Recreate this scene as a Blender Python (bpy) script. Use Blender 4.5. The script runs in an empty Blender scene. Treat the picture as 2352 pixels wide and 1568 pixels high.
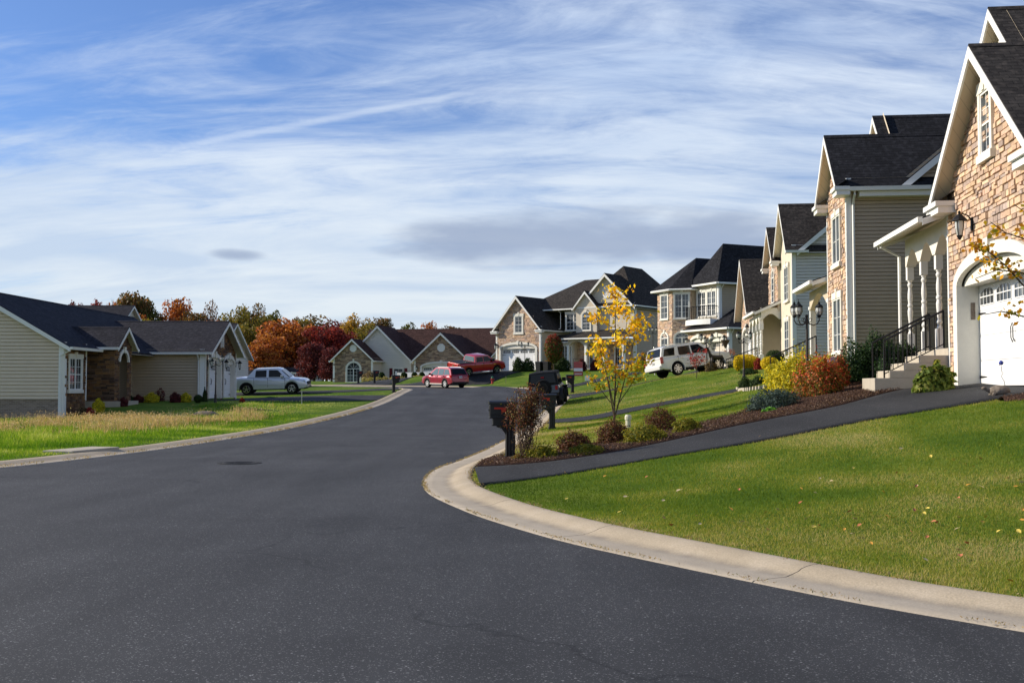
import bpy, bmesh, math, random
import numpy as np
from mathutils import Vector, Matrix
random.seed(7); rng = np.random.default_rng(7)
R = math.radians
S = bpy.context.scene
COL = S.collection
# ------------------------------------------------------------------ camera
F_PX = 2500.0            # focal length in units of a 2352-wide picture
HOR = 888.0
TILT = math.atan((HOR - 784.0) / F_PX)
EYE = 1.6
cd = bpy.data.cameras.new('camera'); cam = bpy.data.objects.new('camera', cd); COL.objects.link(cam)
cd.sensor_width = 36; cd.lens = F_PX / 2352 * 36; cd.clip_end = 5000; cd.clip_start = .1
cam.location = (0, 0, EYE); cam.rotation_euler = (R(90) + TILT, 0, 0); S.camera = cam
# ------------------------------------------------------------------ light
SUN_EL = 27.0
sd = Vector((-math.cos(R(13)) * math.cos(R(SUN_EL)), math.sin(R(13)) * math.cos(R(SUN_EL)), math.sin(R(SUN_EL))))
ld = bpy.data.lights.new('sun', 'SUN'); ld.energy = 5.0; ld.angle = R(.5); ld.color = (1, .90, .76)
sun = bpy.data.objects.new('sun', ld); COL.objects.link(sun)
sun.rotation_euler = sd.to_track_quat('Z', 'Y').to_euler(); sun.location = sd * 200
S.view_settings.view_transform = 'Standard'; S.view_settings.look = 'None'; S.view_settings.exposure = 0.22
# ------------------------------------------------------------------ node helper
class NT:
    def __init__(s, nt): s.nt = nt; nt.nodes.clear()
    def n(s, t, **k):
        nd = s.nt.nodes.new(t)
        for a, v in k.items():
            if a.startswith('i_'):
                key = a[2:]; key = int(key) if key.isdigit() else key.replace('_', ' ')
                s.put(nd.inputs[key], v)
            else: setattr(nd, a, v)
        return nd
    def put(s, sock, v):
        if isinstance(v, bpy.types.NodeSocket): s.nt.links.new(v, sock)
        elif isinstance(v, bpy.types.Node): s.nt.links.new(v.outputs[0], sock)
        else: sock.default_value = v
    def math(s, op, a, b=0.0, c=None, clamp=False):
        nd = s.nt.nodes.new('ShaderNodeMath'); nd.operation = op; nd.use_clamp = clamp
        s.put(nd.inputs[0], a); s.put(nd.inputs[1], b)
        if c is not None: s.put(nd.inputs[2], c)
        return nd.outputs[0]
    def vmath(s, op, a, b=(0, 0, 0)):
        nd = s.nt.nodes.new('ShaderNodeVectorMath'); nd.operation = op
        s.put(nd.inputs[0], a)
        if op == 'SCALE': s.put(nd.inputs['Scale'], b)
        else: s.put(nd.inputs[1], b)
        return nd.outputs['Value'] if op in ('DOT_PRODUCT', 'LENGTH') else nd.outputs[0]
    def mix(s, f, a, b, mode='MIX'):
        nd = s.nt.nodes.new('ShaderNodeMix'); nd.data_type = 'RGBA'; nd.blend_type = mode
        s.put(nd.inputs[0], f); s.put(nd.inputs[6], a); s.put(nd.inputs[7], b)
        return nd.outputs[2]
    def ramp(s, f, stops, interp='LINEAR'):
        nd = s.nt.nodes.new('ShaderNodeValToRGB'); cr = nd.color_ramp; cr.interpolation = interp
        while len(cr.elements) < len(stops): cr.elements.new(.5)
        for e, (p, c) in zip(cr.elements, stops):
            e.position = p; e.color = (*c, 1) if len(c) == 3 else c
        s.put(nd.inputs[0], f); return nd.outputs[0]
    def noise(s, vec, scale, detail=3, rough=.5, dist=0):
        nd = s.nt.nodes.new('ShaderNodeTexNoise')
        if vec is not None: s.put(nd.inputs['Vector'], vec)
        nd.inputs['Scale'].default_value = scale; nd.inputs['Detail'].default_value = detail
        nd.inputs['Roughness'].default_value = rough; nd.inputs['Distortion'].default_value = dist
        return nd.outputs[0]
    def remap(s, v, a, b, c=0.0, d=1.0, smooth=False):
        nd = s.nt.nodes.new('ShaderNodeMapRange'); nd.clamp = True
        if smooth: nd.interpolation_type = 'SMOOTHSTEP'
        s.put(nd.inputs[0], v); nd.inputs[1].default_value = a; nd.inputs[2].default_value = b
        nd.inputs[3].default_value = c; nd.inputs[4].default_value = d; return nd.outputs[0]
# ------------------------------------------------------------------ world
w = bpy.data.worlds.new('World'); S.world = w; w.use_nodes = True
T = NT(w.node_tree)
sky = T.n('ShaderNodeTexSky'); sky.sky_type = 'NISHITA'; sky.sun_disc = False
sky.sun_elevation = R(SUN_EL); sky.sun_rotation = R(-77); sky.air_density = 1.0; sky.dust_density = .6; sky.ozone_density = 2.0
tc = T.n('ShaderNodeTexCoord').outputs['Generated']
sep = T.n('ShaderNodeSeparateXYZ', i_0=tc)
zc = T.math('MAXIMUM', sep.outputs[2], 0.0)
# cloud layer: directions met with a high flat layer
inv = T.math('DIVIDE', 1.0, T.math('ADD', zc, .30))
px_ = T.math('MULTIPLY', sep.outputs[0], inv); py_ = T.math('MULTIPLY', sep.outputs[1], inv)
pv = T.n('ShaderNodeCombineXYZ', i_0=px_, i_1=py_, i_2=0.0).outputs[0]
def mapped(rot, sc, off=(0, 0, 0)):
    m = T.n('ShaderNodeMapping'); T.put(m.inputs[0], pv); m.inputs[2].default_value = (0, 0, R(rot)); m.inputs[3].default_value = sc; m.inputs[1].default_value = off
    return m.outputs[0]
big = T.noise(mapped(20, (.9, 1.7, 1), (1.4, 3.3, 0)), 1.0, 3, .5, .6)
streak = T.noise(mapped(46, (1.0, 3.4, 1), (1.4, 3.3, 0)), 1.5, 10, .62, 1.3)
fine = T.noise(mapped(66, (2.0, 6.5, 1), (5.3, .2, 0)), 2.0, 9, .68, 1.0)
elev = T.remap(zc, .04, .40, 1.0, 0.0)
den = T.math('ADD', T.math('MULTIPLY', big, .8), T.math('MULTIPLY', streak, .95))
den = T.math('ADD', den, T.math('MULTIPLY', fine, .45))
den = T.math('ADD', den, T.math('MULTIPLY', elev, .55))
cov = T.remap(den, 1.00, 1.58, .07, .95, True)
cloudcol = T.mix(T.remap(zc, 0, .3), (6.7, 7.3, 7.75, 1), (6.2, 7.1, 8.6, 1))
skyc = T.mix(1.0, sky.outputs[0], (.50, .74, 1.16, 1), 'MULTIPLY')
cloudcol = T.mix(1.0, cloudcol, T.ramp(T.noise(mapped(12, (1.1, 4.0, 1), (9.3, 4.2, 0)), 1.3, 7, .6, .6), [(.35, (.78, .84, .92)), (.62, (1.04, 1.03, 1.0))]), 'MULTIPLY')
c1 = T.mix(cov, skyc, cloudcol)
# low grey cloud bank and a small dark puff
def blob(px, py, wx, wy):
    u, v = (px - 1176) / F_PX, (784 - py) / F_PX
    d = Vector((u, math.cos(TILT) - v * math.sin(TILT), math.sin(TILT) + v * math.cos(TILT))).normalized()
    r = Vector((d.y, -d.x, 0)).normalized(); up = r.cross(d).normalized()
    a = T.math('DIVIDE', T.vmath('DOT_PRODUCT', tc, tuple(r)), wx)
    b = T.math('DIVIDE', T.math('SUBTRACT', T.vmath('DOT_PRODUCT', tc, tuple(up)), 0.0), wy)
    n = T.n('ShaderNodeTexNoise'); T.put(n.inputs['Vector'], T.vmath('MULTIPLY', tc, (1, 1, 4.0))); n.inputs['Scale'].default_value = 9; n.inputs['Detail'].default_value = 6
    d2 = T.math('ADD', T.math('MULTIPLY', a, a), T.math('MULTIPLY', b, b))
    front = T.math('GREATER_THAN', T.vmath('DOT_PRODUCT', tc, tuple(d)), 0.0)
    return T.math('MULTIPLY', T.remap(T.math('ADD', d2, T.math('MULTIPLY', T.math('SUBTRACT', n.outputs[0], .5), 2.6)), .15, 1.35, 1.0, 0.0, True), front)
m1 = T.math('MULTIPLY', T.math('MAXIMUM', blob(1320, 548, .17, .028), blob(1640, 545, .15, .026)), .78)
m2 = T.math('MULTIPLY', blob(548, 586, .030, .006), .75)
c2 = T.mix(T.math('MAXIMUM', m1, m2), c1, (2.6, 3.3, 4.8, 1))
def wdir(px, py):
    u, v = (px - 1176) / F_PX, (784 - py) / F_PX; return Vector((u, math.cos(TILT) - v * math.sin(TILT), math.sin(TILT) + v * math.cos(TILT))).normalized()
def trail(a, b, wd, st):
    d1, d2 = wdir(*a), wdir(*b); n = d1.cross(d2).normalized(); mid = (d1 + d2).normalized(); hl = math.acos(max(-1, min(1, d1.dot(d2)))) / 2
    q = T.math('ABSOLUTE', T.vmath('DOT_PRODUCT', T.vmath('ADD', tc, T.vmath('SCALE', T.n('ShaderNodeTexNoise', i_Scale=14.0).outputs['Color'], .004)), tuple(n)))
    band = T.remap(q, wd * .1, wd, 1.0, 0.0, True); al = T.remap(T.vmath('DOT_PRODUCT', tc, tuple(mid)), math.cos(hl), math.cos(hl * .55), 0.0, 1.0, True)
    return T.math('MULTIPLY', T.math('MULTIPLY', band, al), st)
c2 = T.mix(trail((330, 352), (1180, 190), .0045, .30), c2, (7.4, 8.1, 8.9, 1))
bg = T.n('ShaderNodeBackground', i_0=c2, i_1=.1)
T.nt.links.new(bg.outputs[0], T.n('ShaderNodeOutputWorld').inputs[0])
# ------------------------------------------------------------------ materials
def mat(name, base=(.5, .5, .5), rough=.7, spec=.3, metal=0.0, build=None, coat=0.0):
    m = bpy.data.materials.new(name); m.use_nodes = True
    t = NT(m.node_tree)
    p = t.n('ShaderNodeBsdfPrincipled'); o = t.n('ShaderNodeOutputMaterial'); t.nt.links.new(p.outputs[0], o.inputs[0])
    p.inputs['Base Color'].default_value = (*base, 1); p.inputs['Roughness'].default_value = rough
    p.inputs['Specular IOR Level'].default_value = spec; p.inputs['Metallic'].default_value = metal
    p.inputs['Coat Weight'].default_value = coat; p.inputs['Coat Roughness'].default_value = .05
    if build: build(t, p)
    return m
def objc(t): return t.n('ShaderNodeTexCoord').outputs['Object']
def bump(t, p, h, dist=.01, st=1.0):
    b = t.n('ShaderNodeBump'); b.inputs['Strength'].default_value = st; b.inputs['Distance'].default_value = dist
    t.put(b.inputs['Height'], h); t.put(p.inputs['Normal'], b.outputs[0])
def noisy(amt=.12, scale=3.0, bscale=None, bd=.004):
    def f(t, p):
        c = p.inputs['Base Color'].default_value[:3]
        o = objc(t)
        n = t.math('ADD', t.math('MULTIPLY', t.noise(o, scale, 5, .6), .65), t.math('MULTIPLY', t.noise(o, scale * 9, 3), .35))
        t.put(p.inputs['Base Color'], t.ramp(n, [(.3, tuple(x * (1 - amt) for x in c)), (.7, tuple(min(1, x * (1 + amt)) for x in c))]))
        if bscale: bump(t, p, t.noise(o, bscale, 3), bd)
    return f
def attr_col(t, p, name='col', var=.1, nscale=20, bs=None):
    a = t.n('ShaderNodeAttribute'); a.attribute_name = name
    c = a.outputs['Color']
    if var:
        n = t.noise(objc(t), nscale, 4, .6)
        c = t.mix(1.0, c, t.ramp(n, [(.25, (1 - var,) * 3), (.75, (1 + var,) * 3)]), 'MULTIPLY')
    t.put(p.inputs['Base Color'], c)
    if bs: bump(t, p, t.noise(objc(t), bs, 4, .6), .012)
M = {}
M['asphalt'] = None
def _asph(t, p, base=.037, spk=.16, dk=.8):
    g = t.n('ShaderNodeNewGeometry').outputs['Position']
    v = t.n('ShaderNodeTexVoronoi'); t.put(v.inputs['Vector'], g); v.inputs['Scale'].default_value = 140
    agg = t.math('GREATER_THAN', t.n('ShaderNodeSeparateColor', i_0=v.outputs['Color']).outputs[0], .95)
    v2 = t.n('ShaderNodeTexVoronoi'); t.put(v2.inputs['Vector'], g); v2.inputs['Scale'].default_value = 85
    agg2 = t.math('GREATER_THAN', t.n('ShaderNodeSeparateColor', i_0=v2.outputs['Color']).outputs[1], .989)
    n = t.noise(g, 130, 2, .7)
    big = t.noise(g, .35, 4, .6, .4)
    st = t.n('ShaderNodeMapping'); t.put(st.inputs[0], g); st.inputs[3].default_value = (1.0, .12, 1); st.inputs[2].default_value = (0, 0, R(14))
    lane = t.noise(st.outputs[0], 1.1, 4, .55)
    c = t.ramp(n, [(.3, (base * .60, base * .605, base * .62)), (.7, (base * 1.42, base * 1.43, base * 1.46))])
    c = t.mix(agg, c, (spk, spk, spk * .98, 1)); c = t.mix(t.math('MULTIPLY', agg2, .8), c, (.26, .26, .255, 1))
    c = t.mix(1.0, c, t.ramp(big, [(.3, (dk * .92,) * 3), (.7, (1.22, 1.22, 1.22))]), 'MULTIPLY')
    c = t.mix(1.0, c, t.ramp(lane, [(.35, (.80, .80, .80)), (.65, (1.18, 1.18, 1.18))]), 'MULTIPLY')
    t.put(p.inputs['Base Color'], c)
    bump(t, p, t.math('ADD', n, t.math('MULTIPLY', agg, .5)), .006, .8)
def _road(t, p):
    _asph(t, p)
    # tar-sealed cracks wandering over the old surface
    lnk = p.inputs['Base Color'].links[0].from_socket
    g = t.n('ShaderNodeNewGeometry').outputs['Position']
    nz = t.n('ShaderNodeTexNoise'); t.put(nz.inputs['Vector'], g); nz.inputs['Scale'].default_value = .9; nz.inputs['Detail'].default_value = 4
    wv = t.vmath('ADD', g, t.vmath('SCALE', t.vmath('SUBTRACT', nz.outputs['Color'], (.5, .5, .5)), 1.4))
    v = t.n('ShaderNodeTexVoronoi'); v.feature = 'DISTANCE_TO_EDGE'; t.put(v.inputs['Vector'], wv); v.inputs['Scale'].default_value = .13
    ln = t.remap(v.outputs['Distance'], .0, .005, 1.0, 0.0)
    gate = t.remap(t.noise(g, .13, 2), .44, .5)
    t.put(p.inputs['Base Color'], t.mix(t.math('MULTIPLY', t.math('MULTIPLY', ln, gate), .75), lnk, (.012, .012, .013, 1)))
M['asphalt'] = mat('asphalt_old', rough=.78, spec=.3, build=_road)
M['drive'] = mat('asphalt_driveway', rough=.85, spec=.22, build=lambda t, p: _asph(t, p, .027, .07, .85))
def _kerb(t, p):
    uv = t.n('ShaderNodeUVMap').outputs[0]; s = t.n('ShaderNodeSeparateXYZ', i_0=uv)
    g = t.n('ShaderNodeNewGeometry').outputs['Position']
    n = t.noise(g, 1.3, 5, .65); f = t.noise(g, 60, 3, .6)
    c = t.ramp(n, [(.25, (.38, .31, .215)), (.5, (.45, .37, .26)), (.75, (.52, .435, .32))])
    c = t.mix(1.0, c, t.ramp(f, [(.3, (.82, .82, .82)), (.7, (1.12, 1.12, 1.12))]), 'MULTIPLY')
    # grime collected in the flow line
    d = t.math('ABSOLUTE', t.math('SUBTRACT', s.outputs[1], .37))
    gl = t.math('MULTIPLY', t.remap(d, .0, .13, 1.0, 0.0, True), t.remap(t.noise(g, 2.2, 4, .7), .3, .65))
    c = t.mix(t.math('MULTIPLY', gl, .6), c, (.16, .145, .125, 1))
    pan = t.remap(s.outputs[1], .30, .40, 1.0, 0.0)
    c = t.mix(t.math('MULTIPLY', pan, .35), c, (.33, .31, .28, 1))
    fr = t.math('ABSOLUTE', t.math('SUBTRACT', t.math('FRACT', t.math('DIVIDE', t.math('ADD', s.outputs[0], t.math('MULTIPLY', t.noise(g, 8, 2), .05)), 3.05)), .5))
    j = t.remap(fr, .0, .0032, 1.0, 0.0)
    c = t.mix(j, c, (.075, .065, .05, 1))
    t.put(p.inputs['Base Color'], c); bump(t, p, t.math('SUBTRACT', f, t.math('MULTIPLY', j, 3.0)), .006, .6)
M['kerb'] = mat('kerb_concrete', rough=.9, spec=.15, build=_kerb)
def _ground(t, p):
    g = t.n('ShaderNodeNewGeometry').outputs['Position']
    a = t.noise(g, .55, 5, .6, .3); b = t.noise(g, 3.5, 5, .65); f = t.noise(g, 45, 3, .7)
    mp = t.n('ShaderNodeMapping'); t.put(mp.inputs[0], g); mp.inputs[2].default_value = (0, 0, R(-20)); mp.inputs[3].default_value = (1, .25, 1)
    mow = t.noise(mp.outputs[0], .9, 3, .5)
    n = t.math('ADD', t.math('MULTIPLY', a, .45), t.math('ADD', t.math('MULTIPLY', b, .3), t.math('MULTIPLY', mow, .25)))
    c = t.ramp(n, [(.33, (.050, .105, .014)), (.47, (.088, .155, .020)), (.58, (.145, .200, .030)), (.70, (.235, .230, .060))])
    c = t.mix(1.0, c, t.ramp(f, [(.25, (.55, .55, .5)), (.75, (1.4, 1.35, 1.3))]), 'MULTIPLY')
    t.put(p.inputs['Base Color'], c); bump(t, p, t.math('ADD', t.math('MULTIPLY', f, .5), b), .05, .9)
M['ground'] = mat('lawn_ground', rough=.95, spec=.05, build=_ground)
def thin(t, p, f=.35):
    attr_col(t, p, var=0); c = p.inputs['Base Color'].links[0].from_socket
    tr = t.n('ShaderNodeBsdfTranslucent', i_0=t.mix(1.0, c, (1.5, 1.45, .9, 1), 'MULTIPLY')); mx = t.n('ShaderNodeMixShader', i_0=f, i_1=p.outputs[0], i_2=tr.outputs[0])
    o = [n for n in t.nt.nodes if n.type == 'OUTPUT_MATERIAL'][0]; t.nt.links.new(mx.outputs[0], o.inputs[0])
M['blade'] = mat('grass_blade', rough=.75, spec=.15, build=thin)
M['mulch'] = mat('mulch', rough=.95, spec=.05, build=lambda t, p: (lambda g: (t.put(p.inputs['Base Color'], t.ramp(t.noise(g, 38, 4, .8), [(.32, (.018, .010, .008)), (.52, (.075, .040, .028)), (.72, (.26, .17, .12))])), bump(t, p, t.noise(g, 30, 3), .05)))(t.n('ShaderNodeNewGeometry').outputs['Position']))
M['chip'] = mat('chips', rough=.9, spec=.05, build=lambda t, p: attr_col(t, p, var=0))
M['stone'] = mat('veneer_stone', rough=.9, spec=.12, build=lambda t, p: attr_col(t, p, var=.22, nscale=14, bs=28))
M['leaf'] = mat('leafage', rough=.6, spec=.2, build=thin)
def _roof(c0, c1, c2):
    def f(t, p):
        uv = t.n('ShaderNodeUVMap').outputs[0]
        b = t.n('ShaderNodeTexBrick'); t.put(b.inputs['Vector'], uv)
        b.offset = .5; b.inputs['Scale'].default_value = 1; b.inputs['Brick Width'].default_value = .32; b.inputs['Row Height'].default_value = .145
        b.inputs['Mortar Size'].default_value = .006; b.inputs['Color1'].default_value = (*c0, 1); b.inputs['Color2'].default_value = (*c1, 1)
        b.inputs['Mortar'].default_value = tuple(x * .45 for x in c0) + (1,); b.inputs['Bias'].default_value = -.2
        n = t.noise(uv, 1.2, 4, .6); n2 = t.noise(uv, 60, 2, .6)
        c = t.mix(t.remap(t.noise(uv, 5.5, 2), .5, .72), b.outputs[0], (*c2, 1))
        c = t.mix(1.0, c, t.ramp(n, [(.3, (.8, .8, .8)), (.7, (1.2, 1.2, 1.2))]), 'MULTIPLY')
        c = t.mix(1.0, c, t.ramp(n2, [(.3, (.75, .75, .75)), (.7, (1.25, 1.25, 1.25))]), 'MULTIPLY')
        t.put(p.inputs['Base Color'], c)
        s = t.n('ShaderNodeSeparateXYZ', i_0=uv)
        saw = t.math('SUBTRACT', 1.0, t.math('FRACT', t.math('DIVIDE', s.outputs[1], .145)))
        h = t.math('ADD', t.math('MULTIPLY', saw, .9), t.math('MULTIPLY', t.math('SUBTRACT', 1.0, b.outputs['Fac']), .35))
        bump(t, p, h, .02, .9)
    return f
M['roof_black'] = mat('shingle_black', rough=.95, spec=.1, build=_roof((.016, .016, .018), (.024, .024, .027), (.036, .036, .04)))
M['roof_dark'] = mat('shingle_charcoal', rough=.95, spec=.1, build=_roof((.032, .028, .025), (.055, .048, .042), (.078, .066, .056)))
M['roof_navy'] = mat('shingle_blue_black', rough=.95, spec=.12, build=_roof((.020, .020, .026), (.032, .031, .039), (.045, .043, .05)))
M['roof_brown'] = mat('shingle_brown', rough=.95, spec=.1, build=_roof((.050, .026, .022), (.075, .040, .034), (.10, .055, .045)))
M['side_tan'] = mat('siding_tan', (.45, .355, .24), .55, .3, build=noisy(.06, 1.5))
M['side_cream'] = mat('siding_cream', (.66, .545, .40), .55, .3, build=noisy(.05, 1.5))
M['side_gray'] = mat('siding_light_gray', (.68, .63, .55), .55, .3, build=noisy(.05, 1.5))
M['side_white'] = mat('siding_off_white', (.66, .63, .54), .55, .3, build=noisy(.05, 1.5))
M['stucco'] = mat('stucco_cream', (.62, .54, .42), .9, .1, build=noisy(.07, 2, 60, .003))
M['stucco2'] = mat('stucco_buff', (.54, .465, .355), .9, .1, build=noisy(.07, 2, 60, .003))
M['trim'] = mat('trim_white', (.78, .77, .72), .5, .3, build=noisy(.04, 2))
M['trimstone'] = mat('trim_cast_stone', (.72, .69, .60), .8, .15, build=noisy(.07, 4, 50, .002))
M['soffit'] = mat('soffit_vinyl', (.62, .55, .42), .6, .2, build=lambda t, p: (lambda s: (t.put(p.inputs['Base Color'], t.mix(t.remap(t.math('FRACT', t.math('MULTIPLY', t.math('ADD', s.outputs[0], s.outputs[1]), 3.2)), .0, .06, 1., 0.), (.62, .55, .42, 1), (.30, .26, .2, 1)))))(t.n('ShaderNodeSeparateXYZ', i_0=objc(t))))
M['door'] = mat('garage_door_paint', (.80, .80, .78), .45, .35, build=noisy(.03, 2))
M['doorpeach'] = mat('garage_door_almond', (.66, .58, .47), .5, .3, build=noisy(.03, 2))
M['glass'] = mat('window_glass', (.022, .027, .032), .04, .8, build=lambda t, p: (lambda o: t.put(p.inputs['Base Color'], t.ramp(t.noise(o, .9, 3), [(.42, (.018, .022, .026)), (.62, (.10, .11, .11))])))(objc(t)))
M['curtain'] = mat('curtain', (.42, .42, .40), .8, .1)
M['carglass'] = mat('tinted_glass', (.006, .007, .008), .04, .25)
M['carglass2'] = mat('clear_car_glass', (.10, .14, .13), .05, .9)
M['iron'] = mat('black_iron', (.008, .008, .009), .6, .25)
M['post'] = mat('lamp_post_bronze', (.035, .028, .024), .5, .4)
M['concrete'] = mat('step_concrete', (.44, .39, .31), .9, .1, build=noisy(.12, 3, 70, .003))
M['brick'] = mat('foundation_brick', rough=.9, spec=.1, build=lambda t, p: (lambda b: (t.put(b.inputs['Vector'], t.n('ShaderNodeUVMap').outputs[0]), setattr(b, 'offset', .5), [b.inputs[k].__setattr__('default_value', v) for k, v in {'Scale': 1, 'Brick Width': .22, 'Row Height': .075, 'Mortar Size': .008, 'Color1': (.23, .17, .125, 1), 'Color2': (.34, .26, .20, 1), 'Mortar': (.36, .32, .27, 1)}.items()], t.put(p.inputs['Base Color'], b.outputs[0]), bump(t, p, t.math('SUBTRACT', 1.0, b.outputs['Fac']), .008)))(t.n('ShaderNodeTexBrick')))
M['rubber'] = mat('tyre_rubber', (.012, .012, .012), .85, .15)
M['rim'] = mat('alloy_rim', (.55, .55, .56), .25, .5, .9)
M['rimwhite'] = mat('bright_alloy_rim', (.72, .72, .70), .35, .5, .4)
M['rimdark'] = mat('dark_rim', (.02, .02, .02), .4, .4, .3)
M['chrome'] = mat('chrome', (.75, .75, .76), .12, .5, 1.0)
M['plastic'] = mat('black_plastic', (.014, .014, .015), .6, .3)
M['white'] = mat('white_paint', (.78, .78, .78), .4, .4)
M['redlens'] = mat('red_lens', (.35, .008, .01), .15, .6)
M['lens'] = mat('clear_lens', (.55, .55, .52), .1, .7)
M['flag'] = mat('mailbox_flag_red', (.50, .035, .015), .5, .3)
M['mailbox'] = mat('mailbox_black', (.010, .010, .010), .42, .4, build=noisy(.2, 6))
M['lampglass'] = mat('lantern_glass', (.55, .55, .50), .08, .7)
M['wood'] = mat('stake_wood', (.5, .4, .22), .8, .1)
def paint(name, c, flake=.0): return mat(name, c, .28, .5, flake, coat=.8)
M['silver'] = paint('paint_silver', (.60, .62, .66), .35); M['red'] = paint('paint_red', (.42, .008, .012), .1)
M['maroon'] = paint('paint_maroon', (.30, .012, .028), .25); M['blackpaint'] = paint('paint_black', (.008, .009, .010))
M['whitepaint'] = paint('paint_pearl_white', (.74, .73, .68), .0)
M['canvas'] = mat('soft_top', (.016, .017, .019), .8, .15)
M['bark'] = mat('bark', (.09, .065, .045), .9, .1, build=noisy(.35, 8, 30, .01))
M['darkbark'] = mat('bark_dark', (.045, .032, .026), .9, .1, build=noisy(.3, 12))
M['rock'] = mat('boulder', (.20, .165, .13), .95, .1, build=noisy(.35, 5, 14, .03))
M['bronze'] = mat('dark_bronze', (.02, .014, .010), .5, .4)
M['hred'] = mat('hydrant_red', (.42, .045, .04), .5, .3, build=noisy(.15, 10)); M['hgreen'] = mat('hydrant_green', (.01, .13, .07), .5, .3)
M['shutter'] = mat('shutter_maroon', (.12, .015, .02), .6, .2)
M['pvc'] = mat('pipe_cap', (.62, .58, .42), .5, .3)
# ------------------------------------------------------------------ mesh helpers
class MB:
    def __init__(s): s.v = []; s.f = []; s.c = []; s.uv = []; s.hc = s.hu = False
    def add(s, vs, fs, col=None):
        b = len(s.v); s.v += [tuple(p) for p in vs]
        for f in fs:
            s.f.append(tuple(b + i for i in f)); s.c.append(col or (1, 1, 1)); s.uv.append(None)
        if col: s.hc = True
    def face(s, pts, col=None, uv=None):
        b = len(s.v); s.v += [tuple(p) for p in pts]; s.f.append(tuple(range(b, b + len(pts))))
        s.c.append(col or (1, 1, 1)); s.uv.append(uv)
        if col: s.hc = True
        if uv: s.hu = True
    def box(s, x0, x1, y0, y1, z0, z1, col=None):
        s.hexa([(x0, y0, z0), (x1, y0, z0), (x1, y1, z0), (x0, y1, z0), (x0, y0, z1), (x1, y0, z1), (x1, y1, z1), (x0, y1, z1)], col)
    def hexa(s, p, col=None):
        s.add(p, [(0, 3, 2, 1), (4, 5, 6, 7), (0, 1, 5, 4), (1, 2, 6, 5), (2, 3, 7, 6), (3, 0, 4, 7)], col)
    def fbox(s, F, u0, u1, z0, z1, n0, n1, col=None):
        P = lambda u, n, z: fp(F, u, z, n)
        s.hexa([P(u0, n1, z0), P(u1, n1, z0), P(u1, n0, z0), P(u0, n0, z0), P(u0, n1, z1), P(u1, n1, z1), P(u1, n0, z1), P(u0, n0, z1)], col)
    def plate(s, F, poly, n0, n1):
        k = len(poly); v = [fp(F, u, z, n1) for u, z in poly] + [fp(F, u, z, n0) for u, z in poly]
        s.add(v, [tuple(range(k)), tuple(range(2 * k - 1, k - 1, -1))] + [(i, k + i, k + (i + 1) % k, (i + 1) % k) for i in range(k)])
    def ring(s, F, inner, outer, n0, n1):
        k = len(inner)
        v = [fp(F, u, z, n1) for u, z in inner] + [fp(F, u, z, n1) for u, z in outer] + [fp(F, u, z, n0) for u, z in inner] + [fp(F, u, z, n0) for u, z in outer]
        fs = []
        for i in range(k - 1):
            j = i + 1
            fs += [(i, j, k + j, k + i), (2 * k + i, 3 * k + i, 3 * k + j, 2 * k + j), (i, 2 * k + i, 2 * k + j, j), (k + i, k + j, 3 * k + j, 3 * k + i)]
        fs += [(0, k, 3 * k, 2 * k), (k - 1, 3 * k - 1, 4 * k - 1, 2 * k - 1)]
        s.add(v, fs)
    def tube(s, pts, r, seg=6, col=None, cap=True):
        pts = [Vector(p) for p in pts]; n = len(pts)
        rr = r if isinstance(r, (list, tuple)) else [r] * n
        vs = []; up = Vector((.13, .21, .97))
        for i, p in enumerate(pts):
            d = (pts[min(i + 1, n - 1)] - pts[max(i - 1, 0)])
            d = d.normalized() if d.length > 1e-9 else Vector((0, 0, 1))
            a = d.cross(up)
            if a.length < .1: a = d.cross(Vector((1, 0, 0)))
            a.normalize(); b = d.cross(a)
            for k in range(seg):
                t = 2 * math.pi * k / seg; vs.append(p + a * math.cos(t) * rr[i] + b * math.sin(t) * rr[i])
        fs = [(i * seg + k, i * seg + (k + 1) % seg, (i + 1) * seg + (k + 1) % seg, (i + 1) * seg + k) for i in range(n - 1) for k in range(seg)]
        if cap: fs += [tuple(range(seg - 1, -1, -1)), tuple((n - 1) * seg + k for k in range(seg))]
        s.add(vs, fs, col)
    def lathe(s, prof, c=(0, 0, 0), seg=16, axis='z', cap=True):
        vs = []
        for r, z in prof:
            for k in range(seg):
                t = 2 * math.pi * (k + .5) / seg
                if axis == 'z': vs.append((c[0] + r * math.cos(t), c[1] + r * math.sin(t), c[2] + z))
                elif axis == 'y': vs.append((c[0] + r * math.cos(t), c[1] + z, c[2] + r * math.sin(t)))
                else: vs.append((c[0] + z, c[1] + r * math.cos(t), c[2] + r * math.sin(t)))
        n = len(prof)
        fs = [(i * seg + k, i * seg + (k + 1) % seg, (i + 1) * seg + (k + 1) % seg, (i + 1) * seg + k) for i in range(n - 1) for k in range(seg)]
        if cap: fs += [tuple(range(seg - 1, -1, -1)), tuple((n - 1) * seg + k for k in range(seg))]
        s.add(vs, fs)
    def ico(s, c, r, sc=(1, 1, 1), sub=2, jit=0, col=None):
        bm = bmesh.new(); bmesh.ops.create_icosphere(bm, subdivisions=sub, radius=1)
        vs = [(c[0] + v.co.x * r * sc[0] * (1 + random.uniform(-jit, jit)), c[1] + v.co.y * r * sc[1] * (1 + random.uniform(-jit, jit)), c[2] + v.co.z * r * sc[2] * (1 + random.uniform(-jit, jit))) for v in bm.verts]
        fs = [tuple(v.index for v in f.verts) for f in bm.faces]; bm.free(); s.add(vs, fs, col)
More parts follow.
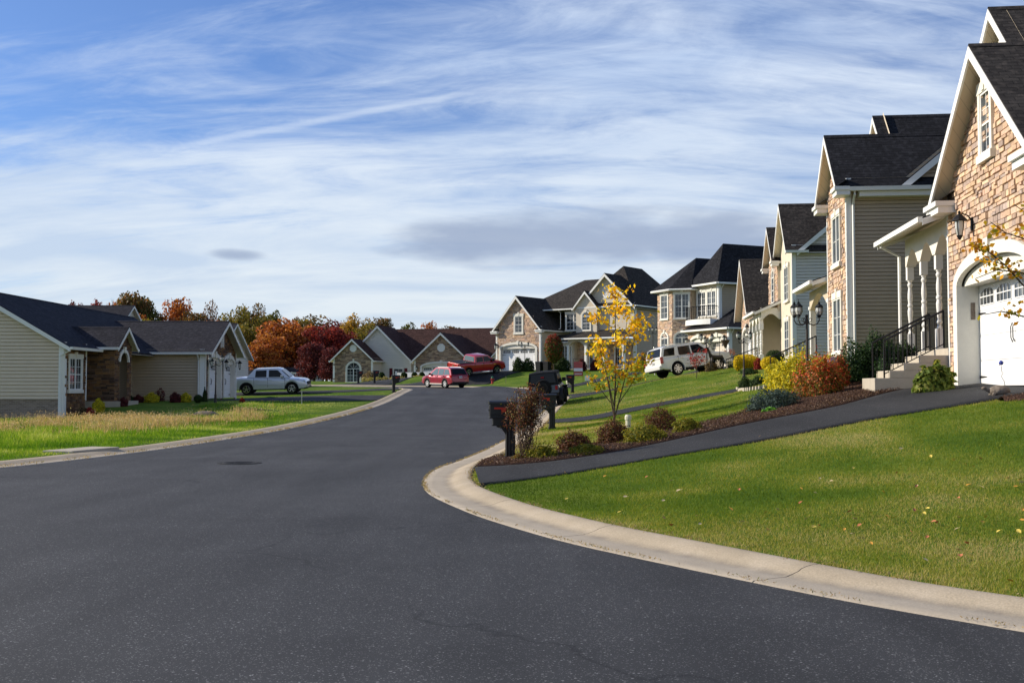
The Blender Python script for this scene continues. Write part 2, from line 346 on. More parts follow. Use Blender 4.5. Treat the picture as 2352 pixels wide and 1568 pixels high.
    def build(s, name, m, parent=None, smooth=False, bevel=0, sub=0, fixn=False):
        me = bpy.data.meshes.new(name); me.from_pydata(s.v, [], s.f)
        if s.hc:
            at = me.color_attributes.new('col', 'FLOAT_COLOR', 'CORNER')
            arr = np.ones((len(me.loops), 4), np.float32); k = 0
            cnt = [len(f) for f in s.f]; arr[:, :3] = np.repeat(np.array(s.c, np.float32), cnt, axis=0)
            at.data.foreach_set('color', arr.ravel())
        if s.hu:
            ul = me.uv_layers.new(name='UVMap'); arr = []
            for f, u in zip(s.f, s.uv): arr += (list(u) if u else [(0, 0)] * len(f))
            ul.data.foreach_set('uv', np.array(arr, np.float32).ravel())
        if isinstance(m, str): m = M[m]
        me.materials.append(m)
        if fixn:
            bm = bmesh.new(); bm.from_mesh(me); bmesh.ops.remove_doubles(bm, verts=bm.verts, dist=1e-4); bmesh.ops.recalc_face_normals(bm, faces=bm.faces); bm.to_mesh(me); bm.free()
        if smooth: me.shade_smooth() if hasattr(me, 'shade_smooth') else me.polygons.foreach_set('use_smooth', [True] * len(me.polygons))
        o = bpy.data.objects.new(name, me); COL.objects.link(o)
        if parent is not None: o.parent = parent
        if bevel:
            b = o.modifiers.new('bevel', 'BEVEL'); b.width = bevel; b.segments = 2; b.limit_method = 'ANGLE'; b.angle_limit = R(35)
        if sub:
            q = o.modifiers.new('sub', 'SUBSURF'); q.levels = sub; q.render_levels = sub
        return o
def fp(F, u, z, n=0.0): return (F[0] + F[2] * u + F[3] * n, F[1] + F[3] * u - F[2] * n, z)
def fast_mesh(name, V, Fq, m, parent=None, colors=None, k=4):
    me = bpy.data.meshes.new(name); nv, nf = len(V), len(Fq)
    me.vertices.add(nv); me.vertices.foreach_set('co', np.asarray(V, np.float32).ravel())
    me.loops.add(nf * k); me.polygons.add(nf)
    me.loops.foreach_set('vertex_index', np.asarray(Fq, np.int32).ravel())
    me.polygons.foreach_set('loop_start', np.arange(nf, dtype=np.int32) * k)
    me.update(calc_edges=True)
    if colors is not None:
        at = me.color_attributes.new('col', 'FLOAT_COLOR', 'POINT'); a = np.ones((nv, 4), np.float32); a[:, :3] = colors
        at.data.foreach_set('color', a.ravel())
    me.materials.append(M[m] if isinstance(m, str) else m)
    o = bpy.data.objects.new(name, me); COL.objects.link(o)
    if parent is not None: o.parent = parent
    return o
def empty(name, loc=(0, 0, 0), rz=0.0):
    o = bpy.data.objects.new(name, None); COL.objects.link(o); o.location = loc; o.rotation_euler = (0, 0, R(rz)); o.empty_display_size = .3; return o
def tag(o, label, cat, group=None, kind=None):
    if label: o['label'] = label
    if cat: o['category'] = cat
    if group: o['group'] = group
    if kind: o['kind'] = kind
    return o
def struct(o): o['kind'] = 'structure'; return o
def copy_tree(o, parent=None):
    c = o.copy(); COL.objects.link(c)
    if parent is not None: c.parent = parent
    for ch in list(o.children): copy_tree(ch, c)
    return c
def W(px, py, D):
    u, v = (px - 1176) / F_PX, (784 - py) / F_PX
    dy = math.cos(TILT) - v * math.sin(TILT); dz = math.sin(TILT) + v * math.cos(TILT)
    return Vector((u / dy * D, D, EYE + dz / dy * D))
# ------------------------------------------------------------------ terrain height
ctl = []
RY = [(-400, 0), (40, 0), (45, .05), (50, .13), (56, .28), (62, .5), (68, .8), (73, 1.05), (80, 1.34), (87, 1.5), (95, 1.62), (105, 1.72), (118, 1.85), (140, 2.0), (400, 2.2)]
_yy = np.arange(-100, 200, .5); _rr = np.interp(_yy, [a for a, b in RY], [b for a, b in RY]); _rr = np.convolve(np.pad(_rr, 8, 'edge'), np.ones(17) / 17, 'valid')
def RH(y): return np.interp(y, _yy, _rr)
def hitr(px, py):
    D = np.arange(3, 200, .05); a = W(px, py, 1.0); i = int(np.nonzero(EYE + (a.z - EYE) * D <= RH(D))[0][0]); return (a.x * D[i], D[i])
def smooth_line(pts, n=3, closed=False):
    p = [np.array(q, float) for q in pts]
    for _ in range(n):
        o = [] if closed else [p[0]]
        for i in range(len(p) - (0 if closed else 1)):
            a, b = p[i], p[(i + 1) % len(p)]; o += [a * .75 + b * .25, a * .25 + b * .75]
        if not closed: o.append(p[-1])
        p = o
    return np.array(p)
def resample(p, step):
    p = np.asarray(p); s = np.concatenate([[0], np.cumsum(np.hypot(*np.diff(p[:, :2], axis=0).T))]); n = max(2, int(s[-1] / step))
    t = np.linspace(0, s[-1], n); return np.stack([np.interp(t, s, p[:, k]) for k in range(p.shape[1])], 1), t
kr = [(22, -16), (14.5, -6.5), (8.6, .9)] + [hitr(*q_) for q_ in [(2352, 1447), (2100, 1408), (1900, 1372), (1700, 1332), (1500, 1290), (1300, 1245), (1176, 1210), (1090, 1182), (1030, 1158), (990, 1138), (972, 1118), (978, 1095), (1010, 1074), (1062, 1058), (1154, 1017), (1205, 980), (1248, 944), (1272, 926), (1284, 914)]]
far = [(2.1, 80), (.6, 86.5), (-2.5, 90.5), (-6.5, 93.5), (-11, 97), (-20, 103), (-34, 110), (-60, 118)]
kr = kr + [tuple(q) for q in far]
kl = [(-60, 2), (-40, 2.5), (-26, 5), (-16.5, 10), (-12.2, 15)] + [hitr(*q_) for q_ in [(0, 1076), (150, 1060), (340, 1037), (469, 1018), (623, 993), (747, 966), (830, 945), (900, 921)]] + [(-7.35, 79.5), (-7.5, 83.5), (-9.5, 87.5), (-14, 91.5), (-24, 98), (-36, 103), (-60, 110)]
KR = resample(smooth_line(kr), .35)[0]; KL = resample(smooth_line(kl), .35)[0]
for L_ in (KR, KL):
    for x_, y_ in resample(L_, 3.0)[0]: ctl.append((x_, y_, float(RH(y_))))
for y_ in range(-40, 110, 6): ctl.append((-4.0 if y_ > 20 else -2, y_, float(RH(y_))))
def cp(px, py, D, dz=0.0): p = W(px, py, D); ctl.append((p.x, p.y, p.z + dz))
for c in ((4.8, 22.8, .72), (6.4, 19.5, .93), (10.5, 24, 1.5), (10.5, 20, 1.48), (1.2, 19, .16), (7.86, 29, 1.2), (2.9, 31, .36), (10, 12, .85), (6, 13, .45), (4.3, 9, .03),
          (.87, 17.6, .12), (2.35, 18.1, .32), (4.36, 19, .60), (2.3, 21.5, .30), (8.5, 20.2, 1.22), (8.6, 26, 1.30), (2.2, 15, .16), (4.2, 15.5, .42), (4.4, 12, .26), (3, 26, .33), (5.5, 26, .74), (3.4, 37, .35), (6, 33, .80), (6, 40, .70), (11.6, 62.3, 2.42), (12.5, 60, 2.45), (14, 6, .95), (12, -8, .1), (22, 20, 1.7), (11.2, 37, 2.35), (17, 60, 3.0), (16, 72, 3.0), (11.75, 55, 1.92), (9.6, 45, 1.32), (8.0, 48, 1.0), (4, 44, .25), (5, 55, .62),
          (9.2, 66, 2.05), (12.4, 68.5, 2.42), (15.5, 82, 3.0), (3.9, 66, .85), (6.2, 71, 1.32), (4.3, 79, 1.5), (7.4, 86, 2.12), (-1.5, 86, 1.66), (.5, 117, 3.25), (8, 107, 3.1), (13, 100, 3.0), (3, 98, 2.3),
          (-5.8, 107, 2.75), (-1.4, 109, 2.95), (-18.7, 135, 2.1), (-9, 130, 2.2), (-10, 118, 2.0), (-21.5, 51.5, .05), (-20.3, 54.5, .42), (-19.5, 57.5, .58), (-21, 61, .68), (-17.5, 64, .72), (-18, 72, .76), (-15.5, 77, 1.14), (-18.8, 77, 1.08), (-26, 78, 1.0),
          (-26, 120, 1.85), (-18.8, 125, 2.0), (-14, 25, 0), (-20, 40, 0), (-26, 46, 0), (-30, 52, -.1), (-30, 65, .4), (-40, 40, -.2), (-45, 80, 1.0), (-60, 200, 2.3), (0, 200, 3), (60, 200, 3.5),
          (-150, 250, 2), (150, 250, 4), (0, 400, 3), (-80, 100, 1.6), (60, 100, 3.5), (60, 40, 2.8), (50, 0, 1.2), (-60, 0, -.2), (-60, -40, 0), (60, -40, .6), (-200, 50, 0), (200, 60, 3)):
    ctl.append(c)
ctl = np.array(ctl, float)
def _phi(r2): return -np.sqrt(r2 + .0012)
def _solve():
    P = ctl[:, :2] / 50; n = len(P)
    d2 = ((P[:, None] - P[None]) ** 2).sum(-1); A = np.zeros((n + 3, n + 3)); A[:n, :n] = _phi(d2) + - np.eye(n) * 1e-4
    A[:n, n] = 1; A[:n, n + 1:] = P; A[n, :n] = 1; A[n + 1:, :n] = P.T
    b = np.zeros(n + 3); b[:n] = ctl[:, 2]; return P, np.linalg.solve(A, b)
_P, _w = _solve()
def Hb(x, y):
    x = np.asarray(x, float); y = np.asarray(y, float); sh = x.shape; q = np.stack([x.ravel(), y.ravel()], 1) / 50
    out = np.empty(len(q))
    for i in range(0, len(q), 20000):
        s = q[i:i + 20000]; d2 = ((s[:, None] - _P[None]) ** 2).sum(-1)
        out[i:i + 20000] = _phi(d2) @ _w[:-3] + _w[-3] + s @ _w[-2:]
    r = np.hypot(q[:, 0], q[:, 1]) * 50; k = np.clip((r - 260) / 140, 0, 1)
    return (np.clip(out, -1.5, 6) * (1 - k) + 2.0 * k).reshape(sh)
def hit(px, py, lift=0.0, dmin=4.0):
    D = np.concatenate([np.arange(dmin, 60, .25), np.arange(60, 300, .5)]); a = W(px, py, 1.0)
    X = a.x * D; Z = EYE + (a.z - EYE) * D; g = Hb(X, D) + lift; i = np.nonzero(Z <= g)[0]
    if len(i) == 0: return Vector((X[-1], D[-1], g[-1]))
    i = i[0]
    if i == 0: return Vector((X[0], D[0], g[0]))
    e0, e1 = Z[i - 1] - g[i - 1], Z[i] - g[i]; t = e0 / (e0 - e1); d = D[i - 1] + t * (D[i] - D[i - 1])
    return Vector((a.x * d, d, float(Hb(a.x * d, d)) + lift))
def hp(l, lift=0.0): return [tuple(hit(a, b, lift))[:2] for a, b in l]
ROADP = np.vstack([KR, KL[::-1], [[-60, -16]], ])
def inpoly(x, y, P):
    x = np.asarray(x); y = np.asarray(y); c = np.zeros(x.shape, bool); n = len(P); j = n - 1
    for i in range(n):
        xi, yi = P[i]; xj, yj = P[j]
        if yi != yj:
            c ^= ((yi > y) != (yj > y)) & (x < (xj - xi) * (y - yi) / (yj - yi) + xi)
        j = i
    return c
def seg_dist(x, y, P):
    x = np.asarray(x, float); y = np.asarray(y, float); d = np.full(x.shape, 1e9)
    for (ax, ay), (bx, by) in zip(P[:-1], P[1:]):
        m = (x > min(ax, bx) - 6) & (x < max(ax, bx) + 6) & (y > min(ay, by) - 6) & (y < max(ay, by) + 6)
        if not m.any(): continue
        dx, dy = bx - ax, by - ay; L = dx * dx + dy * dy + 1e-12; t = np.clip(((x[m] - ax) * dx + (y[m] - ay) * dy) / L, 0, 1)
        d[m] = np.minimum(d[m], np.hypot(x[m] - ax - t * dx, y[m] - ay - t * dy))
    return d
def sroad(x, y):
    d = np.minimum(seg_dist(x, y, KR[::2]), seg_dist(x, y, KL[::2])); d = np.minimum(d, 50)
    return np.where(inpoly(x, y, ROADP[::2]), -d, d)
def lawn(x, y, s=None):
    if s is None: s = sroad(x, y)
    k = np.clip((s - .50) / .28, 0, 1); return Hb(x, y) - .10 + .17 * k
def GZ(x, y): return float(lawn(np.array([x]), np.array([y]))[0])
def on(px, py, lift=.07): 
    p = hit(px, py, lift); p.z = GZ(p.x, p.y); return p
def axis(parts):
    o = []
    for a, b, st in parts: o += list(np.arange(a, b, st))
    return np.array(o + [parts[-1][1]])
gx = axis([(-1500, -300, 150), (-300, -80, 15), (-80, -30, 2), (-30, -16, .7), (-16, 16, .27), (16, 30, .7), (30, 80, 3), (80, 300, 15), (300, 1500, 150)])
gy = axis([(-300, -40, 20), (-40, -4, 3), (-4, 48, .27), (48, 100, .45), (100, 140, 1.2), (140, 300, 8), (300, 2500, 150)])
XX, YY = np.meshgrid(gx, gy); ZZ = lawn(XX, YY)
nx, ny = len(gx), len(gy); idx = np.arange(nx * ny).reshape(ny, nx)
q = np.stack([idx[:-1, :-1], idx[:-1, 1:], idx[1:, 1:], idx[1:, :-1]], -1).reshape(-1, 4)
GGX, GGY, GGZ = gx, gy, ZZ
g_ = fast_mesh('ground', np.stack([XX, YY, ZZ], -1).reshape(-1, 3), q, 'ground'); g_.data.polygons.foreach_set('use_smooth', np.ones(len(q), bool)); struct(g_)
# road: grid cells whose middle is in the road or just under the kerb
rx = axis([(-60, -16, 1.0), (-16, 10, .4), (10, 24, 1.0)]); ry = axis([(-16, 4, 1.0), (4, 60, .4), (60, 120, .6)])
XX, YY = np.meshgrid(rx, ry); ZZ = Hb(XX, YY); n0 = len(rx); idx = np.arange(XX.size).reshape(XX.shape)
cx, cy = (XX[:-1, :-1] + XX[1:, 1:]) / 2, (YY[:-1, :-1] + YY[1:, 1:]) / 2; s_ = sroad(cx, cy); keep = s_ < .28
q = np.stack([idx[:-1, :-1], idx[:-1, 1:], idx[1:, 1:], idx[1:, :-1]], -1)[keep]
o = fast_mesh('road', np.stack([XX, YY, ZZ], -1).reshape(-1, 3), q, 'asphalt'); o.data.polygons.foreach_set('use_smooth', np.ones(len(q), bool)); struct(o)
# kerb: rolled profile swept along both edges (offset from the asphalt, height)
PROF = [(-.03, -.01), (.0, .014), (.15, .011), (.30, .009), (.37, .010), (.43, .018), (.49, .034), (.56, .056), (.63, .069), (.70, .075), (.765, .075), (.79, .06), (.80, -.08)]
def kerb(line, side, name='kerb'):
    P, t = resample(line, .4); d = np.gradient(P, axis=0); d /= np.hypot(d[:, 0], d[:, 1])[:, None]; nrm = np.stack([d[:, 1], -d[:, 0]], 1) * side
    V = []; UV = []
    for o_, z in PROF:
        xy = P + nrm * o_; V.append(np.column_stack([xy, Hb(xy[:, 0], xy[:, 1]) + z])); UV.append(np.column_stack([t, np.full(len(t), o_)]))
    n = len(P); V = np.array(V).reshape(-1, 3); UV = np.array(UV).reshape(-1, 2); q = []
    for j in range(len(PROF) - 1):
        a = np.arange(n - 1) + j * n; q.append(np.stack([a, a + 1, a + n + 1, a + n], 1) if side > 0 else np.stack([a, a + n, a + n + 1, a + 1], 1))
    q = np.vstack(q)[:, ::-1]
    o = fast_mesh(name, V, q, 'kerb'); u = o.data.uv_layers.new(name='UVMap'); u.data.foreach_set('uv', UV[q.ravel()].astype(np.float32).ravel())
    o.data.polygons.foreach_set('use_smooth', np.ones(len(q), bool)); struct(o); return o
kerb(KR, 1); kerb(KL, -1)
# driveways and beds as strips between two edge lines
NOGRASS = []
def strip(name, e0, e1, m, lift=.022, nacross=10, step=.4, mound=0.0, nog=True):
    A = smooth_line(e0, 2); B = smooth_line(e1, 2); n = int(max(resample(A, .1)[1][-1], resample(B, .1)[1][-1]) / step) + 2
    def rs(p): s = np.concatenate([[0], np.cumsum(np.hypot(*np.diff(p, axis=0).T))]); t = np.linspace(0, s[-1], n); return np.stack([np.interp(t, s, p[:, k]) for k in (0, 1)], 1)
    A, B = rs(A), rs(B); V = []
    for k in range(nacross + 1):
        f = k / nacross; xy = A * (1 - f) + B * f; z = lawn(xy[:, 0], xy[:, 1]) + lift + mound * math.sin(math.pi * f); V.append(np.column_stack([xy, z]))
    sk0 = V[0].copy(); sk0[:, 2] -= .12; sk1 = V[-1].copy(); sk1[:, 2] -= .12; V = [sk0] + V + [sk1]
    r = len(V); V = np.array(V).reshape(-1, 3); q = []
    for j in range(r - 1):
        a = np.arange(n - 1) + j * n; q.append(np.stack([a, a + 1, a + n + 1, a + n], 1))
    q = np.vstack(q); o = fast_mesh(name, V, q, m); o.data.polygons.foreach_set('use_smooth', np.ones(len(q), bool)); struct(o)
    if nog: NOGRASS.append(np.vstack([A, B[::-1]]))
    return o
def offk(line, y, side):   # point on the lawn side of a kerb near world y
    i = int(np.argmin(abs(line[:, 1] - y) + (abs(line[:, 0]) > 20) * 99)); d = line[min(i + 1, len(line) - 1)] - line[i - 1]; d = d / np.hypot(*d); n = np.array([d[1], -d[0]]) * side
    return tuple(line[i] + n * .79)
D1N = [offk(KR, 16.6, 1), (1.0, 17.7), (3, 18.4), (5, 19.05), (6.8, 19.6), (8.6, 20.1), (9.9, 20.35), (11.4, 20.4)]
D1F = [offk(KR, 20.3, 1), (.6, 20.5), (1.9, 21.1), (3.4, 21.95), (4.9, 22.85), (6.1, 23.6), (7.3, 24.4), (9.3, 26.6), (10.2, 27.0), (11.3, 27.0)]
strip('driveway', D1N, D1F, 'drive')
D2N = [offk(KR, 43.5, 1)] + hp([(1350, 966), (1450, 945), (1600, 916)], .07) + [(10.2, 46.2), (11.4, 46)]
D2F = [offk(KR, 46.8, 1)] + hp([(1350, 957), (1450, 935), (1590, 911)], .07) + [(9.8, 49.5), (11.6, 49.5)]
strip('driveway', D2N, D2F, 'drive')
D3N = [offk(KR, 66, 1)] + [(5.5, 66.5), (8.2, 64.8), (10.5, 66), (14, 70), (17, 75)]
D3F = [offk(KR, 71, 1)] + [(5.5, 71), (8, 70), (10, 71), (12, 75), (13.6, 79), (15.2, 84)]
strip('driveway', D3N, D3F, 'drive')
D4N = [offk(KR, 78, 1)] + [(4.5, 78.5), (8, 86), (12, 95)]; D4F = [offk(KR, 82, 1)] + [(4.2, 82.5), (7, 89.5), (10.5, 98)]
strip('driveway', D4N, D4F, 'drive')
D5N = [(-5.8, 94.4), (-4.2, 98), (-2, 104), (1.2, 110), (3.6, 113.6)]; D5F = [(-11.5, 98.2), (-9.5, 102), (-6.5, 108), (-4, 114), (-1.8, 118.5)]
strip('driveway', D5N, D5F, 'drive')
D6N = [(-11.6, 98.6), (-10.5, 104), (-8.5, 115), (-5.6, 131)]; D6F = [(-17, 101.8), (-14, 106), (-12.5, 118), (-11.5, 132.5)]
strip('driveway', D6N, D6F, 'drive')
strip('driveway', [offk(KL, 66, -1), (-12, 64.5), (-17.9, 63.6)], [offk(KL, 71.5, -1), (-12, 72.5), (-17.9, 71.9)], 'drive')
strip('driveway', [offk(KL, 80, -1), (-12, 75.6), (-18, 74.4), (-24, 74.2)], [offk(KL, 84.5, -1), (-12, 78.9), (-18, 77.9), (-24, 77.6)], 'drive')
strip('mulch_bed', [offk(KR, 20.5, 1)] + D1F[1:7], [offk(KR, 23.3, 1)] + hp([(1290, 1039), (1400, 1016), (1530, 992), (1640, 966), (1700, 950)], .07), 'mulch', .03, 6, .3, .05)
strip('mulch_bed', D1F[6:9] + [(10.4, 27.2)], hp([(1700, 950), (1745, 927), (1800, 900)], .07) + [(8.6, 34), (11.0, 34.5)], 'mulch', .03, 10, .3, .05)
strip('mulch_bed', [(8.9, 19.95), (9.8, 20.2), (12, 20.2)], [(8.9, 19.7), (9.8, 18.9), (12, 18.6)], 'mulch', .03, 6, .3, .06)
# ------------------------------------------------------------------ house kit (local frame: front wall faces -y, x to the viewer's right)
def spans(outl, z, holes):
    xs = []
    n = len(outl)
    for i in range(n):
        (x0, z0), (x1, z1) = outl[i], outl[(i + 1) % n]
        if (z0 > z) != (z1 > z): xs.append(x0 + (z - z0) * (x1 - x0) / (z1 - z0))
    xs.sort(); sp = [(xs[i], xs[i + 1]) for i in range(0, len(xs) - 1, 2)]
    for h in holes:
        r = h(z)
        if not r: continue
        o = []
        for a, b in sp:
            if r[1] <= a or r[0] >= b: o.append((a, b)); continue
            if r[0] > a: o.append((a, r[0]))
            if r[1] < b: o.append((r[1], b))
        sp = o
    return sp
def hrect(u, z0, w, h):
    f = lambda z: (u - w / 2, u + w / 2) if z0 < z < z0 + h else None
    f.br = [z0, z0 + h]; return f
def harch(u, z0, w, zs, rise):
    def f(z):
        if z0 < z <= zs: return (u - w / 2, u + w / 2)
        if zs < z < zs + rise: k = w / 2 * math.sqrt(max(0, 1 - ((z - zs) / rise) ** 2)); return (u - k, u + k)
    f.br = [z0, zs] + [zs + rise * math.sin(i / 10 * math.pi / 2) for i in range(1, 11)]; return f
def _rows(outl, holes, extra=()):
    b = sorted(set([round(z, 5) for _, z in outl] + [round(z, 5) for h in holes for z in h.br] + [round(z, 5) for z in extra]))
    zmin, zmax = min(z for _, z in outl), max(z for _, z in outl)
    return [z for z in b if zmin <= z <= zmax]
def strips(mb, F, outl, holes, extra=(), nf=lambda z, k: 0.0, led=None, col=None, uv=False):
    zs = _rows(outl, holes, extra)
    for z0, z1 in zip(zs[:-1], zs[1:]):
        if z1 - z0 < 1e-4: continue
        e = (z1 - z0) * 1e-3; a = spans(outl, z0 + e, holes); b = spans(outl, z1 - e, holes)
        if len(a) != len(b): m_ = spans(outl, (z0 + z1) / 2, holes); a = b = m_
        n0, n1 = nf(z0 + e, 0), nf(z1 - e, 1)
        for (a0, a1), (b0, b1) in zip(a, b):
            mb.face([fp(F, a0, z0, n0), fp(F, a1, z0, n0), fp(F, b1, z1, n1), fp(F, b0, z1, n1)], col, [(a0, z0), (a1, z0), (b1, z1), (b0, z1)] if uv else None)
            if led and any(abs(z0 - q) < 1e-4 for q in led): mb.face([fp(F, a0, z0, -.03), fp(F, a1, z0, -.03), fp(F, a1, z0, n0), fp(F, a0, z0, n0)], col)
def siding(H, F, outl, m, holes=(), lap=.12, d=.022, name='siding_wall'):
    zmin, zmax = min(z for _, z in outl), max(z for _, z in outl)
    gf = .86 if lap < .16 else .80
    if lap >= .16: d = .03
    c = [round(zmin + k * lap, 5) for k in range(int((zmax - zmin) / lap) + 2)]; g = [round(q + lap * gf, 5) for q in c]
    def nf(z, k): f = ((z - zmin) / lap) % 1; return d * (1 - f) if f < gf - 1e-4 else -.03 - (f - gf) * .1
    mb = MB(); strips(mb, F, outl, holes, c + g, nf, led=c)
    return mb.build(name, m, H)
def plain(H, F, outl, m, holes=(), name='stucco_wall', n=0.0, uv=False):
    mb = MB(); strips(mb, F, outl, holes, (), lambda z, k: n, uv=uv); return mb.build(name, m, H)
PAL = {'tan': [(.56, .405, .27), (.63, .47, .33), (.50, .36, .26), (.66, .51, .37), (.42, .31, .24), (.53, .41, .32), (.44, .36, .32), (.61, .43, .30), (.56, .43, .34), (.38, .30, .26), (.60, .42, .32)],
       'brown': [(.13, .075, .045), (.17, .095, .055), (.10, .060, .042), (.20, .12, .065), (.075, .05, .04), (.15, .10, .075), (.23, .13, .06)],
       'buff': [(.36, .26, .18), (.42, .31, .22), (.30, .215, .155), (.46, .35, .25), (.25, .18, .14), (.34, .27, .21), (.20, .15, .12)]}
def stone(H, F, outl, pal='tan', holes=(), hr=(.085, .19), wr=(.14, .42), dep=.035, name='stone_wall', mortar=(.30, .225, .155)):
    mb = MB(); strips(mb, F, outl, holes, (), lambda z, k: -.004, col=mortar)
    zmin, zmax = min(z for _, z in outl), max(z for _, z in outl); z = zmin; P_ = PAL[pal]
    def one(a, b, z0, z1):
        if b - a < .03 or z1 - z0 < .03: return
        c = random.choice(P_); k = random.uniform(.88, 1.12); c = (min(.9, c[0] * k), min(.9, c[1] * k * .96), min(.9, c[2] * k * .90))
        g = .006; j = lambda: random.uniform(-1, 1) * min(.016, (z1 - z0) * .12); n = random.uniform(.006, dep)
        tl = random.uniform(-.010, .010)
        f = [(a + g + abs(j()), z0 + g + abs(j()), n), (b - g - abs(j()), z0 + g + abs(j()), n + tl), (b - g - abs(j()), z1 - g - abs(j()), n + tl), (a + g + abs(j()), z1 - g - abs(j()), n)]
        bk = [(a + g * .6, z0 + g * .6), (b - g * .6, z0 + g * .6), (b - g * .6, z1 - g * .6), (a + g * .6, z1 - g * .6)]
        vs = [fp(F, u, zz, nn) for u, zz, nn in f] + [fp(F, u, zz, -.003) for u, zz in bk]
        mb.add(vs, [(0, 1, 2, 3), (4, 5, 1, 0), (5, 6, 2, 1), (6, 7, 3, 2), (7, 4, 0, 3)], c)
    while z < zmax - .04:
        h = random.uniform(*hr); z1 = min(z + h, zmax)
        sa = spans(outl, z + .01, holes); sb = spans(outl, z1 - .01, holes)
        if len(sa) == len(sb): sp = [(max(a[0], b[0]), min(a[1], b[1])) for a, b in zip(sa, sb)]
        else: sp = min((sa, sb), key=lambda s: sum(b - a for a, b in s))
        for a, b in sp:
            u = a
            while u < b - .02:
                wd = random.uniform(*wr) * (1.0 if h > .12 else 1.15); v = min(u + wd, b)
                if b - v < wr[0] * .5: v = b
                if h > .15 and random.random() < .4: m_ = z + (z1 - z) * random.uniform(.4, .6); one(u, v, z, m_); one(u, v, m_, z1)
                else: one(u, v, z, z1)
                u = v
        z = z1
    return mb.build(name, 'stone', H)
def corner(H, x, y, z0, z1, w=.10, name='corner_trim', m='trim'):
    mb = MB(); mb.box(x - w, x + w, y - w, y + w, z0, z1); return mb
def trim_boards(H, lst, m='trim', name='corner_trim'):
    for F, u, z0, z1, wd in lst:
        mb = MB(); mb.fbox(F, u - wd / 2, u + wd / 2, z0, z1, .0, .045); mb.build(name, m, H)
def window(H, F, u, z, w, h, sash=1, mx=2, my=2, arch=0, sur=.11, key=True, sill=.12, m='trimstone', rail=True, curtain=False, deep=0.0):
    """outer size w x h of the glazed unit; surround added around it"""
    N = 10; n0 = .075
    fr = MB(); t = .05
    top = lambda s, hw, g: [(u + hw * math.sin(a), z + h - arch + g * 0 + (arch + g) * math.cos(a)) for a in [(-math.pi / 2 + math.pi * i / N) * s for i in range(N + 1)]]
    hw = w / 2
    if arch:
        inner = [(u - hw + t, z + t)] + top(1, hw - t, -t) + [(u + hw - t, z + t)]; outer = [(u - hw, z)] + top(1, hw, 0) + [(u + hw, z)]
        fr.ring(F, inner, outer, .0, n0); fr.fbox(F, u - hw, u + hw, z, z + t, .0, n0)
        fr.fbox(F, u - hw + t, u + hw - t, z + h - arch - .035, z + h - arch + .035, .012, n0 - .012)
        for i in range(1, 4):
            a = math.pi * i / 4; c, s_ = math.cos(a), math.sin(a)
            p0 = (u + (hw - t) * .15 * c, z + h - arch + .035 + (arch - t) * .1 * s_); p1 = (u + (hw - t) * c, z + h - arch + (arch - t) * s_)
            dx, dz = -(p1[1] - p0[1]), p1[0] - p0[0]; L = math.hypot(dx, dz); dx, dz = dx / L * .01, dz / L * .01
            fr.plate(F, [(p0[0] + dx, p0[1] + dz), (p0[0] - dx, p0[1] - dz), (p1[0] - dx, p1[1] - dz), (p1[0] + dx, p1[1] + dz)], .035, .05)
        zt = z + h - arch
    else:
        fr.fbox(F, u - hw, u + hw, z + h - t, z + h, 0, n0); fr.fbox(F, u - hw, u + hw, z, z + t, 0, n0)
        fr.fbox(F, u - hw, u - hw + t, z + t, z + h - t, 0, n0); fr.fbox(F, u + hw - t, u + hw, z + t, z + h - t, 0, n0); zt = z + h - t
    for s in range(1, sash):
        x = u - hw + w * s / sash; fr.fbox(F, x - .045, x + .045, z + t, zt, 0, n0 - .004)
    if rail: fr.fbox(F, u - hw + t, u + hw - t, (z + zt) / 2 - .022, (z + zt) / 2 + .022, .01, .055)
    for s in range(sash):
        a, b = u - hw + w * s / sash + t, u - hw + w * (s + 1) / sash - t
        for i in range(1, mx): x = a + (b - a) * i / mx; fr.fbox(F, x - .009, x + .009, z + t, zt, .03, .046)
        for half in ((z, (z + zt) / 2), ((z + zt) / 2, zt)) if rail else ((z, zt),):
            for i in range(1, my): zz = half[0] + (half[1] - half[0]) * i / my; fr.fbox(F, a, b, zz - .009, zz + .009, .031, .0465)
    W_ = fr.build('window', 'trim', H)
    g = MB()
    if arch: g.face([fp(F, a, b, .028) for a, b in inner])
    else: g.face([fp(F, a, b, .028) for a, b in ((u - hw + t, z + t), (u + hw - t, z + t), (u + hw - t, z + h - t), (u - hw + t, z + h - t))])
    g.build('pane', 'glass', W_)
    if sur:
        q = MB(); o_ = sur
        if arch:
            inn = [(u - hw, z)] + top(1, hw, 0) + [(u + hw, z)]; out = [(u - hw - o_, z)] + [(u + (hw + o_) * math.sin(-math.pi / 2 + math.pi * i / N), z + h - arch + (arch + o_) * math.cos(-math.pi / 2 + math.pi * i / N)) for i in range(N + 1)] + [(u + hw + o_, z)]
            q.ring(F, inn, out, 0, .092)
        else:
            q.fbox(F, u - hw - o_, u - hw, z, z + h, 0, .09); q.fbox(F, u + hw, u + hw + o_, z, z + h, 0, .09)
            q.fbox(F, u - hw - o_ - .04, u + hw + o_ + .04, z + h, z + h + o_ * 1.7, 0, .10)
        if key: kz = z + h - .02 if arch else z + h + .02; q.plate(F, [(u - .07, kz), (u + .07, kz), (u + .11, kz + o_ * 2.3), (u - .11, kz + o_ * 2.3)], 0, .125)
        q.build('surround', m, W_)
        if sill: k = MB(); k.fbox(F, u - hw - o_ - .04, u + hw + o_ + .04, z - sill, z, 0, .13); k.build('sill', m, W_)
    return W_
def ell(u, zs, hw, rise, N=16): return [(u - hw * math.cos(math.pi * i / N), zs + rise * math.sin(math.pi * i / N)) for i in range(N + 1)]
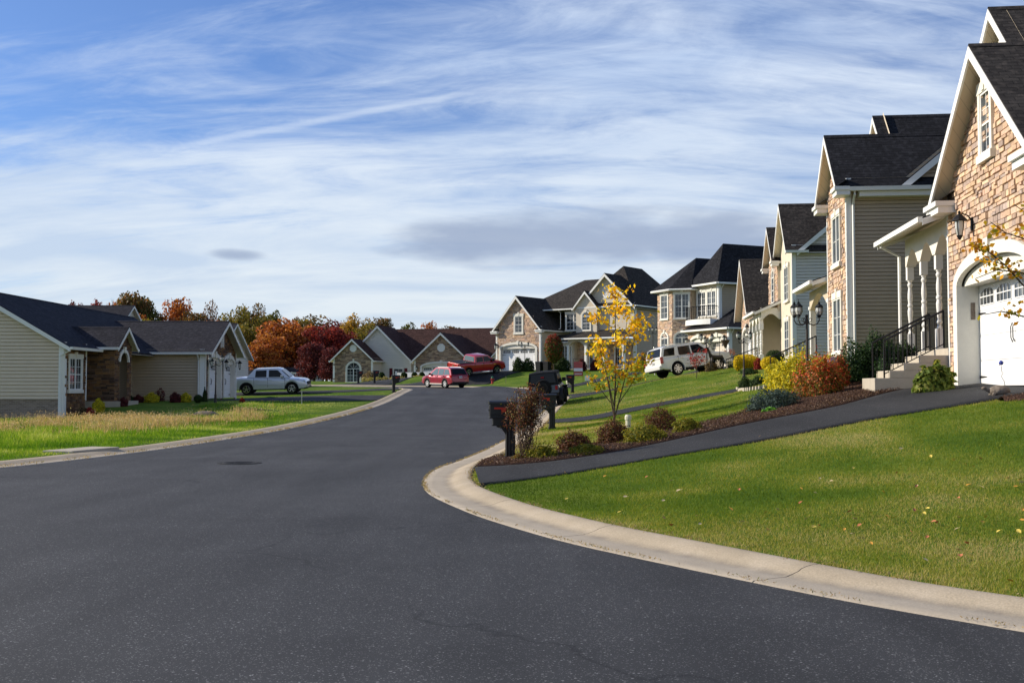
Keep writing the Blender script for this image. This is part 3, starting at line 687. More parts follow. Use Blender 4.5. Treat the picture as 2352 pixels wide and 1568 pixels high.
def garage_door(H, F, u, w, zs, rise, tw=.28, inset=.42, nwin=4, m='door', z0=0.0, archwin=True, tym='trimstone', hinges=True, hn=6):
    """arched surround (outer half width w/2), flat-topped sectional door set back in the opening"""
    hw = w / 2; ih = hw - tw
    q = MB(); inn = [(u - ih, z0)] + ell(u, zs, ih, rise * .62) + [(u + ih, z0)]; out = [(u - hw, z0)] + ell(u, zs, hw, rise) + [(u + hw, z0)]
    q.ring(F, inn, out, -.02, .10)
    kz = zs + rise * .62; q.plate(F, [(u - .10, kz - .06), (u + .10, kz - .06), (u + .16, zs + rise + .1), (u - .16, zs + rise + .1)], 0, .15)
    D_ = MB(); dh = zs - z0
    nr = 4; rh = dh / nr
    for r in range(nr):
        D_.fbox(F, u - ih, u + ih, z0 + r * rh + .004, z0 + (r + 1) * rh - .004, -inset - .05, -inset)
        if r < nr - 1 or nwin == 0:
            k = max(2, int(round(ih * 2 / .6)))
            for i in range(k):
                a = u - ih + ih * 2 * i / k + .05; b = u - ih + ih * 2 * (i + 1) / k - .05
                D_.fbox(F, a, b, z0 + r * rh + .06, z0 + (r + 1) * rh - .06, -inset, -inset + .006)
    door = D_.build('garage_door', m, H)
    q.build('surround', 'trimstone', door)
    if nwin:
        g = MB(); fr = MB(); ww = ih * 2 / nwin
        for i in range(nwin):
            a = u - ih + ww * i + .1; b = a + ww - .2; zb, zt = z0 + 3 * rh + .12, z0 + 4 * rh - .08
            top = [(a + (b - a) * j / 6, (zt - .10) + (.10 * math.sin(math.pi * j / 6) if archwin else .10)) for j in range(7)]
            g.face([fp(F, x, zz, -inset + .004) for x, zz in [(b, zb)] + top[::-1] + [(a, zb)]])
            for j in range(0, 5): x = a + (b - a) * j / 4; fr.fbox(F, x - .010, x + .010, zb, zt - (.09 if archwin and j in (0, 4) else .02 if archwin else 0), -inset + .002, -inset + .016)
            for zz in (zb, (zb + zt) / 2, zt - .0): fr.fbox(F, a + (.08 if zz == zt and archwin else 0), b - (.08 if zz == zt and archwin else 0), zz - .012, zz + .012, -inset + .002, -inset + .018)
        g.build('window_pane', 'glass', door); fr.build('window_grille', m, door)
    if hinges:
        for sx in (-1, 1):
            for zz in (z0 + .2, z0 + dh * .72):
                k = MB(); a = u + sx * ih; k.plate(F, [(a, zz - .03), (a - sx * .42, zz - .012), (a - sx * .5, zz), (a - sx * .42, zz + .012), (a, zz + .03)] [::(-1 if sx > 0 else 1)], -inset + .005, -inset + .02); k.build('strap_hinge', 'iron', door)
            k = MB(); x = u + sx * .08; k.tube([fp(F, x, z0 + dh * .40, -inset + .01), fp(F, x - sx * .02, z0 + dh * .44, -inset + .05), fp(F, x - sx * .02, z0 + dh * .54, -inset + .05), fp(F, x, z0 + dh * .58, -inset + .01)], .011, 5); k.build('handle', 'iron', door)
    r = MB(); # reveal faces and tympanum above the flat head
    r.fbox(F, u - ih - .002, u - ih + .0, z0, zs, -inset - .05, -.02); r.fbox(F, u + ih, u + ih + .002, z0, zs, -inset - .05, -.02)
    r.plate(F, ell(u, zs, ih, rise * .62)[::-1], -inset - .05, -.07)
    r.build('reveal', tym, door)
    return door
def uvface(mb, pts, flip=False):
    p = [Vector(q) for q in pts]; n = (p[1] - p[0]).cross(p[2] - p[0]).normalized()
    if n.z < 0: p = p[::-1]; n = -n
    t = Vector((0, 0, 1)).cross(n); t = t.normalized() if t.length > 1e-4 else Vector((1, 0, 0)); s = n.cross(t)
    mb.face(p, None, [(q.dot(t), q.dot(s)) for q in p])
def gable_roof(H, ax, a0, a1, b0, b1, zg, sl, m, og=.35, oe=.3, ends=(1, 1), gut=(1, 1), ret=0, th=.10, rk=.17, sof=True, down=None):
    """ridge along ax ('x' or 'y') from a0 to a1; walls at b0,b1; zg = roof height at the eave edge (b0-oe)"""
    P = (lambda a, b, z: (a, b, z)) if ax == 'x' else (lambda a, b, z: (b, a, z))
    A0, A1 = a0 - (og if ends[0] else 0), a1 + (og if ends[1] else 0); B0, B1 = b0 - oe, b1 + oe; bm = (B0 + B1) / 2; zr = zg + sl * (bm - B0)
    r = MB(); uvface(r, [P(A0, B0, zg), P(A1, B0, zg), P(A1, bm, zr), P(A0, bm, zr)]); uvface(r, [P(A0, B1, zg), P(A1, B1, zg), P(A1, bm, zr), P(A0, bm, zr)])
    for b, s in ((B0, 1), (B1, -1)):
        r.face([P(A0, b, zg), P(A1, b, zg), P(A1, b, zg - th * .5), P(A0, b, zg - th * .5)], None, [(0, .01), (1, .01), (1, .02), (0, .02)])
    for A in (A0, A1):
        for b in (B0, B1): r.face([P(A, b, zg), P(A, bm, zr), P(A, bm, zr - .035), P(A, b, zg - .035)], None, [(0, .01), (1, .01), (1, .02), (0, .02)])
    # ridge cap
    r.hu = True
    cap = .13
    for s in (-1, 1): uvface(r, [P(A0, bm, zr + .02), P(A1, bm, zr + .02), P(A1, bm + s * cap, zr + .02 - sl * cap), P(A0, bm + s * cap, zr + .02 - sl * cap)])
    ro = r.build('roof', m, H)
    for A, e, sg in ((A0, ends[0], -1), (A1, ends[1], 1)):
        if not e: continue
        for b in (B0, B1):
            lo, hi = (A - .012, A + .035) if sg < 0 else (A - .035, A + .012)
            vs = [P(q, bb, zz) for q in (lo, hi) for bb, zz in ((b, zg - .035), (bm, zr - .035), (bm, zr - .035 - rk * math.sqrt(1 + sl * sl)), (b, zg - .035 - rk))]
            f = MB(); f.add(vs, [(0, 1, 2, 3), (7, 6, 5, 4), (0, 4, 5, 1), (1, 5, 6, 2), (2, 6, 7, 3), (3, 7, 4, 0)]); f.build('rake_board', 'trim', ro, fixn=True)
    if sof:
        q = MB(); d = th * math.sqrt(1 + sl * sl)
        for b in (B0, B1): q.face([P(A0, b, zg - d), P(A1, b, zg - d), P(A1, bm, zr - d), P(A0, bm, zr - d)])
        q.build('soffit', 'soffit', ro)
    for b, bw, g, sg in ((B0, b0, gut[0], -1), (B1, b1, gut[1], 1)):
        if not g: continue
        k = MB(); lo, hi = sorted((b + sg * .11, b - sg * .005)); vs = [(lo, -.13), (hi, -.13), (hi, .0), (lo - (.02 if sg < 0 else 0), .0)] if sg < 0 else [(lo, -.13), (hi, -.13), (hi + .02, .0), (lo, .0)]
        gs, ge = (A0, A1)
        if isinstance(g, tuple): gs, ge = g
        v = [P(A, bb, zg + dz) for A in (gs, ge) for bb, dz in vs]
        k.add(v, [(0, 1, 2, 3), (7, 6, 5, 4), (0, 4, 5, 1), (1, 5, 6, 2), (2, 6, 7, 3), (3, 7, 4, 0)]); k.build('gutter', 'trim', ro, fixn=True)
    if ret:   # eave returns on the gable ends
        for A, e, sg in ((A0, ends[0], -1), (A1, ends[1], 1)):
            if not e: continue
            for b, s in ((B0, 1), (B1, -1)):
                k = MB(); lo, hi = (A, A + og + .02) if sg < 0 else (A - og - .02, A); c0, c1 = sorted((b - s * .10, b + s * ret))
                p0 = P(lo, c0, zg - .30); p1 = P(hi, c1, zg - .12)
                k.box(min(p0[0], p1[0]), max(p0[0], p1[0]), min(p0[1], p1[1]), max(p0[1], p1[1]), zg - .26, zg - .10)
                lo2, hi2 = (A - .07, A + og) if sg < 0 else (A - og, A + .07); p0 = P(lo2, c0 - .02, 0); p1 = P(hi2, c1 + .04, 0)
                k.box(min(p0[0], p1[0]), max(p0[0], p1[0]), min(p0[1], p1[1]), max(p0[1], p1[1]), zg - .10, zg + .02); k.build('eave_return', 'trim', ro)
                k = MB(); pk = [(c0, zg + .02), (c1, zg + .02), (b, zg + .02 + .3)]
                w0, w1 = (A, A + og) if sg < 0 else (A, A - og)
                uvface(k, [P(w0, c0, zg + .02), P(w0, c1, zg + .02), P(w1, c1, zg + .30), P(w1, c0, zg + .30)]); k.build('return_roof', m, ro)
    return zr
def hip_roof(H, x0, x1, y0, y1, zg, sl, m, oe=.35, gut=(1, 1, 1, 1), zt=None, sly=None):
    X0, X1, Y0, Y1 = x0 - oe, x1 + oe, y0 - oe, y1 + oe; wx, wy = X1 - X0, Y1 - Y0
    if wx >= wy: h = wy / 2; a = (X0 + h, (Y0 + Y1) / 2, zg + sl * h); b = (X1 - h, (Y0 + Y1) / 2, zg + sl * h)
    else: h = wx / 2; a = ((X0 + X1) / 2, Y0 + h, zg + sl * h); b = ((X0 + X1) / 2, Y1 - h, zg + sl * h)
    c = [(X0, Y0, zg), (X1, Y0, zg), (X1, Y1, zg), (X0, Y1, zg)]; r = MB()
    if wx >= wy: fs = [(c[0], c[1], b, a), (c[1], c[2], b), (c[2], c[3], a, b), (c[3], c[0], a)]
    else: fs = [(c[0], c[1], a), (c[1], c[2], b, a), (c[2], c[3], b), (c[3], c[0], a, b)]
    for f in fs: uvface(r, f)
    ro = r.build('roof', m, H)
    q = MB(); q.face([(X0, Y0, zg - .14), (X0, Y1, zg - .14), (X1, Y1, zg - .14), (X1, Y0, zg - .14)]); q.build('soffit', 'soffit', ro)
    bx = [(X0, X1, Y0 - .11, Y0 + .01), (X1 - .01, X1 + .11, Y0, Y1), (X0, X1, Y1 - .01, Y1 + .11), (X0 - .11, X0 + .01, Y0, Y1)]
    for g, b_ in zip(gut, bx):
        if g: k = MB(); k.box(*b_, zg - .13, zg + .005); k.build('gutter', 'trim', ro)
    return a[2]
def shed(H, x0, x1, y0, y1, z0, z1, m, gut=True, th=.12, ends=True, sof=True):
    """low edge at y0 height z0, high edge at y1 height z1"""
    r = MB(); uvface(r, [(x0, y0, z0), (x1, y0, z0), (x1, y1, z1), (x0, y1, z1)])
    for x in (x0, x1): r.face([(x, y0, z0), (x, y1, z1), (x, y1, z1 - .04), (x, y0, z0 - .04)], None, [(0, .01), (1, .01), (1, .02), (0, .02)])
    ro = r.build('porch_roof', m, H)
    q = MB(); q.face([(x0, y0, z0 - th), (x1, y0, z0 - th), (x1, y1, z1 - th), (x0, y1, z1 - th)]); q.build('soffit', 'soffit', ro)
    k = MB()
    if gut: k.box(x0, x1, y0 - .11, y0 + .01, z0 - .13, z0 + .005); k.build('gutter', 'trim', ro)
    if ends:
        for x in (x0, x1):
            e = MB(); vs = [(xx, yy, zz) for xx in (x - .02, x + .02) for yy, zz in ((y0, z0 - .04), (y1, z1 - .04), (y1, z1 - .2), (y0, z0 - .2))]
            e.add(vs, [(0, 1, 2, 3), (7, 6, 5, 4), (0, 4, 5, 1), (1, 5, 6, 2), (2, 6, 7, 3), (3, 7, 4, 0)]); e.build('rake_board', 'trim', ro, fixn=True)
    return ro
def arcade(H, F, bays, z0, rise, z1, th=.28, m='trimstone'):
    """beam with arched underside; bays = list of (u0,u1) of the openings"""
    mb = MB(); N = 14; pr = None
    us = []
    for a, b in bays: us += [(a + (b - a) * i / N, z0 + rise * math.sin(math.pi * i / N)) for i in range(N + 1)]
    us = [(us[0][0] - .12, z0)] + us + [(us[-1][0] + .12, z0)]
    for (a, za), (b, zb) in zip(us[:-1], us[1:]):
        if b - a < 1e-5: continue
        P = lambda u, z, n: fp(F, u, z, n)
        mb.face([P(a, za, 0), P(b, zb, 0), P(b, z1, 0), P(a, z1, 0)]); mb.face([P(a, za, -th), P(a, z1, -th), P(b, z1, -th), P(b, zb, -th)])
        mb.face([P(a, za, -th), P(b, zb, -th), P(b, zb, 0), P(a, za, 0)])
    for u, s in ((us[0][0], 1), (us[-1][0], -1)): mb.face([fp(F, u, z0, 0), fp(F, u, z1, 0), fp(F, u, z1, -th), fp(F, u, z0, -th)])
    return mb.build('arcade', m, H)
def turned_column(H, x, y, z0, z1, s=.10):
    h = z1 - z0; k = MB(); k.box(x - s, x + s, y - s, y + s, z0, z0 + h * .22); k.box(x - s, x + s, y - s, y + s, z1 - h * .16, z1)
    a, b = h * .22, h * .84; L = b - a
    prof = [(.8, 0), (.95, .02), (.6, .05), (.6, .07), (.98, .10), (.98, .12), (.62, .15), (.70, .22), (.95, .36), (1.0, .42), (.72, .49), (.98, .51), (.98, .54), (.72, .56), (.92, .66), (.9, .74), (.62, .86), (.95, .90), (.95, .92), (.62, .95), (.9, .98), (.8, 1)]
    k.lathe([(s * r * .84, a + L * t) for r, t in prof], (x, y, z0), 12); return k.build('porch_column', 'trim', H)
def sq_column(H, x, y, z0, z1, s=.11):
    k = MB(); k.box(x - s, x + s, y - s, y + s, z0 + .12, z1 - .12); k.box(x - s - .04, x + s + .04, y - s - .04, y + s + .04, z0, z0 + .12); k.box(x - s - .04, x + s + .04, y - s - .04, y + s + .04, z1 - .12, z1)
    return k.build('porch_column', 'trim', H)
def downspout(H, x, y, z0, z1, ox=0, oy=-.25):
    k = MB(); k.tube([(x + ox, y + oy, z1), (x + ox, y + oy, z1 - .14), (x, y, z1 - .42), (x, y, z0 + .25), (x, y, z0 + .12), (x + ox * .8, y + oy * .8, z0 + .05)], .045, 4); return k.build('downspout', 'trim', H)
def lantern(H, F, u, z, sc=1.0):
    k = MB(); x, y, _ = fp(F, u, z, .28 * sc); k.box(*sorted((fp(F, u - .05, 0, .0)[0], fp(F, u + .05, 0, .07)[0])), *sorted((fp(F, u - .05, 0, 0)[1], fp(F, u + .05, 0, .07)[1])), z - .1 * sc, z + .16 * sc)
    a = fp(F, u, z + .08 * sc, .03); k.tube([a, fp(F, u, z + .2 * sc, .12 * sc), fp(F, u, z + .24 * sc, .22 * sc), (x, y, z + .2 * sc)], .014 * sc, 5)
    k.lathe([(.012, .30), (.03, .27), (.02, .24), (.06, .21), (.14, .12), (.15, .10), (.09, .09)], (x, y, z), 10) if sc == 1 else k.lathe([(r * sc, h * sc) for r, h in [(.012, .30), (.03, .27), (.02, .24), (.06, .21), (.14, .12), (.15, .10), (.09, .09)]], (x, y, z), 8)
    k.lathe([(.06 * sc, -.19 * sc), (.05 * sc, -.22 * sc), (.015 * sc, -.28 * sc)][::-1], (x, y, z), 8)
    for b_ in range(4): cb, sb = math.cos(b_ * math.pi / 2 + .78) * sc, math.sin(b_ * math.pi / 2 + .78) * sc; k.tube([(x + cb * .055, y + sb * .055, z - .19 * sc), (x + cb * .085, y + sb * .085, z - .04 * sc), (x + cb * .09, y + sb * .09, z + .10 * sc)], .007 * sc, 4)
    o = k.build('wall_lantern', 'iron', H); g = MB(); g.lathe([(.05 * sc, -.19 * sc), (.08 * sc, -.05 * sc), (.085 * sc, .09 * sc)], (x, y, z), 8); g.build('lamp_glass', 'lampglass', o); return o
def railing(H, pts, h=.9, nb=.11, m='iron', name='railing', slope_posts=True):
    """pts = polyline of floor points (x,y,z)"""
    k = MB()
    for p, q in zip(pts[:-1], pts[1:]):
        p, q = Vector(p), Vector(q); up = Vector((0, 0, h)); lo = Vector((0, 0, .10))
        k.tube([p + up, q + up], .027, 4); k.tube([p + lo, q + lo], .013, 4); L = (q - p).length; n = max(1, int(L / nb))
        for i in range(n + 1):
            a = p.lerp(q, i / n); r = .022 if i in (0, n) else .009; k.tube([a + (Vector((0, 0, 0)) if i in (0, n) else lo), a + up], r, 4)
    return k.build(name, m, H)
def FR(x0, y): return (x0, y, 1, 0)            # front wall frame, u to +x
def RT(x, y0): return (x, y0, 0, 1)            # right side wall (faces +x), u to +y
def LF(x, y0): return (x, y0, 0, -1)           # left side wall (faces -x), u to -y
def gpoly(w, zt, sl, z0=0.0): return [(0, z0), (w, z0), (w, zt), (w / 2, zt + sl * w / 2), (0, zt)]
# ================= house 1: nearest on the right
H = empty('house', (10.7, 26.5, 1.63), -96.25)
tag(H, 'nearest stone gabled house at the right edge with arched white garage door and porch steps', 'house')
gw = 6.3; zg, sl = 4.40, .86; zt = zg + sl * .35
go = harch(3.15, -.1, 5.1, 2.33, .72)
gp = gpoly(gw, zt - .04, sl, -.5)
stone(H, FR(0, 0), gp, 'tan', [go], hr=(.08, .17), wr=(.13, .36), dep=.055)
plain(H, LF(0, 9), [(0, -.5), (9, -.5), (9, zt), (0, zt)], 'stucco'); plain(H, RT(gw, 0), [(0, -.5), (9, -.5), (9, zt), (0, zt)], 'stucco')
garage_door(H, FR(0, 0), 3.15, 5.2, 2.33, .75, tw=.30, inset=.42, nwin=4)
window(H, FR(0, 0), 3.05, 5.05, .62, 1.36, sash=1, mx=2, my=2, sur=.14, sill=.18)
gable_roof(H, 'y', 0, 9.5, 0, gw, zg, sl, 'roof_dark', og=.42, oe=.35, ends=(1, 0), ret=.95, rk=.20)
lantern(H, FR(0, 0), 1.95, 3.62, 1.15)
q = MB(); q.box(.845, .86, .22, .32, 1.55, 1.95); q.build('door_keypad', 'rock', H)
trim_boards(H, [(FR(0, 0), -.01, -.2, zt, .10)])
# upper gables behind the garage roof
plain(H, FR(-4.6, 1.9), gpoly(6.2, 6.75, .98, 2.0), 'stucco'); gable_roof(H, 'y', 1.9, 11, -4.6, 1.6, 6.45, .98, 'roof_dark', og=.42, oe=.3, ends=(1, 0), rk=.2)
q = MB(); q.ring(FR(-4.6, 1.9), ell(3.1, 8.45, .38, .42), ell(3.1, 8.45, .55, .6), 0, .08); [q.fbox(FR(-4.6, 1.9), 3.1 - .36 * math.sqrt(max(.05, 1 - ((zz - 8.45) / .45) ** 2)), 3.1 + .36 * math.sqrt(max(.05, 1 - ((zz - 8.45) / .45) ** 2)), zz, zz + .03, .02, .05) for zz in (8.46, 8.55, 8.64, 8.73, 8.82)]; q.build('gable_vent', 'trim', H)
plain(H, FR(-.9, 1.0), gpoly(3.4, 6.4, .98, 3.0), 'stucco'); gable_roof(H, 'y', 1.0, 8, -.9, 2.5, 6.15, .98, 'roof_dark', og=.35, oe=.25, ends=(1, 0), rk=.16)
plain(H, LF(-4.6, 11), [(0, -.5), (9, -.5), (9, 6.75), (0, 6.75)], 'stucco')
plain(H, FR(-4.6, 2.3), [(0, .9), (4.6, .9), (4.6, 6.6), (0, 6.6)], 'stucco2')
window(H, FR(-4.6, 2.3), 2.6, 1.2, 1.5, 1.9, sash=2)
# porch
px0 = -4.55
q = MB(); q.box(px0, 0, -.02, 2.3, .72, .92); q.build('porch_floor', 'concrete', H)
stone(H, FR(px0, 0), [(0, -.6), (-px0, -.6), (-px0, .72), (0, .72)], 'tan', hr=(.08, .17), wr=(.13, .36), dep=.05); plain(H, LF(px0, 2.3), [(0, -.6), (2.3, -.6), (2.3, .72), (0, .72)], 'stucco')
cols = [-1.42, -2.86, -4.32]
for cx_ in cols: turned_column(H, cx_, .12, .92, 3.38, .088)
arcade(H, FR(0, 0), [(-4.2, -2.98), (-2.74, -1.54), (-1.30, -.02)], 3.36, .42, 4.13, .26, 'trimstone')
arcade(H, LF(-4.42, 2.3), [(.15, 2.1)], 3.36, .42, 4.13, .26, 'trimstone')
shed(H, -4.95, -.05, -.62, 2.2, 4.14, 5.1, 'roof_dark')
downspout(H, -4.52, -.12, .0, 4.1, -.0, -.5)
# steps
q = MB()
for i in range(4): q.box(-1.55, -.1, -1.80 + i * .36, -.02 if i == 3 else -.02, -.4 if i == 0 else i * .185 + .0, (i + 1) * .185)
q.build('steps', 'concrete', H, bevel=.012)
for xx in (-.18, -1.45): railing(H, [(xx, -1.55, .185), (xx, -.12, .92)], .92, .12)
railing(H, [(-.12, -.02, .92), (-.12, .6, .92)], .92, .12); railing(H, [(-1.5, .1, .92), (-2.7, .1, .92)], .92, .12)
# ================= house 2
H = empty('house', (11.15, 36, 2.55), -96.3)
tag(H, 'tall second house on the right with wide taupe siding side wall and black shingle roof', 'house')
zg, sl = 5.62, 1.03; zt = zg + sl * .35
stone(H, FR(-3.6, 0), gpoly(3.6, zt - .04, sl, -.8), 'tan', [hrect(1.95, 3.35, 1.3, 1.6), hrect(1.95, .3, 1.3, 1.75)], hr=(.09, .2), wr=(.15, .42), dep=.05)
window(H, FR(-3.6, 0), 1.95, 3.32, 1.3, 1.65, sash=2, mx=1, my=2, sur=.10, sill=.16, rail=False)
window(H, FR(-3.6, 0), 1.95, .25, 1.35, 1.85, sash=2, mx=2, my=3, sur=.14, sill=.2, rail=False)
siding(H, RT(0, 0), [(0, -.9), (12.6, -.9), (12.6, zt), (7.3, zt + .84 * 5.0), (6.9, zt + .84 * 5.0), (1.9, zt), (0, zt)], 'side_tan', lap=.125)
siding(H, LF(-3.6, 2), [(0, -.8), (2, -.8), (2, zt), (0, zt)], 'side_tan', lap=.125)
plain(H, FR(-11, 2), [(0, -.8), (7.4, -.8), (7.4, zt), (0, zt)], 'stucco')
trim_boards(H, [(FR(-3.6, 0), 3.56, -.9, zt, .15), (RT(0, 0), .05, -.9, zt, .16), (FR(-3.6, 0), .05, -.9, zt, .12)])
gable_roof(H, 'y', 0, 9.0, -3.6, 0, zg, sl, 'roof_black', og=.42, oe=.35, ends=(1, 0), gut=(1, (-.4, 2.6)), ret=.62, rk=.18)
gable_roof(H, 'x', -11, 0, 1.9, 12.6, zg, .84, 'roof_black', og=.30, oe=.3, ends=(1, 1), gut=(0, 0), rk=.24)
plain(H, FR(-7.8, 2.4), gpoly(5.0, 6.9, sl, 0), 'stucco'); gable_roof(H, 'y', 2.4, 10, -7.8, -2.8, 6.45, sl, 'roof_black', og=.4, oe=.3, ends=(1, 0), rk=.16)
q = MB(); q.box(.0, .34, .34, 2.7, zg - .3, zg - .12); q.build('soffit_box', 'trim', H)
downspout(H, .09, .18, -.5, zg - .1, .28, -.0)
# porch on the far side of the stone bay
q = MB(); q.box(-8.2, -3.65, -.1, 2, -.3, .05); q.build('porch_floor', 'concrete', H)
shed(H, -8.0, -3.75, -.55, 2.0, 2.95, 3.8, 'roof_black'); arcade(H, FR(0, 0), [(-7.8, -3.95)], 2.1, .55, 2.85, .24, 'stucco2')
for cx_ in (-3.86, -7.9): sq_column(H, cx_, .12, .05, 2.27)
railing(H, [(-5.2, -1.9, -.75), (-5.2, -.2, .05)], .92, .13)
# ================= house 3
H = empty('house', (15.0, 58, 2.95), -96.05)
tag(H, 'third house on the right with pale gray siding side wall and cream stucco front gable', 'house')
zg, sl = 5.9, 1.12; zt = zg + sl * .3
plain(H, FR(-4.6, 0), gpoly(4.6, zt - .04, sl, -.6), 'stucco', [hrect(2.7, .3, 1.4, 1.9), hrect(2.7, 3.4, 1.4, 1.9)])
window(H, FR(-4.6, 0), 2.7, 3.4, 1.5, 1.85, sash=2, mx=1); window(H, FR(-4.6, 0), 2.7, .3, 1.5, 2.0, sash=2, mx=1)
siding(H, RT(0, 0), [(0, -.8), (11, -.8), (11, zt), (6.2, zt + .85 * 5.1), (5.8, zt + .85 * 5.1), (.6, zt), (0, zt)], 'side_gray', lap=.165)
trim_boards(H, [(FR(-4.6, 0), 4.55, -.7, zt, .17), (RT(0, 0), .08, -.7, zt, .2)])
gable_roof(H, 'y', 0, 6, -4.6, 0, zg, sl, 'roof_dark', og=.4, oe=.3, ends=(1, 0), ret=0, gut=(1, (-.4, .8)), rk=.18)
gable_roof(H, 'x', -9.5, 0, .5, 11, zg, .85, 'roof_dark', og=.3, oe=.3, ends=(0, 1), gut=(0, 0), rk=.26)
# stone bay
stone(H, FR(-8.6, -.15), gpoly(4.0, 6.05, 1.0, 3.0), 'tan', [harch(2.3, 3.7, .9, 4.9, .45)], hr=(.1, .22), wr=(.2, .5), dep=.04); plain(H, RT(-4.6, -.15), [(0, 3), (1, 3), (1, 6), (0, 6)], 'stucco')
window(H, FR(-8.6, -.15), 2.3, 3.6, 1.0, 1.95, sash=1, arch=.45)
gable_roof(H, 'y', -.15, 5, -8.6, -4.6, 5.85, 1.0, 'roof_dark', og=.38, oe=.28, ends=(1, 0), ret=.5, rk=.16)
plain(H, FR(-10, .9), [(0, -.6), (5.4, -.6), (5.4, 3.6), (0, 3.6)], 'stucco2')
# porch with arched end beam
q = MB(); q.box(-10, -4.6, -1.3, .9, -.6, .0); q.build('porch_floor', 'concrete', H)
shed(H, -10, -4.5, -1.5, .9, 3.0, 4.05, 'roof_dark'); arcade(H, FR(0, -1.2), [(-9.8, -8.2), (-8.0, -6.4), (-6.2, -4.9)], 2.3, .4, 2.86, .22, 'trimstone')
arcade(H, RT(-4.62, -1.2), [(.2, 1.1)], 2.55, .3, 3.2, .22, 'trimstone')
for cx_ in (-4.75, -6.3, -8.1, -9.9): turned_column(H, cx_, -1.1, 0, 2.32, .12)
railing(H, [(-5.0, -3.1, -.7), (-5.0, -1.3, 0)], .92, .14)
q = MB(); q.lathe([(.16, 0), (.2, .2), (.1, .3)], (-5.6, -.3, .0), 8); q.build('porch_urn', 'concrete', H)
# garage wing
zg, sl = 3.3, .98; zt = zg + .98 * .35
stone(H, FR(-17.2, -.9), gpoly(6.9, zt - .04, sl, -.6), 'tan', [harch(3.45, -.2, 5.2, 2.1, .6)], hr=(.1, .22), wr=(.2, .5), dep=.04)
garage_door(H, FR(-17.2, -.9), 3.45, 5.3, 2.1, .62, inset=.3)
plain(H, RT(-10.3, -.9), [(0, -.6), (8, -.6), (8, zt), (0, zt)], 'stucco2'); trim_boards(H, [(FR(-17.2, -.9), 6.85, -.6, zt, .16), (RT(-10.3, -.9), .08, -.6, zt, .18)])
gable_roof(H, 'y', -.9, 7, -17.2, -10.3, zg, sl, 'roof_dark', og=.5, oe=.4, ends=(1, 0), rk=.18)
lantern(H, FR(-17.2, -.9), 6.3, 2.3, 1.2)
# ================= house 4
H = empty('house', (16.37, 82, 3.12), -65)
tag(H, 'house with steep black hipped roofs, stone bay tower and small iron railed balcony', 'house')
gp = [(0, -.6), (5.4, -.6), (5.4, 3.0), (0, 3.0)]
stone(H, FR(-5.4, 0), gp, 'tan', [harch(1.5, -.2, 2.4, 1.95, .6), harch(3.95, -.2, 2.4, 1.95, .6)], hr=(.1, .22), wr=(.2, .5), dep=.04)
for u in (1.5, 3.95): garage_door(H, FR(-5.4, 0), u, 2.45, 1.95, .62, tw=.14, inset=.3, nwin=2, m='doorpeach')
for u in (.15, 2.72, 5.2): lantern(H, FR(-5.4, 0), u, 2.1, 1.1)
siding(H, RT(0, 0), [(0, -.6), (8, -.6), (8, 2.9), (0, 2.9)], 'side_tan', lap=.17); trim_boards(H, [(FR(-5.4, 0), 5.3, -.5, 2.9, .2), (RT(0, 0), .1, -.5, 2.9, .2)])
siding(H, LF(-5.4, 3), [(0, -.6), (3, -.6), (3, 2.9), (0, 2.9)], 'side_tan', lap=.17)
hip_roof(H, -5.4, 0, 0, 8, 2.95, .62, 'roof_black', .38); downspout(H, .06, .2, 0, 2.9, .25, 0)
ux0, ux1, uy = -5.7, -2.5, .9
plain(H, FR(ux0, uy), [(0, 2.9), (ux1 - ux0, 2.9), (ux1 - ux0, 6.6), (0, 6.6)], 'stucco')
window(H, FR(ux0, uy), .95, 4.05, 1.15, 1.95, sash=2, sur=.1); window(H, FR(ux0, uy), 2.3, 4.05, 1.15, 1.95, sash=2, sur=.1)
siding(H, RT(ux1, uy), [(0, 2.5), (8, 2.5), (8, 6.6), (0, 6.6)], 'side_tan', lap=.17); trim_boards(H, [(RT(ux1, uy), .1, 3.2, 6.6, .22), (FR(ux0, uy), 3.1, 3.2, 6.6, .2)])
plain(H, LF(ux0, uy + 5), [(0, 2.5), (5, 2.5), (5, 6.6), (0, 6.6)], 'stucco2')
hip_roof(H, ux0, ux1, uy, 8.5, 6.6, 1.65, 'roof_black', .42); downspout(H, ux1 + .06, uy + .2, 3.6, 6.55, .3, 0)
# balcony
q = MB(); pts = [(ux0 - .3, -.25)] + [(ux0 + .3 + 1.3 * (1 - math.cos(a)), -.35 - .25 * math.sin(a)) for a in [math.pi * i / 8 for i in range(9)]] + [(ux1 - .1, -.25)]
pts = [(ux0 - .4 + i * (ux1 - ux0 + .3) / 10, .5 - .75 * math.sin(math.pi * (.16 + .68 * i / 10))) for i in range(11)]
n = len(pts); v = [(x, y, 3.35) for x, y in pts] + [(pts[-1][0], uy, 3.35), (pts[0][0], uy, 3.35)]; v2 = [(x, y, 3.78) for x, y, _ in v]; m_ = len(v)
q.add(v + v2, [tuple(range(m_)), tuple(range(2 * m_ - 1, m_ - 1, -1))] + [(i, (i + 1) % m_, m_ + (i + 1) % m_, m_ + i) for i in range(m_)]); q.build('balcony', 'trim', H)
railing(H, [(pts[0][0] + .05, uy, 3.78)] + [(x, y + .06, 3.78) for x, y in pts] + [(pts[-1][0] - .05, uy, 3.78)], 1.0, .13, name='balcony_railing')
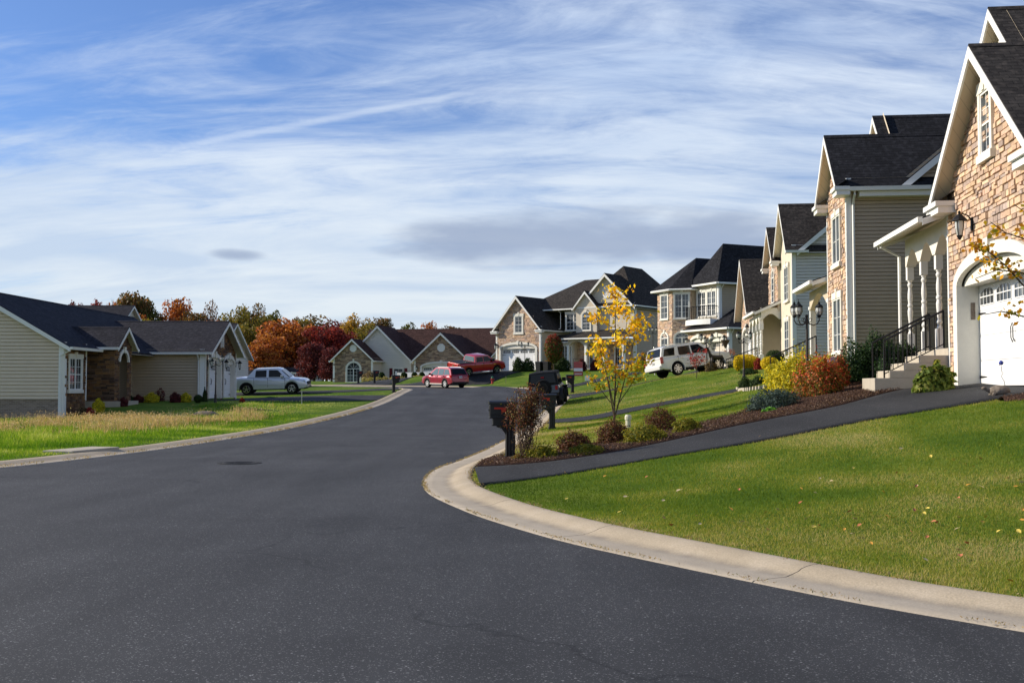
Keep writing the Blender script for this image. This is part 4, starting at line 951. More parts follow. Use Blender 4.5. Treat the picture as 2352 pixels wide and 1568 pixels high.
# bay tower (front face and chamfered face towards the street)
s_ = 1.12; bx, by = -5.55, .45; k7 = .7071
FA = (bx - s_, by - s_, k7, k7); LA = s_ / k7; FBx = bx - s_ - 2.15; FB = (FBx, by - s_, 1, 0)
for F_, L in ((FA, LA), (FB, 2.15)):
    wl = 1.15 if F_ is FA else 1.0
    stone(H, F_, [(0, -.8), (L, -.8), (L, 6.5), (0, 6.5)], 'tan', [harch(L / 2, .2, wl, 2.0, .4)] + [hrect(L / 2, 4.0, wl, 1.9)], hr=(.1, .22), wr=(.2, .5), dep=.04)
    window(H, F_, L / 2, 4.0, wl, 1.95, sash=2 if F_ is FA else 1, sur=.1); window(H, F_, L / 2, .35, wl, 2.5, sash=2 if F_ is FA else 1, arch=.42, sur=.12)
siding(H, RT(bx, by), [(0, -.5), (2, -.5), (2, 6.5), (0, 6.5)], 'side_tan', lap=.17); plain(H, LF(FBx, 6), [(0, -.6), (6 + s_ - by, -.6), (6 + s_ - by, 6.5), (0, 6.5)], 'stucco2')
r = MB(); e = .4; z = 6.35; pl = [(FBx - e, 5), (FBx - e, by - s_ - e), (bx - s_ + e * .4, by - s_ - e), (bx + e * .7, by - e * .55), (bx + e * .7, 5)]; ap = ((FBx + bx) / 2 - .1, 2.1, 9.1); ap2 = (ap[0], 5, 9.1)
for a, b in zip(pl[:-1], pl[1:]):
    if a[1] == 5: uvface(r, [(a[0], a[1], z), (b[0], b[1], z), ap, ap2])
    elif b[1] == 5: uvface(r, [(a[0], a[1], z), (b[0], b[1], z), ap2, ap])
    else: uvface(r, [(a[0], a[1], z), (b[0], b[1], z), ap])
ro = r.build('roof', 'roof_black', H)
k = MB(); k.face([(x, y, z - .15) for x, y in pl]); k.build('soffit', 'soffit', ro)
k = MB(); k.tube([(x, y, z - .07) for x, y in pl], .085, 4); k.build('gutter', 'trim', ro)
plain(H, FR(-11, 8.4), [(0, 0), (9, 0), (9, 6.6), (0, 6.6)], 'stucco2'); siding(H, RT(-1.2, 8.0), [(0, -.6), (9, -.6), (9, 6.7), (0, 6.7)], 'side_tan', lap=.17)
hip_roof(H, -11, -1.2, 8.0, 17, 6.6, .72, 'roof_black', .4)
# ================= house 5
H = empty('house', (-1.7, 118, 3.32), -37.7)
tag(H, 'large cream stucco house with stone garage gable behind the yellow tree', 'house')
zg, sl = 4.25, 1.12; gw = 5.95; zt = zg + sl * .35
stone(H, FR(0, 0), gpoly(gw, zt - .04, sl, -.5), 'tan', [harch(gw / 2, -.2, 5.05, 2.35, .7), hrect(gw / 2 + .1, 4.0, 1.0, 1.8)], hr=(.12, .25), wr=(.25, .6), dep=.05)
garage_door(H, FR(0, 0), gw / 2, 5.15, 2.35, .72, tw=.26, inset=.3)
window(H, FR(0, 0), gw / 2 + .1, 4.05, .95, 1.75, sash=1, sur=.17, sill=.2)
plain(H, RT(gw, 0), [(0, -.5), (8, -.5), (8, zt), (0, zt)], 'stucco2'); siding(H, LF(0, 9), [(0, -.5), (9, -.5), (9, zt), (0, zt)], 'side_gray', lap=.2)
trim_boards(H, [(FR(0, 0), gw - .07, -.5, zt, .2), (FR(0, 0), .07, -.5, zt, .2), (RT(gw, 0), .1, -.5, zt, .2)])
gable_roof(H, 'y', 0, 9, 0, gw, zg, sl, 'roof_dark', og=.45, oe=.35, ends=(1, 0), ret=.75, rk=.2); lantern(H, FR(0, 0), .22, 2.6, 1.5)
# main block
my = 3.3; x0, x1 = 4.2, 15.5; ze = 6.6
plain(H, FR(gw, my), [(0, -.5), (x1 - gw, -.5), (x1 - gw, ze + .3), (0, ze + .3)], 'stucco'); siding(H, RT(x1, my - .0), [(0, -.6), (11, -.6), (11, ze + .3), (0, ze + .3)], 'side_tan', lap=.2)
trim_boards(H, [(FR(gw, my), x1 - gw - .1, -.5, ze, .24), (RT(x1, my), .12, -.5, ze, .22)])
hip_roof(H, .8, x1, my, 13.5, ze, .64, 'roof_dark', .45)
hip_roof(H, 8.4, x1, my, 14.2, ze, 1.15, 'roof_dark', .45, gut=(0, 0, 0, 0))
plain(H, FR(8.9, my - .12), gpoly(6.6, ze + .1, 1.0, ze - 3.2), 'stucco'); gable_roof(H, 'y', my - .12, 9.5, 8.9, x1, ze - .18, 1.0, 'roof_dark', og=.5, oe=.35, ends=(1, 0), gut=(0, 0), rk=.22)
q = MB(); c8 = [(3.3 + .42 * math.cos(a), 8.15 + .5 * math.sin(a)) for a in [math.pi / 8 + math.pi / 4 * i for i in range(8)]]; c9 = [(3.3 + .6 * math.cos(a), 8.15 + .7 * math.sin(a)) for a in [math.pi / 8 + math.pi / 4 * i for i in range(8)]]
q.ring(FR(8.9, my - .12), c8 + [c8[0]], c9 + [c9[0]], 0, .09); q.plate(FR(8.9, my - .12), c8, 0, .04); [q.fbox(FR(8.9, my - .12), 2.98, 3.62, 7.85 + i * .12, 7.89 + i * .12, .04, .07) for i in range(6)]; q.build('gable_vent', 'trim', H)
shed(H, 8.8, x1 + .1, my - .62, my - .1, ze + .02, ze + .42, 'roof_dark', sof=False)
plain(H, FR(8.7, my - .7), gpoly(2.6, ze + .15, 1.15, 3.7), 'stucco'); plain(H, RT(11.3, my - .7), [(0, 3.7), (.7, 3.7), (.7, ze), (0, ze)], 'stucco'); plain(H, LF(8.7, my), [(0, 3.7), (.7, 3.7), (.7, ze), (0, ze)], 'stucco')
gable_roof(H, 'y', my - .7, 7, 8.7, 11.3, ze - .12, 1.15, 'roof_dark', og=.35, oe=.3, ends=(1, 0), rk=.18)
window(H, FR(8.7, my - .7), 1.3, 4.2, 1.0, 1.9, arch=.45, sur=.12, sash=1)
window(H, FR(gw, my), 2.0, 4.3, 1.9, 1.75, sash=2, sur=.14); window(H, FR(gw, my), 7.55, 4.3, 2.6, 1.75, sash=3, sur=.14)
# ground floor bay and porch
plain(H, FR(6.1, my - .6), [(0, -.5), (2.3, -.5), (2.3, 3.0), (0, 3.0)], 'stucco'); plain(H, RT(8.4, my - .6), [(0, -.5), (.6, -.5), (.6, 3), (0, 3)], 'stucco'); plain(H, LF(6.1, my), [(0, -.5), (.6, -.5), (.6, 3), (0, 3)], 'stucco')
window(H, FR(6.1, my - .6), 1.1, .35, 1.7, 2.3, sash=2, my=3, sur=.14); shed(H, 5.9, 8.6, my - 1.0, my, 3.05, 3.85, 'roof_dark')
q = MB(); q.box(8.4, x1, 1.2, my, -.4, .12); q.build('porch_floor', 'concrete', H)
stone(H, FR(8.4, my - .01), [(0, 0), (7.05, 0), (7.05, 3), (0, 3)], 'tan', [hrect(2.6, 0, 2.3, 2.5), hrect(5.3, .5, 1.3, 1.9)], hr=(.12, .25), wr=(.25, .6), dep=.03)
cols = [8.55, 10.75, 12.95, 15.3]
for c_ in cols: sq_column(H, c_, 1.4, .12, 2.6, .13)
arcade(H, FR(0, 1.25), [(cols[i] + .15, cols[i + 1] - .15) for i in range(3)], 2.55, .48, 3.2, .28, 'stucco2'); arcade(H, RT(15.45, 1.25), [(.35, 1.85)], 2.55, .4, 3.2, .28, 'stucco2')
shed(H, 8.1, 15.75, .8, my, 3.32, 4.25, 'roof_dark')
q = MB(); F_ = FR(8.4, my)
q.fbox(F_, 1.45, 3.75, .12, 2.5, -.06, .04); d_ = q.build('front_door', 'trim', H)
for a, b in ((1.6, 1.95), (2.2, 3.0), (3.25, 3.6)): q = MB(); q.fbox(F_, a, b, .35, 2.2, .03, .05); q.build('door_glass', 'glass', d_)
window(H, F_, 5.3, .5, 1.2, 1.8, sash=2, sur=.1)
downspout(H, gw + .3, my - .08, 4.4, ze, .0, -.4)
# ================= house 6: ranch with brown roof
H = empty('house', (-22.5, 137, 2.05), -14)
tag(H, 'low ranch house with brown roof and arched window behind the white picket fence', 'house')
def octv(F, u, z, r):
    q = MB(); a8 = [math.pi / 8 + math.pi / 4 * i for i in range(9)]; q.ring(F, [(u + r * .72 * math.cos(a), z + r * .72 * math.sin(a)) for a in a8], [(u + r * math.cos(a), z + r * math.sin(a)) for a in a8], 0, .1)
    q.plate(F, [(u + r * .72 * math.cos(a), z + r * .72 * math.sin(a)) for a in a8[:-1]], 0, .05); [q.fbox(F, u - r * .55, u + r * .55, z - r * .5 + i * r * .25, z - r * .42 + i * r * .25, .05, .08) for i in range(5)]; q.build('gable_vent', 'trim', H)
w1 = 5.3; zg, sl = 2.8, .92; zt = zg + sl * .35
stone(H, FR(0, 0), gpoly(w1, zt - .03, sl, -.4), 'buff', [harch(2.75, .15, 1.8, 1.8, .85)], hr=(.12, .24), wr=(.3, .7), dep=.05)
window(H, FR(0, 0), 2.75, .15, 1.75, 2.45, arch=.8, sash=2, sur=.2, key=True, my=2); octv(FR(0, 0), 2.7, 4.35, .48)
siding(H, RT(w1, 0), [(0, -.4), (3.5, -.4), (3.5, zt), (0, zt)], 'side_white', lap=.2); siding(H, LF(0, 5), [(0, -.4), (5, -.4), (5, zt), (0, zt)], 'side_white', lap=.2)
trim_boards(H, [(FR(0, 0), .1, -.3, zt, .24), (FR(0, 0), w1 - .1, -.3, zt, .24)])
gable_roof(H, 'y', 0, 7, 0, w1, zg, sl, 'roof_brown', og=.45, oe=.35, ends=(1, 0), rk=.2)
w2a, w2b = .4, 9.3; zg2, sl2 = 2.65, .98
siding(H, FR(w2a, 3), gpoly(w2b - w2a, zg2 + sl2 * .35 - .03, sl2, -.4), 'side_white', lap=.2); siding(H, RT(w2b, 3), [(0, -.4), (2, -.4), (2, 3), (0, 3)], 'side_white', lap=.2)
gable_roof(H, 'y', 3, 9, w2a, w2b, zg2, sl2, 'roof_brown', og=.4, oe=.35, ends=(1, 0), rk=.22)
W_ = window(H, FR(w2a, 3), 7.2, .55, 1.25, 1.3, sash=1, sur=.08, key=False)
for sg in (-1, 1): q = MB(); q.fbox(FR(w2a, 3), 7.2 + sg * 1.0 - .2, 7.2 + sg * 1.0 + .2, .5, 1.9, 0, .07); q.build('shutter', 'shutter', W_)
gable_roof(H, 'x', 1.5, 26, 4.5, 14.5, 2.65, .85, 'roof_brown', og=.4, oe=.35, ends=(1, 1), rk=.2)
plain(H, FR(9.3, 5), [(0, -.4), (3, -.4), (3, 2.8), (0, 2.8)], 'stucco2'); siding(H, LF(1.5, 14.5), gpoly(10, 2.95, .85, -.4), 'side_white', lap=.2)
w3a, w3b = 11.0, 18.0; zg3, sl3 = 2.6, .93; zt3 = zg3 + .93 * .35
stone(H, FR(w3a, -.8), gpoly(w3b - w3a, zt3 - .03, sl3, -.4), 'buff', [harch(3.5, -.2, 5.3, 1.95, .68)], hr=(.12, .24), wr=(.3, .7), dep=.05)
garage_door(H, FR(w3a, -.8), 3.5, 5.4, 1.95, .7, tw=.26, inset=.3, archwin=False); octv(FR(w3a, -.8), 3.5, 4.3, .52)
siding(H, LF(w3a, 5), [(0, -.4), (5.8, -.4), (5.8, zt3), (0, zt3)], 'side_white', lap=.2); siding(H, RT(w3b, -.8), [(0, -.4), (5.8, -.4), (5.8, zt3), (0, zt3)], 'side_white', lap=.2)
trim_boards(H, [(FR(w3a, -.8), .1, -.3, zt3, .24), (FR(w3a, -.8), 6.9, -.3, zt3, .24)])
gable_roof(H, 'y', -.8, 8, w3a, w3b, zg3, sl3, 'roof_brown', og=.4, oe=.35, ends=(1, 0), rk=.22); lantern(H, FR(w3a, -.8), .45, 1.8, 1.2)
siding(H, FR(19.5, 3.2), gpoly(7.0, 3.0, 1.0, -.4), 'side_gray', lap=.2); gable_roof(H, 'y', 3.2, 9, 19.5, 26.5, 2.7, 1.0, 'roof_brown', og=.4, oe=.35, ends=(1, 0), rk=.2)
# ================= left house
H = empty('house', (-21.4, 52, .9), 90)
tag(H, 'left house with cream lap siding gable, brick foundation and two narrow white garage doors', 'house')
zg, sl = 2.6, .585; wd = 8.9; zt = zg + sl * .4
siding(H, LF(0, wd), gpoly(wd, zt - .02, sl, .12), 'side_cream', lap=.17)
plain(H, LF(0, wd), [(0, -1.6), (wd, -1.6), (wd, .12), (0, .12)], 'brick', name='brick_foundation', n=-.03, uv=True)
gable_roof(H, 'x', 0, 22, 0, wd, zg, sl, 'roof_navy', og=.3, oe=.4, ends=(1, 1), gut=((-.3, 3.6), 1), rk=.2)
stone(H, FR(0, 0), [(0, -1.4), (2.6, -1.4), (2.6, zt), (0, zt)], 'brown', [hrect(1.25, .55, 1.5, 1.55)], hr=(.1, .2), wr=(.2, .45), dep=.05)
window(H, FR(0, 0), 1.25, .55, 1.45, 1.55, sash=2, mx=2, sur=.12, sill=.16)
trim_boards(H, [(FR(0, 0), .1, -1.4, zt, .2), (LF(0, wd), wd - .12, -1.4, zt, .24), (FR(0, 0), 2.62, 0, zt, .12)]); downspout(H, -.08, .12, -1.2, zg, -.0, -.45)
siding(H, FR(2.6, .9), [(0, -.3), (9.4, -.3), (9.4, zt), (0, zt)], 'side_tan', lap=.17); trim_boards(H, [(FR(2.6, .9), 1.0, 0, zt, .2)])
plain(H, LF(12, 1.5), [(0, -.5), (4.8, -.5), (4.8, 3.0), (0, 3.0)], 'side_cream') if 0 else None
# entry porch
e0, e1, ey = 3.9, 6.3, -1.0
stone(H, LF(e0, 1.0), [(0, -.5), (2.0, -.5), (2.0, 2.75), (0, 2.75)], 'brown', [], hr=(.1, .2), wr=(.2, .45), dep=.05)
stone(H, FR(e0, ey), gpoly(e1 - e0, 2.85, .72, -.5), 'brown', [harch(1.2, 0, 1.15, 2.0, .5)], hr=(.1, .2), wr=(.2, .45), dep=.05)
q = MB(); q.ring(FR(e0, ey), ell(1.2, 2.0, .57, .50), ell(1.2, 2.0, .74, .68), 0, .09); q.plate(FR(e0, ey), [(1.12, 2.48), (1.28, 2.48), (1.34, 2.78), (1.06, 2.78)], 0, .13); q.build('arch_trim', 'trimstone', H)
plain(H, FR(e0, 1.0), [(0, -.5), (2.4, -.5), (2.4, 2.7), (0, 2.7)], 'side_tan'); plain(H, RT(e1, ey), [(0, -.5), (2, -.5), (2, 2.75), (0, 2.75)], 'side_tan')
gable_roof(H, 'y', ey, 3.5, e0, e1, 2.72, .75, 'roof_navy', og=.3, oe=.3, ends=(1, 0), rk=.16, ret=0)
q = MB(); q.box(3.7, 6.5, -1.35, 1, -.6, -.04); q.build('porch_floor', 'concrete', H)
# garage wing
zg, sl = 2.72, .52; gy0, gy1 = -3.35, 1.5; zt = zg + sl * .35; gl = 7.2
siding(H, LF(12, 1.5), [(0, -.4), (1.5 - gy0, -.4), (1.5 - gy0, zt), (0, zt)], 'side_tan', lap=.17)
stone(H, FR(12, gy0), gpoly(gl, zt - .03, sl, -.4), 'brown', [harch(1.95, -.2, 2.85, 2.1, .62), harch(5.25, -.2, 2.85, 2.1, .62)], hr=(.1, .2), wr=(.2, .45), dep=.04)
for u in (1.95, 5.25): garage_door(H, FR(12, gy0), u, 2.9, 2.1, .64, tw=.2, inset=.2, nwin=2)
for u in (.3, 3.6, 6.95): lantern(H, FR(12, gy0), u, 2.1, 1.1)
q = MB(); F_ = FR(12, gy0); q.ring(F_, [(gl / 2 - .2, 3.2)] + ell(gl / 2, 3.75, .2, .25) + [(gl / 2 + .2, 3.2)], [(gl / 2 - .3, 3.1)] + ell(gl / 2, 3.75, .3, .38) + [(gl / 2 + .3, 3.1)], 0, .08); [q.fbox(F_, gl / 2 - .2, gl / 2 + .2, 3.18 + i * .11, 3.23 + i * .11, .0, .05) for i in range(7)]; q.build('gable_vent', 'trim', H)
trim_boards(H, [(LF(12, 1.5), 1.5 - gy0 - .16, -.4, zt, .3), (FR(12, gy0), .06, -.4, zt, .12), (FR(12, gy0), gl - .1, -.4, zt, .2)])
gable_roof(H, 'y', gy0, 9, 12, 12 + gl, zg, sl, 'roof_navy', og=.5, oe=.35, ends=(1, 0), rk=.2); downspout(H, 11.9, gy0 + .35, -.2, zg - .05, -.25, 0)
# neighbours behind
def simple_house(loc, rz, L, Wd, zg, sl, wall, roof, label, ov=.4, gable_front=None, z0=-1):
    H = empty('house', loc, rz); tag(H, label, 'house')
    siding(H, FR(0, 0), [(0, z0), (L, z0), (L, zg + .2), (0, zg + .2)], wall, lap=.2); siding(H, RT(L, 0), gpoly(Wd, zg + sl * ov - .03, sl, z0), wall, lap=.2); siding(H, LF(0, Wd), gpoly(Wd, zg + sl * ov - .03, sl, z0), wall, lap=.2)
    gable_roof(H, 'x', 0, L, 0, Wd, zg, sl, roof, og=.4, oe=ov, ends=(1, 1)); window(H, FR(0, 0), L * .3, .8, 1.2, 1.4, sash=2); window(H, FR(0, 0), L * .7, .8, 1.2, 1.4, sash=2)
    return H
H = simple_house((-58, 88, .9), 0, 34, 11, 3.2, .50, 'side_white', 'roof_navy', 'dark roofed house just behind the left garage, only its ridge showing')
H = simple_house((-46.5, 96, 1.2), 0, 11, 10, 4.6, .62, 'side_white', 'roof_navy', 'neighbouring house with a white trimmed roof peak above the left ridge')
siding(H, FR(2.5, -2), gpoly(5, 5.0, .7, -1), 'side_white', lap=.2); gable_roof(H, 'y', -2, 6, 2.5, 7.5, 4.8, .9, 'roof_navy', og=.4, oe=.3, ends=(1, 0))
H = simple_house((-44, 172, 1.5), 4, 13, 9, 1.7, .32, 'side_gray', 'roof_navy', 'long low dark roofed house beyond the silver pickup truck')
# ------------------------------------------------------------------ vehicles (x forward, y left)
def vehicle(name, label, cat, x, y, rz, L, W_, paintm, deck, cabin, wins, wx, wr, zb=.30, wb=.90, wt=.72, glass='carglass', rimm='rim', spokes=5, tyrew=.24, ends=(.10, .08), extra=None, archm='plastic', belt=1.0, lift=.0, screens=((0, 1), (2, 3))):
    root = empty(name); c, s = math.cos(R(rz)), math.sin(R(rz)); f = Vector((c, s, 0)); l = Vector((-s, c, 0)); hw = W_ / 2
    def gz(a, b):
        p = f * a + l * b; X, Y = x + p.x, y + p.y; sr = float(sroad(np.array([X]), np.array([Y]))[0])
        z = GZ(X, Y) if sr > .9 else float(Hb(X, Y)) + (.0 if sr < 0 else .03)
        return z + (.022 if sr > .9 else 0)
    z4 = [gz(wx[0], hw * .9), gz(wx[0], -hw * .9), gz(wx[1], hw * .9), gz(wx[1], -hw * .9)]
    zf, zr, zl, zrr = (z4[0] + z4[1]) / 2, (z4[2] + z4[3]) / 2, (z4[0] + z4[2]) / 2, (z4[1] + z4[3]) / 2
    fz = (f * (wx[0] - wx[1]) + Vector((0, 0, zf - zr))).normalized(); lz = (l * hw * 1.8 + Vector((0, 0, zl - zrr))).normalized(); up = fz.cross(lz).normalized(); lz = up.cross(fz)
    root.matrix_world = Matrix.Translation((x, y, sum(z4) / 4 - fz.z * (wx[0] + wx[1]) / 2 + lift)) @ Matrix((fz, lz, up)).transposed().to_4x4()
    tag(root, label, cat); ra = wr + .065; xr, xf = -L / 2, L / 2
    # body shell
    xs = sorted(set([round(v, 3) for v in np.arange(xr, xf + .001, .07)] + [xr, xf] + [round(w0 + ra * math.cos(a), 3) for w0 in wx for a in np.linspace(0, math.pi, 13)]))
    dz = lambda q: float(np.interp(q, [p[0] for p in deck], [p[1] for p in deck]))
    body = MB(); V = []
    for q in xs:
        e = max(0, abs(q) - (L / 2 - .55)) / .55; w0 = hw * (1 - (ends[0] if q > 0 else ends[1]) * e ** 2.2) ; zd = dz(q)
        b = zb + (.10 * e ** 2 if q > 0 else .14 * e ** 2)
        for a_ in wx:
            t = ra * ra - (q - a_) ** 2
            if t > 0: b = max(b, wr + math.sqrt(t) * 1.0)
        sec = [(w0 * .90, b), (w0 * .985, b + .04), (w0, b + (zd - b) * .35), (w0 * .995, b + (zd - b) * .7), (w0 * .97, zd - .07), (w0 * .92, zd - .015), (w0 * .82, zd), (0, zd + .025)]
        V.append([(q, yy, max(zz, b)) for yy, zz in sec] + [(q, -yy, max(zz, b)) for yy, zz in sec[::-1][1:]])
    k = len(V[0]); body.add([p for r_ in V for p in r_], [(i * k + j, i * k + j + 1, (i + 1) * k + j + 1, (i + 1) * k + j) for i in range(len(V) - 1) for j in range(k - 1)] + [tuple(range(k)), tuple((len(V) - 1) * k + j for j in range(k - 1, -1, -1))])
    B = body.build('body', paintm, root, smooth=True, fixn=True); es = B.modifiers.new('es', 'EDGE_SPLIT'); es.split_angle = R(38)
    # cabin shell
    z0 = min(p[1] for p in cabin); z1 = max(p[1] for p in cabin); cw = lambda z: hw * (wb + (wt - wb) * (max(0, z - z0) / (z1 - z0)) ** 1.25)
    fy = [(-1, 0), (-.97, .02), (-.8, .05), (0, .075), (.8, .05), (.97, .02), (1, 0)]; cab = MB(); n = len(cabin)
    V = [(px, cw(pz) * a, pz + (b * .6 if pz > z0 + .25 * (z1 - z0) else 0)) for px, pz in cabin for a, b in fy]; m_ = len(fy)
    cab.add(V, [(i * m_ + j, i * m_ + j + 1, (i + 1) * m_ + j + 1, (i + 1) * m_ + j) for i in range(n - 1) for j in range(m_ - 1)] + [tuple(i * m_ for i in range(n)), tuple(i * m_ + m_ - 1 for i in range(n - 1, -1, -1))])
    Cb = cab.build('cabin', extra.get('cabm', paintm) if extra else paintm, root, smooth=True, fixn=True); es = Cb.modifiers.new('es', 'EDGE_SPLIT'); es.split_angle = R(30)
    for wp in wins:
        for sg in (-1, 1):
            g = MB(); g.face([(a, sg * (cw(b) + .008), b) for a, b in wp]); g.build('window', glass, root)
    segs = [(cabin[i], cabin[i + 1]) for i in range(n - 1)]
    for nm, (ia, ib) in zip(('rear_window', 'windshield'), screens):
        (ax, az), (bx, bz) = cabin[ia], cabin[ib]; g = MB(); pts = []
        for t, ww in ((.14, .84), (.93, .84)):
            qx, qz = ax + (bx - ax) * t, az + (bz - az) * t; pts.append((qx, qz, cw(qz) * ww))
        d = Vector((bx - ax, 0, bz - az)).normalized(); nn = Vector((-d.z, 0, d.x)) * .03
        if nm == 'rear_window' and nn.x > 0: nn = -nn
        if nm == 'windshield' and nn.x < 0: nn = -nn
        nn.z = abs(nn.z) + .03
        g.face([(pts[0][0] + nn.x, -pts[0][2], pts[0][1] + nn.z), (pts[0][0] + nn.x, pts[0][2], pts[0][1] + nn.z), (pts[1][0] + nn.x, pts[1][2], pts[1][1] + nn.z), (pts[1][0] + nn.x, -pts[1][2], pts[1][1] + nn.z)]); g.build(nm, glass, root)
    u = MB(); u.box(xr + .15, xf - .15, -hw * .80, hw * .80, zb - .02, max(p[1] for p in deck) - .3 if not extra or 'ub' not in extra else extra['ub']); u.build('underbody', 'plastic', root)
    # arch lips
    a_ = MB()
    for w0 in wx:
        for sg in (-1, 1):
            inn = [(w0 + ra * math.cos(t), wr + ra * math.sin(t)) for t in np.linspace(-.25, math.pi + .25, 15)]; out = [(w0 + (ra + .05) * math.cos(t), wr + (ra + .05) * math.sin(t)) for t in np.linspace(-.25, math.pi + .25, 15)]
            F = (0, -hw + .01, 1, 0) if sg < 0 else (0, hw - .01, -1, 0); ii = inn if sg < 0 else [(-p, q_) for p, q_ in inn]; oo = out if sg < 0 else [(-p, q_) for p, q_ in out]
            r_ = MB(); r_.ring(F, ii, oo, -.05, .012 + (extra.get('flare', 0) if extra else 0)); r_.build('wheel_arch', archm, root)
    # wheels
    t = MB(); tw = tyrew; t.lathe([(wr * .64, -tw * .3), (wr * .67, -tw / 2), (wr * .93, -tw / 2), (wr * .99, -tw / 2 + .04), (wr, 0), (wr * .99, tw / 2 - .04), (wr * .93, tw / 2), (wr * .67, tw / 2), (wr * .64, tw * .3)], seg=28, axis='y')
    rm = MB(); rr = wr * .66; rm.lathe([(rr, -tw * .5 - .004), (rr, -tw * .3), (rr * .9, -tw * .3), (rr * .9, -tw * .5 - .006), (rr, -tw * .5 - .004)], seg=24, axis='y', cap=False); rm.lathe([(rr * .2, -tw * .5), (rr * .24, -tw * .3)], seg=10, axis='y')
    for i in range(spokes):
        an = 2 * math.pi * (i + .25) / spokes; ca, sa = math.cos(an), math.sin(an); p = []
        for rad, hw2 in ((rr * .12, rr * .17), (rr * .92, rr * .15)):
            for sg in (-1, 1): p.append((ca * rad - sa * hw2 * sg, sa * rad + ca * hw2 * sg))
        rm.hexa([(p[0][0], -tw * .49, p[0][1]), (p[2][0], -tw * .51, p[2][1]), (p[3][0], -tw * .51, p[3][1]), (p[1][0], -tw * .49, p[1][1]), (p[0][0], -tw * .36, p[0][1]), (p[2][0], -tw * .36, p[2][1]), (p[3][0], -tw * .36, p[3][1]), (p[1][0], -tw * .36, p[1][1])])
    wh = t.build('wheel', 'rubber', root, smooth=True, fixn=True); es = wh.modifiers.new('es', 'EDGE_SPLIT'); es.split_angle = R(35)
    ri = rm.build('rim', rimm, wh); dk = MB(); dk.lathe([(rr * .9, -.01), (rr * .9, .01)], seg=20, axis='y'); dk.build('brake_disc', 'plastic', wh)
    first = True
    for w0 in wx:
        for sg in (-1, 1):
            o = wh if first else copy_tree(wh, root); first = False
            o.location = (w0, sg * (hw - tw / 2 - .015), wr); o.rotation_euler = (0, 0, 0 if sg < 0 else math.pi)
    return root, hw, cw
def vbox(root, name, m, *a, bevel=.0):
    k = MB(); k.box(*a); return k.build(name, m, root, bevel=bevel)
def seams(root, hw, lst, zb, zt):
    for xx in lst: vbox(root, 'door_seam', 'plastic', xx - .008, xx + .008, -hw - .001, -hw * .9, zb, zt); vbox(root, 'door_seam', 'plastic', xx - .008, xx + .008, hw * .9, hw + .001, zb, zt)
def sided(root, name, m, hw, x0, x1, z0, z1, th=.02, off=.0, bevel=.006):
    for sg in (-1, 1):
        y0, y1 = sorted((sg * (hw - .02 + off), sg * (hw + th + off))); vbox(root, name, m, x0, x1, y0, y1, z0, z1, bevel=bevel)
def plate(root, x, y, z, w=.31, back=True):
    vbox(root, 'license_plate', 'white', x - .012, x, y - w / 2, y + w / 2, z, z + .155, bevel=.004); o = MB()
    for i in range(6): yy = y - w * .38 + i * w * .15; o.box(x - .015, x - .011, yy, yy + w * .09, z + .045, z + .105)
    o.build('plate_characters', 'shutter', root)
# silver pickup
rt, hw, cw = vehicle('pickup_truck', 'silver crew cab pickup truck parked side-on beyond the left garage', 'pickup truck', -16.75, 75.9, 1.0, 5.25, 1.96, 'silver',
    [(-2.625, 1.02), (-2.55, 1.16), (-1.9, 1.20), (-1.2, 1.16), (.9, 1.10), (1.2, 1.12), (2.2, 1.03), (2.45, .96), (2.58, .80), (2.625, .62)],
    [(-1.50, 1.17), (-1.02, 1.69), (-.85, 1.76), (.52, 1.77), (.74, 1.72), (1.46, 1.10)], [[(-.92, 1.20), (-.88, 1.62), (-.80, 1.65), (-.14, 1.66), (-.14, 1.19)], [(.02, 1.19), (.02, 1.66), (.52, 1.66), (.66, 1.62), (1.08, 1.18)]], (1.58, -1.52), .375, zb=.34, wb=.95, wt=.74, screens=((0, 1), (4, 5)), extra={'ub': .8})
seams(rt, hw, (-1.0, -.06, 1.12), .5, 1.12); sided(rt, 'door_handle', 'silver', hw, -.86, -.68, .98, 1.02); sided(rt, 'door_handle', 'silver', hw, .06, .24, .98, 1.02); sided(rt, 'side_moulding', 'silver', hw, -1.0, .9, .66, .71); sided(rt, 'mirror', 'silver', hw, .86, 1.02, 1.17, 1.33, .16, .0, .03)
sided(rt, 'headlight', 'lens', hw * .93, 2.22, 2.50, .80, .92, .02); vbox(rt, 'grille', 'plastic', 2.58, 2.66, -.6, .6, .62, .84, bevel=.02); vbox(rt, 'bumper', 'plastic', 2.2, 2.67, -.86, .86, .36, .46, bevel=.04); sided(rt, 'taillight', 'redlens', hw * .97, -2.62, -2.5, .85, 1.1, .02); vbox(rt, 'rocker_panel', 'plastic', -1.1, 1.1, -.93, .93, .30, .36)
vbox(rt, 'rear_bumper', 'silver', -2.70, -2.5, -.85, .85, .46, .66, bevel=.03)
# maroon suv
rt, hw, cw = vehicle('parked_suv', 'small maroon suv parked at the far kerb with rear window towards us', 'suv', -5.55, 90.0, 127, 4.6, 1.80, 'maroon',
    [(-2.3, .55), (-2.27, .95), (-2.1, 1.03), (.75, 1.02), (1.0, 1.06), (1.9, .95), (2.2, .84), (2.3, .55)],
    [(-2.22, 1.0), (-1.86, 1.56), (-1.55, 1.64), (.15, 1.66), (.38, 1.61), (1.28, 1.03)], [[(-1.95, 1.10), (-1.62, 1.52), (-1.12, 1.55), (-1.12, 1.06)], [(-1.04, 1.06), (-1.04, 1.56), (-.28, 1.58), (-.28, 1.05)], [(-.18, 1.05), (-.18, 1.58), (.22, 1.56), (.92, 1.08)]], (1.32, -1.32), .345, zb=.30, wb=.94, wt=.74, glass='carglass2', rimm='rimwhite', screens=((0, 1), (4, 5)), extra={'ub': .7})
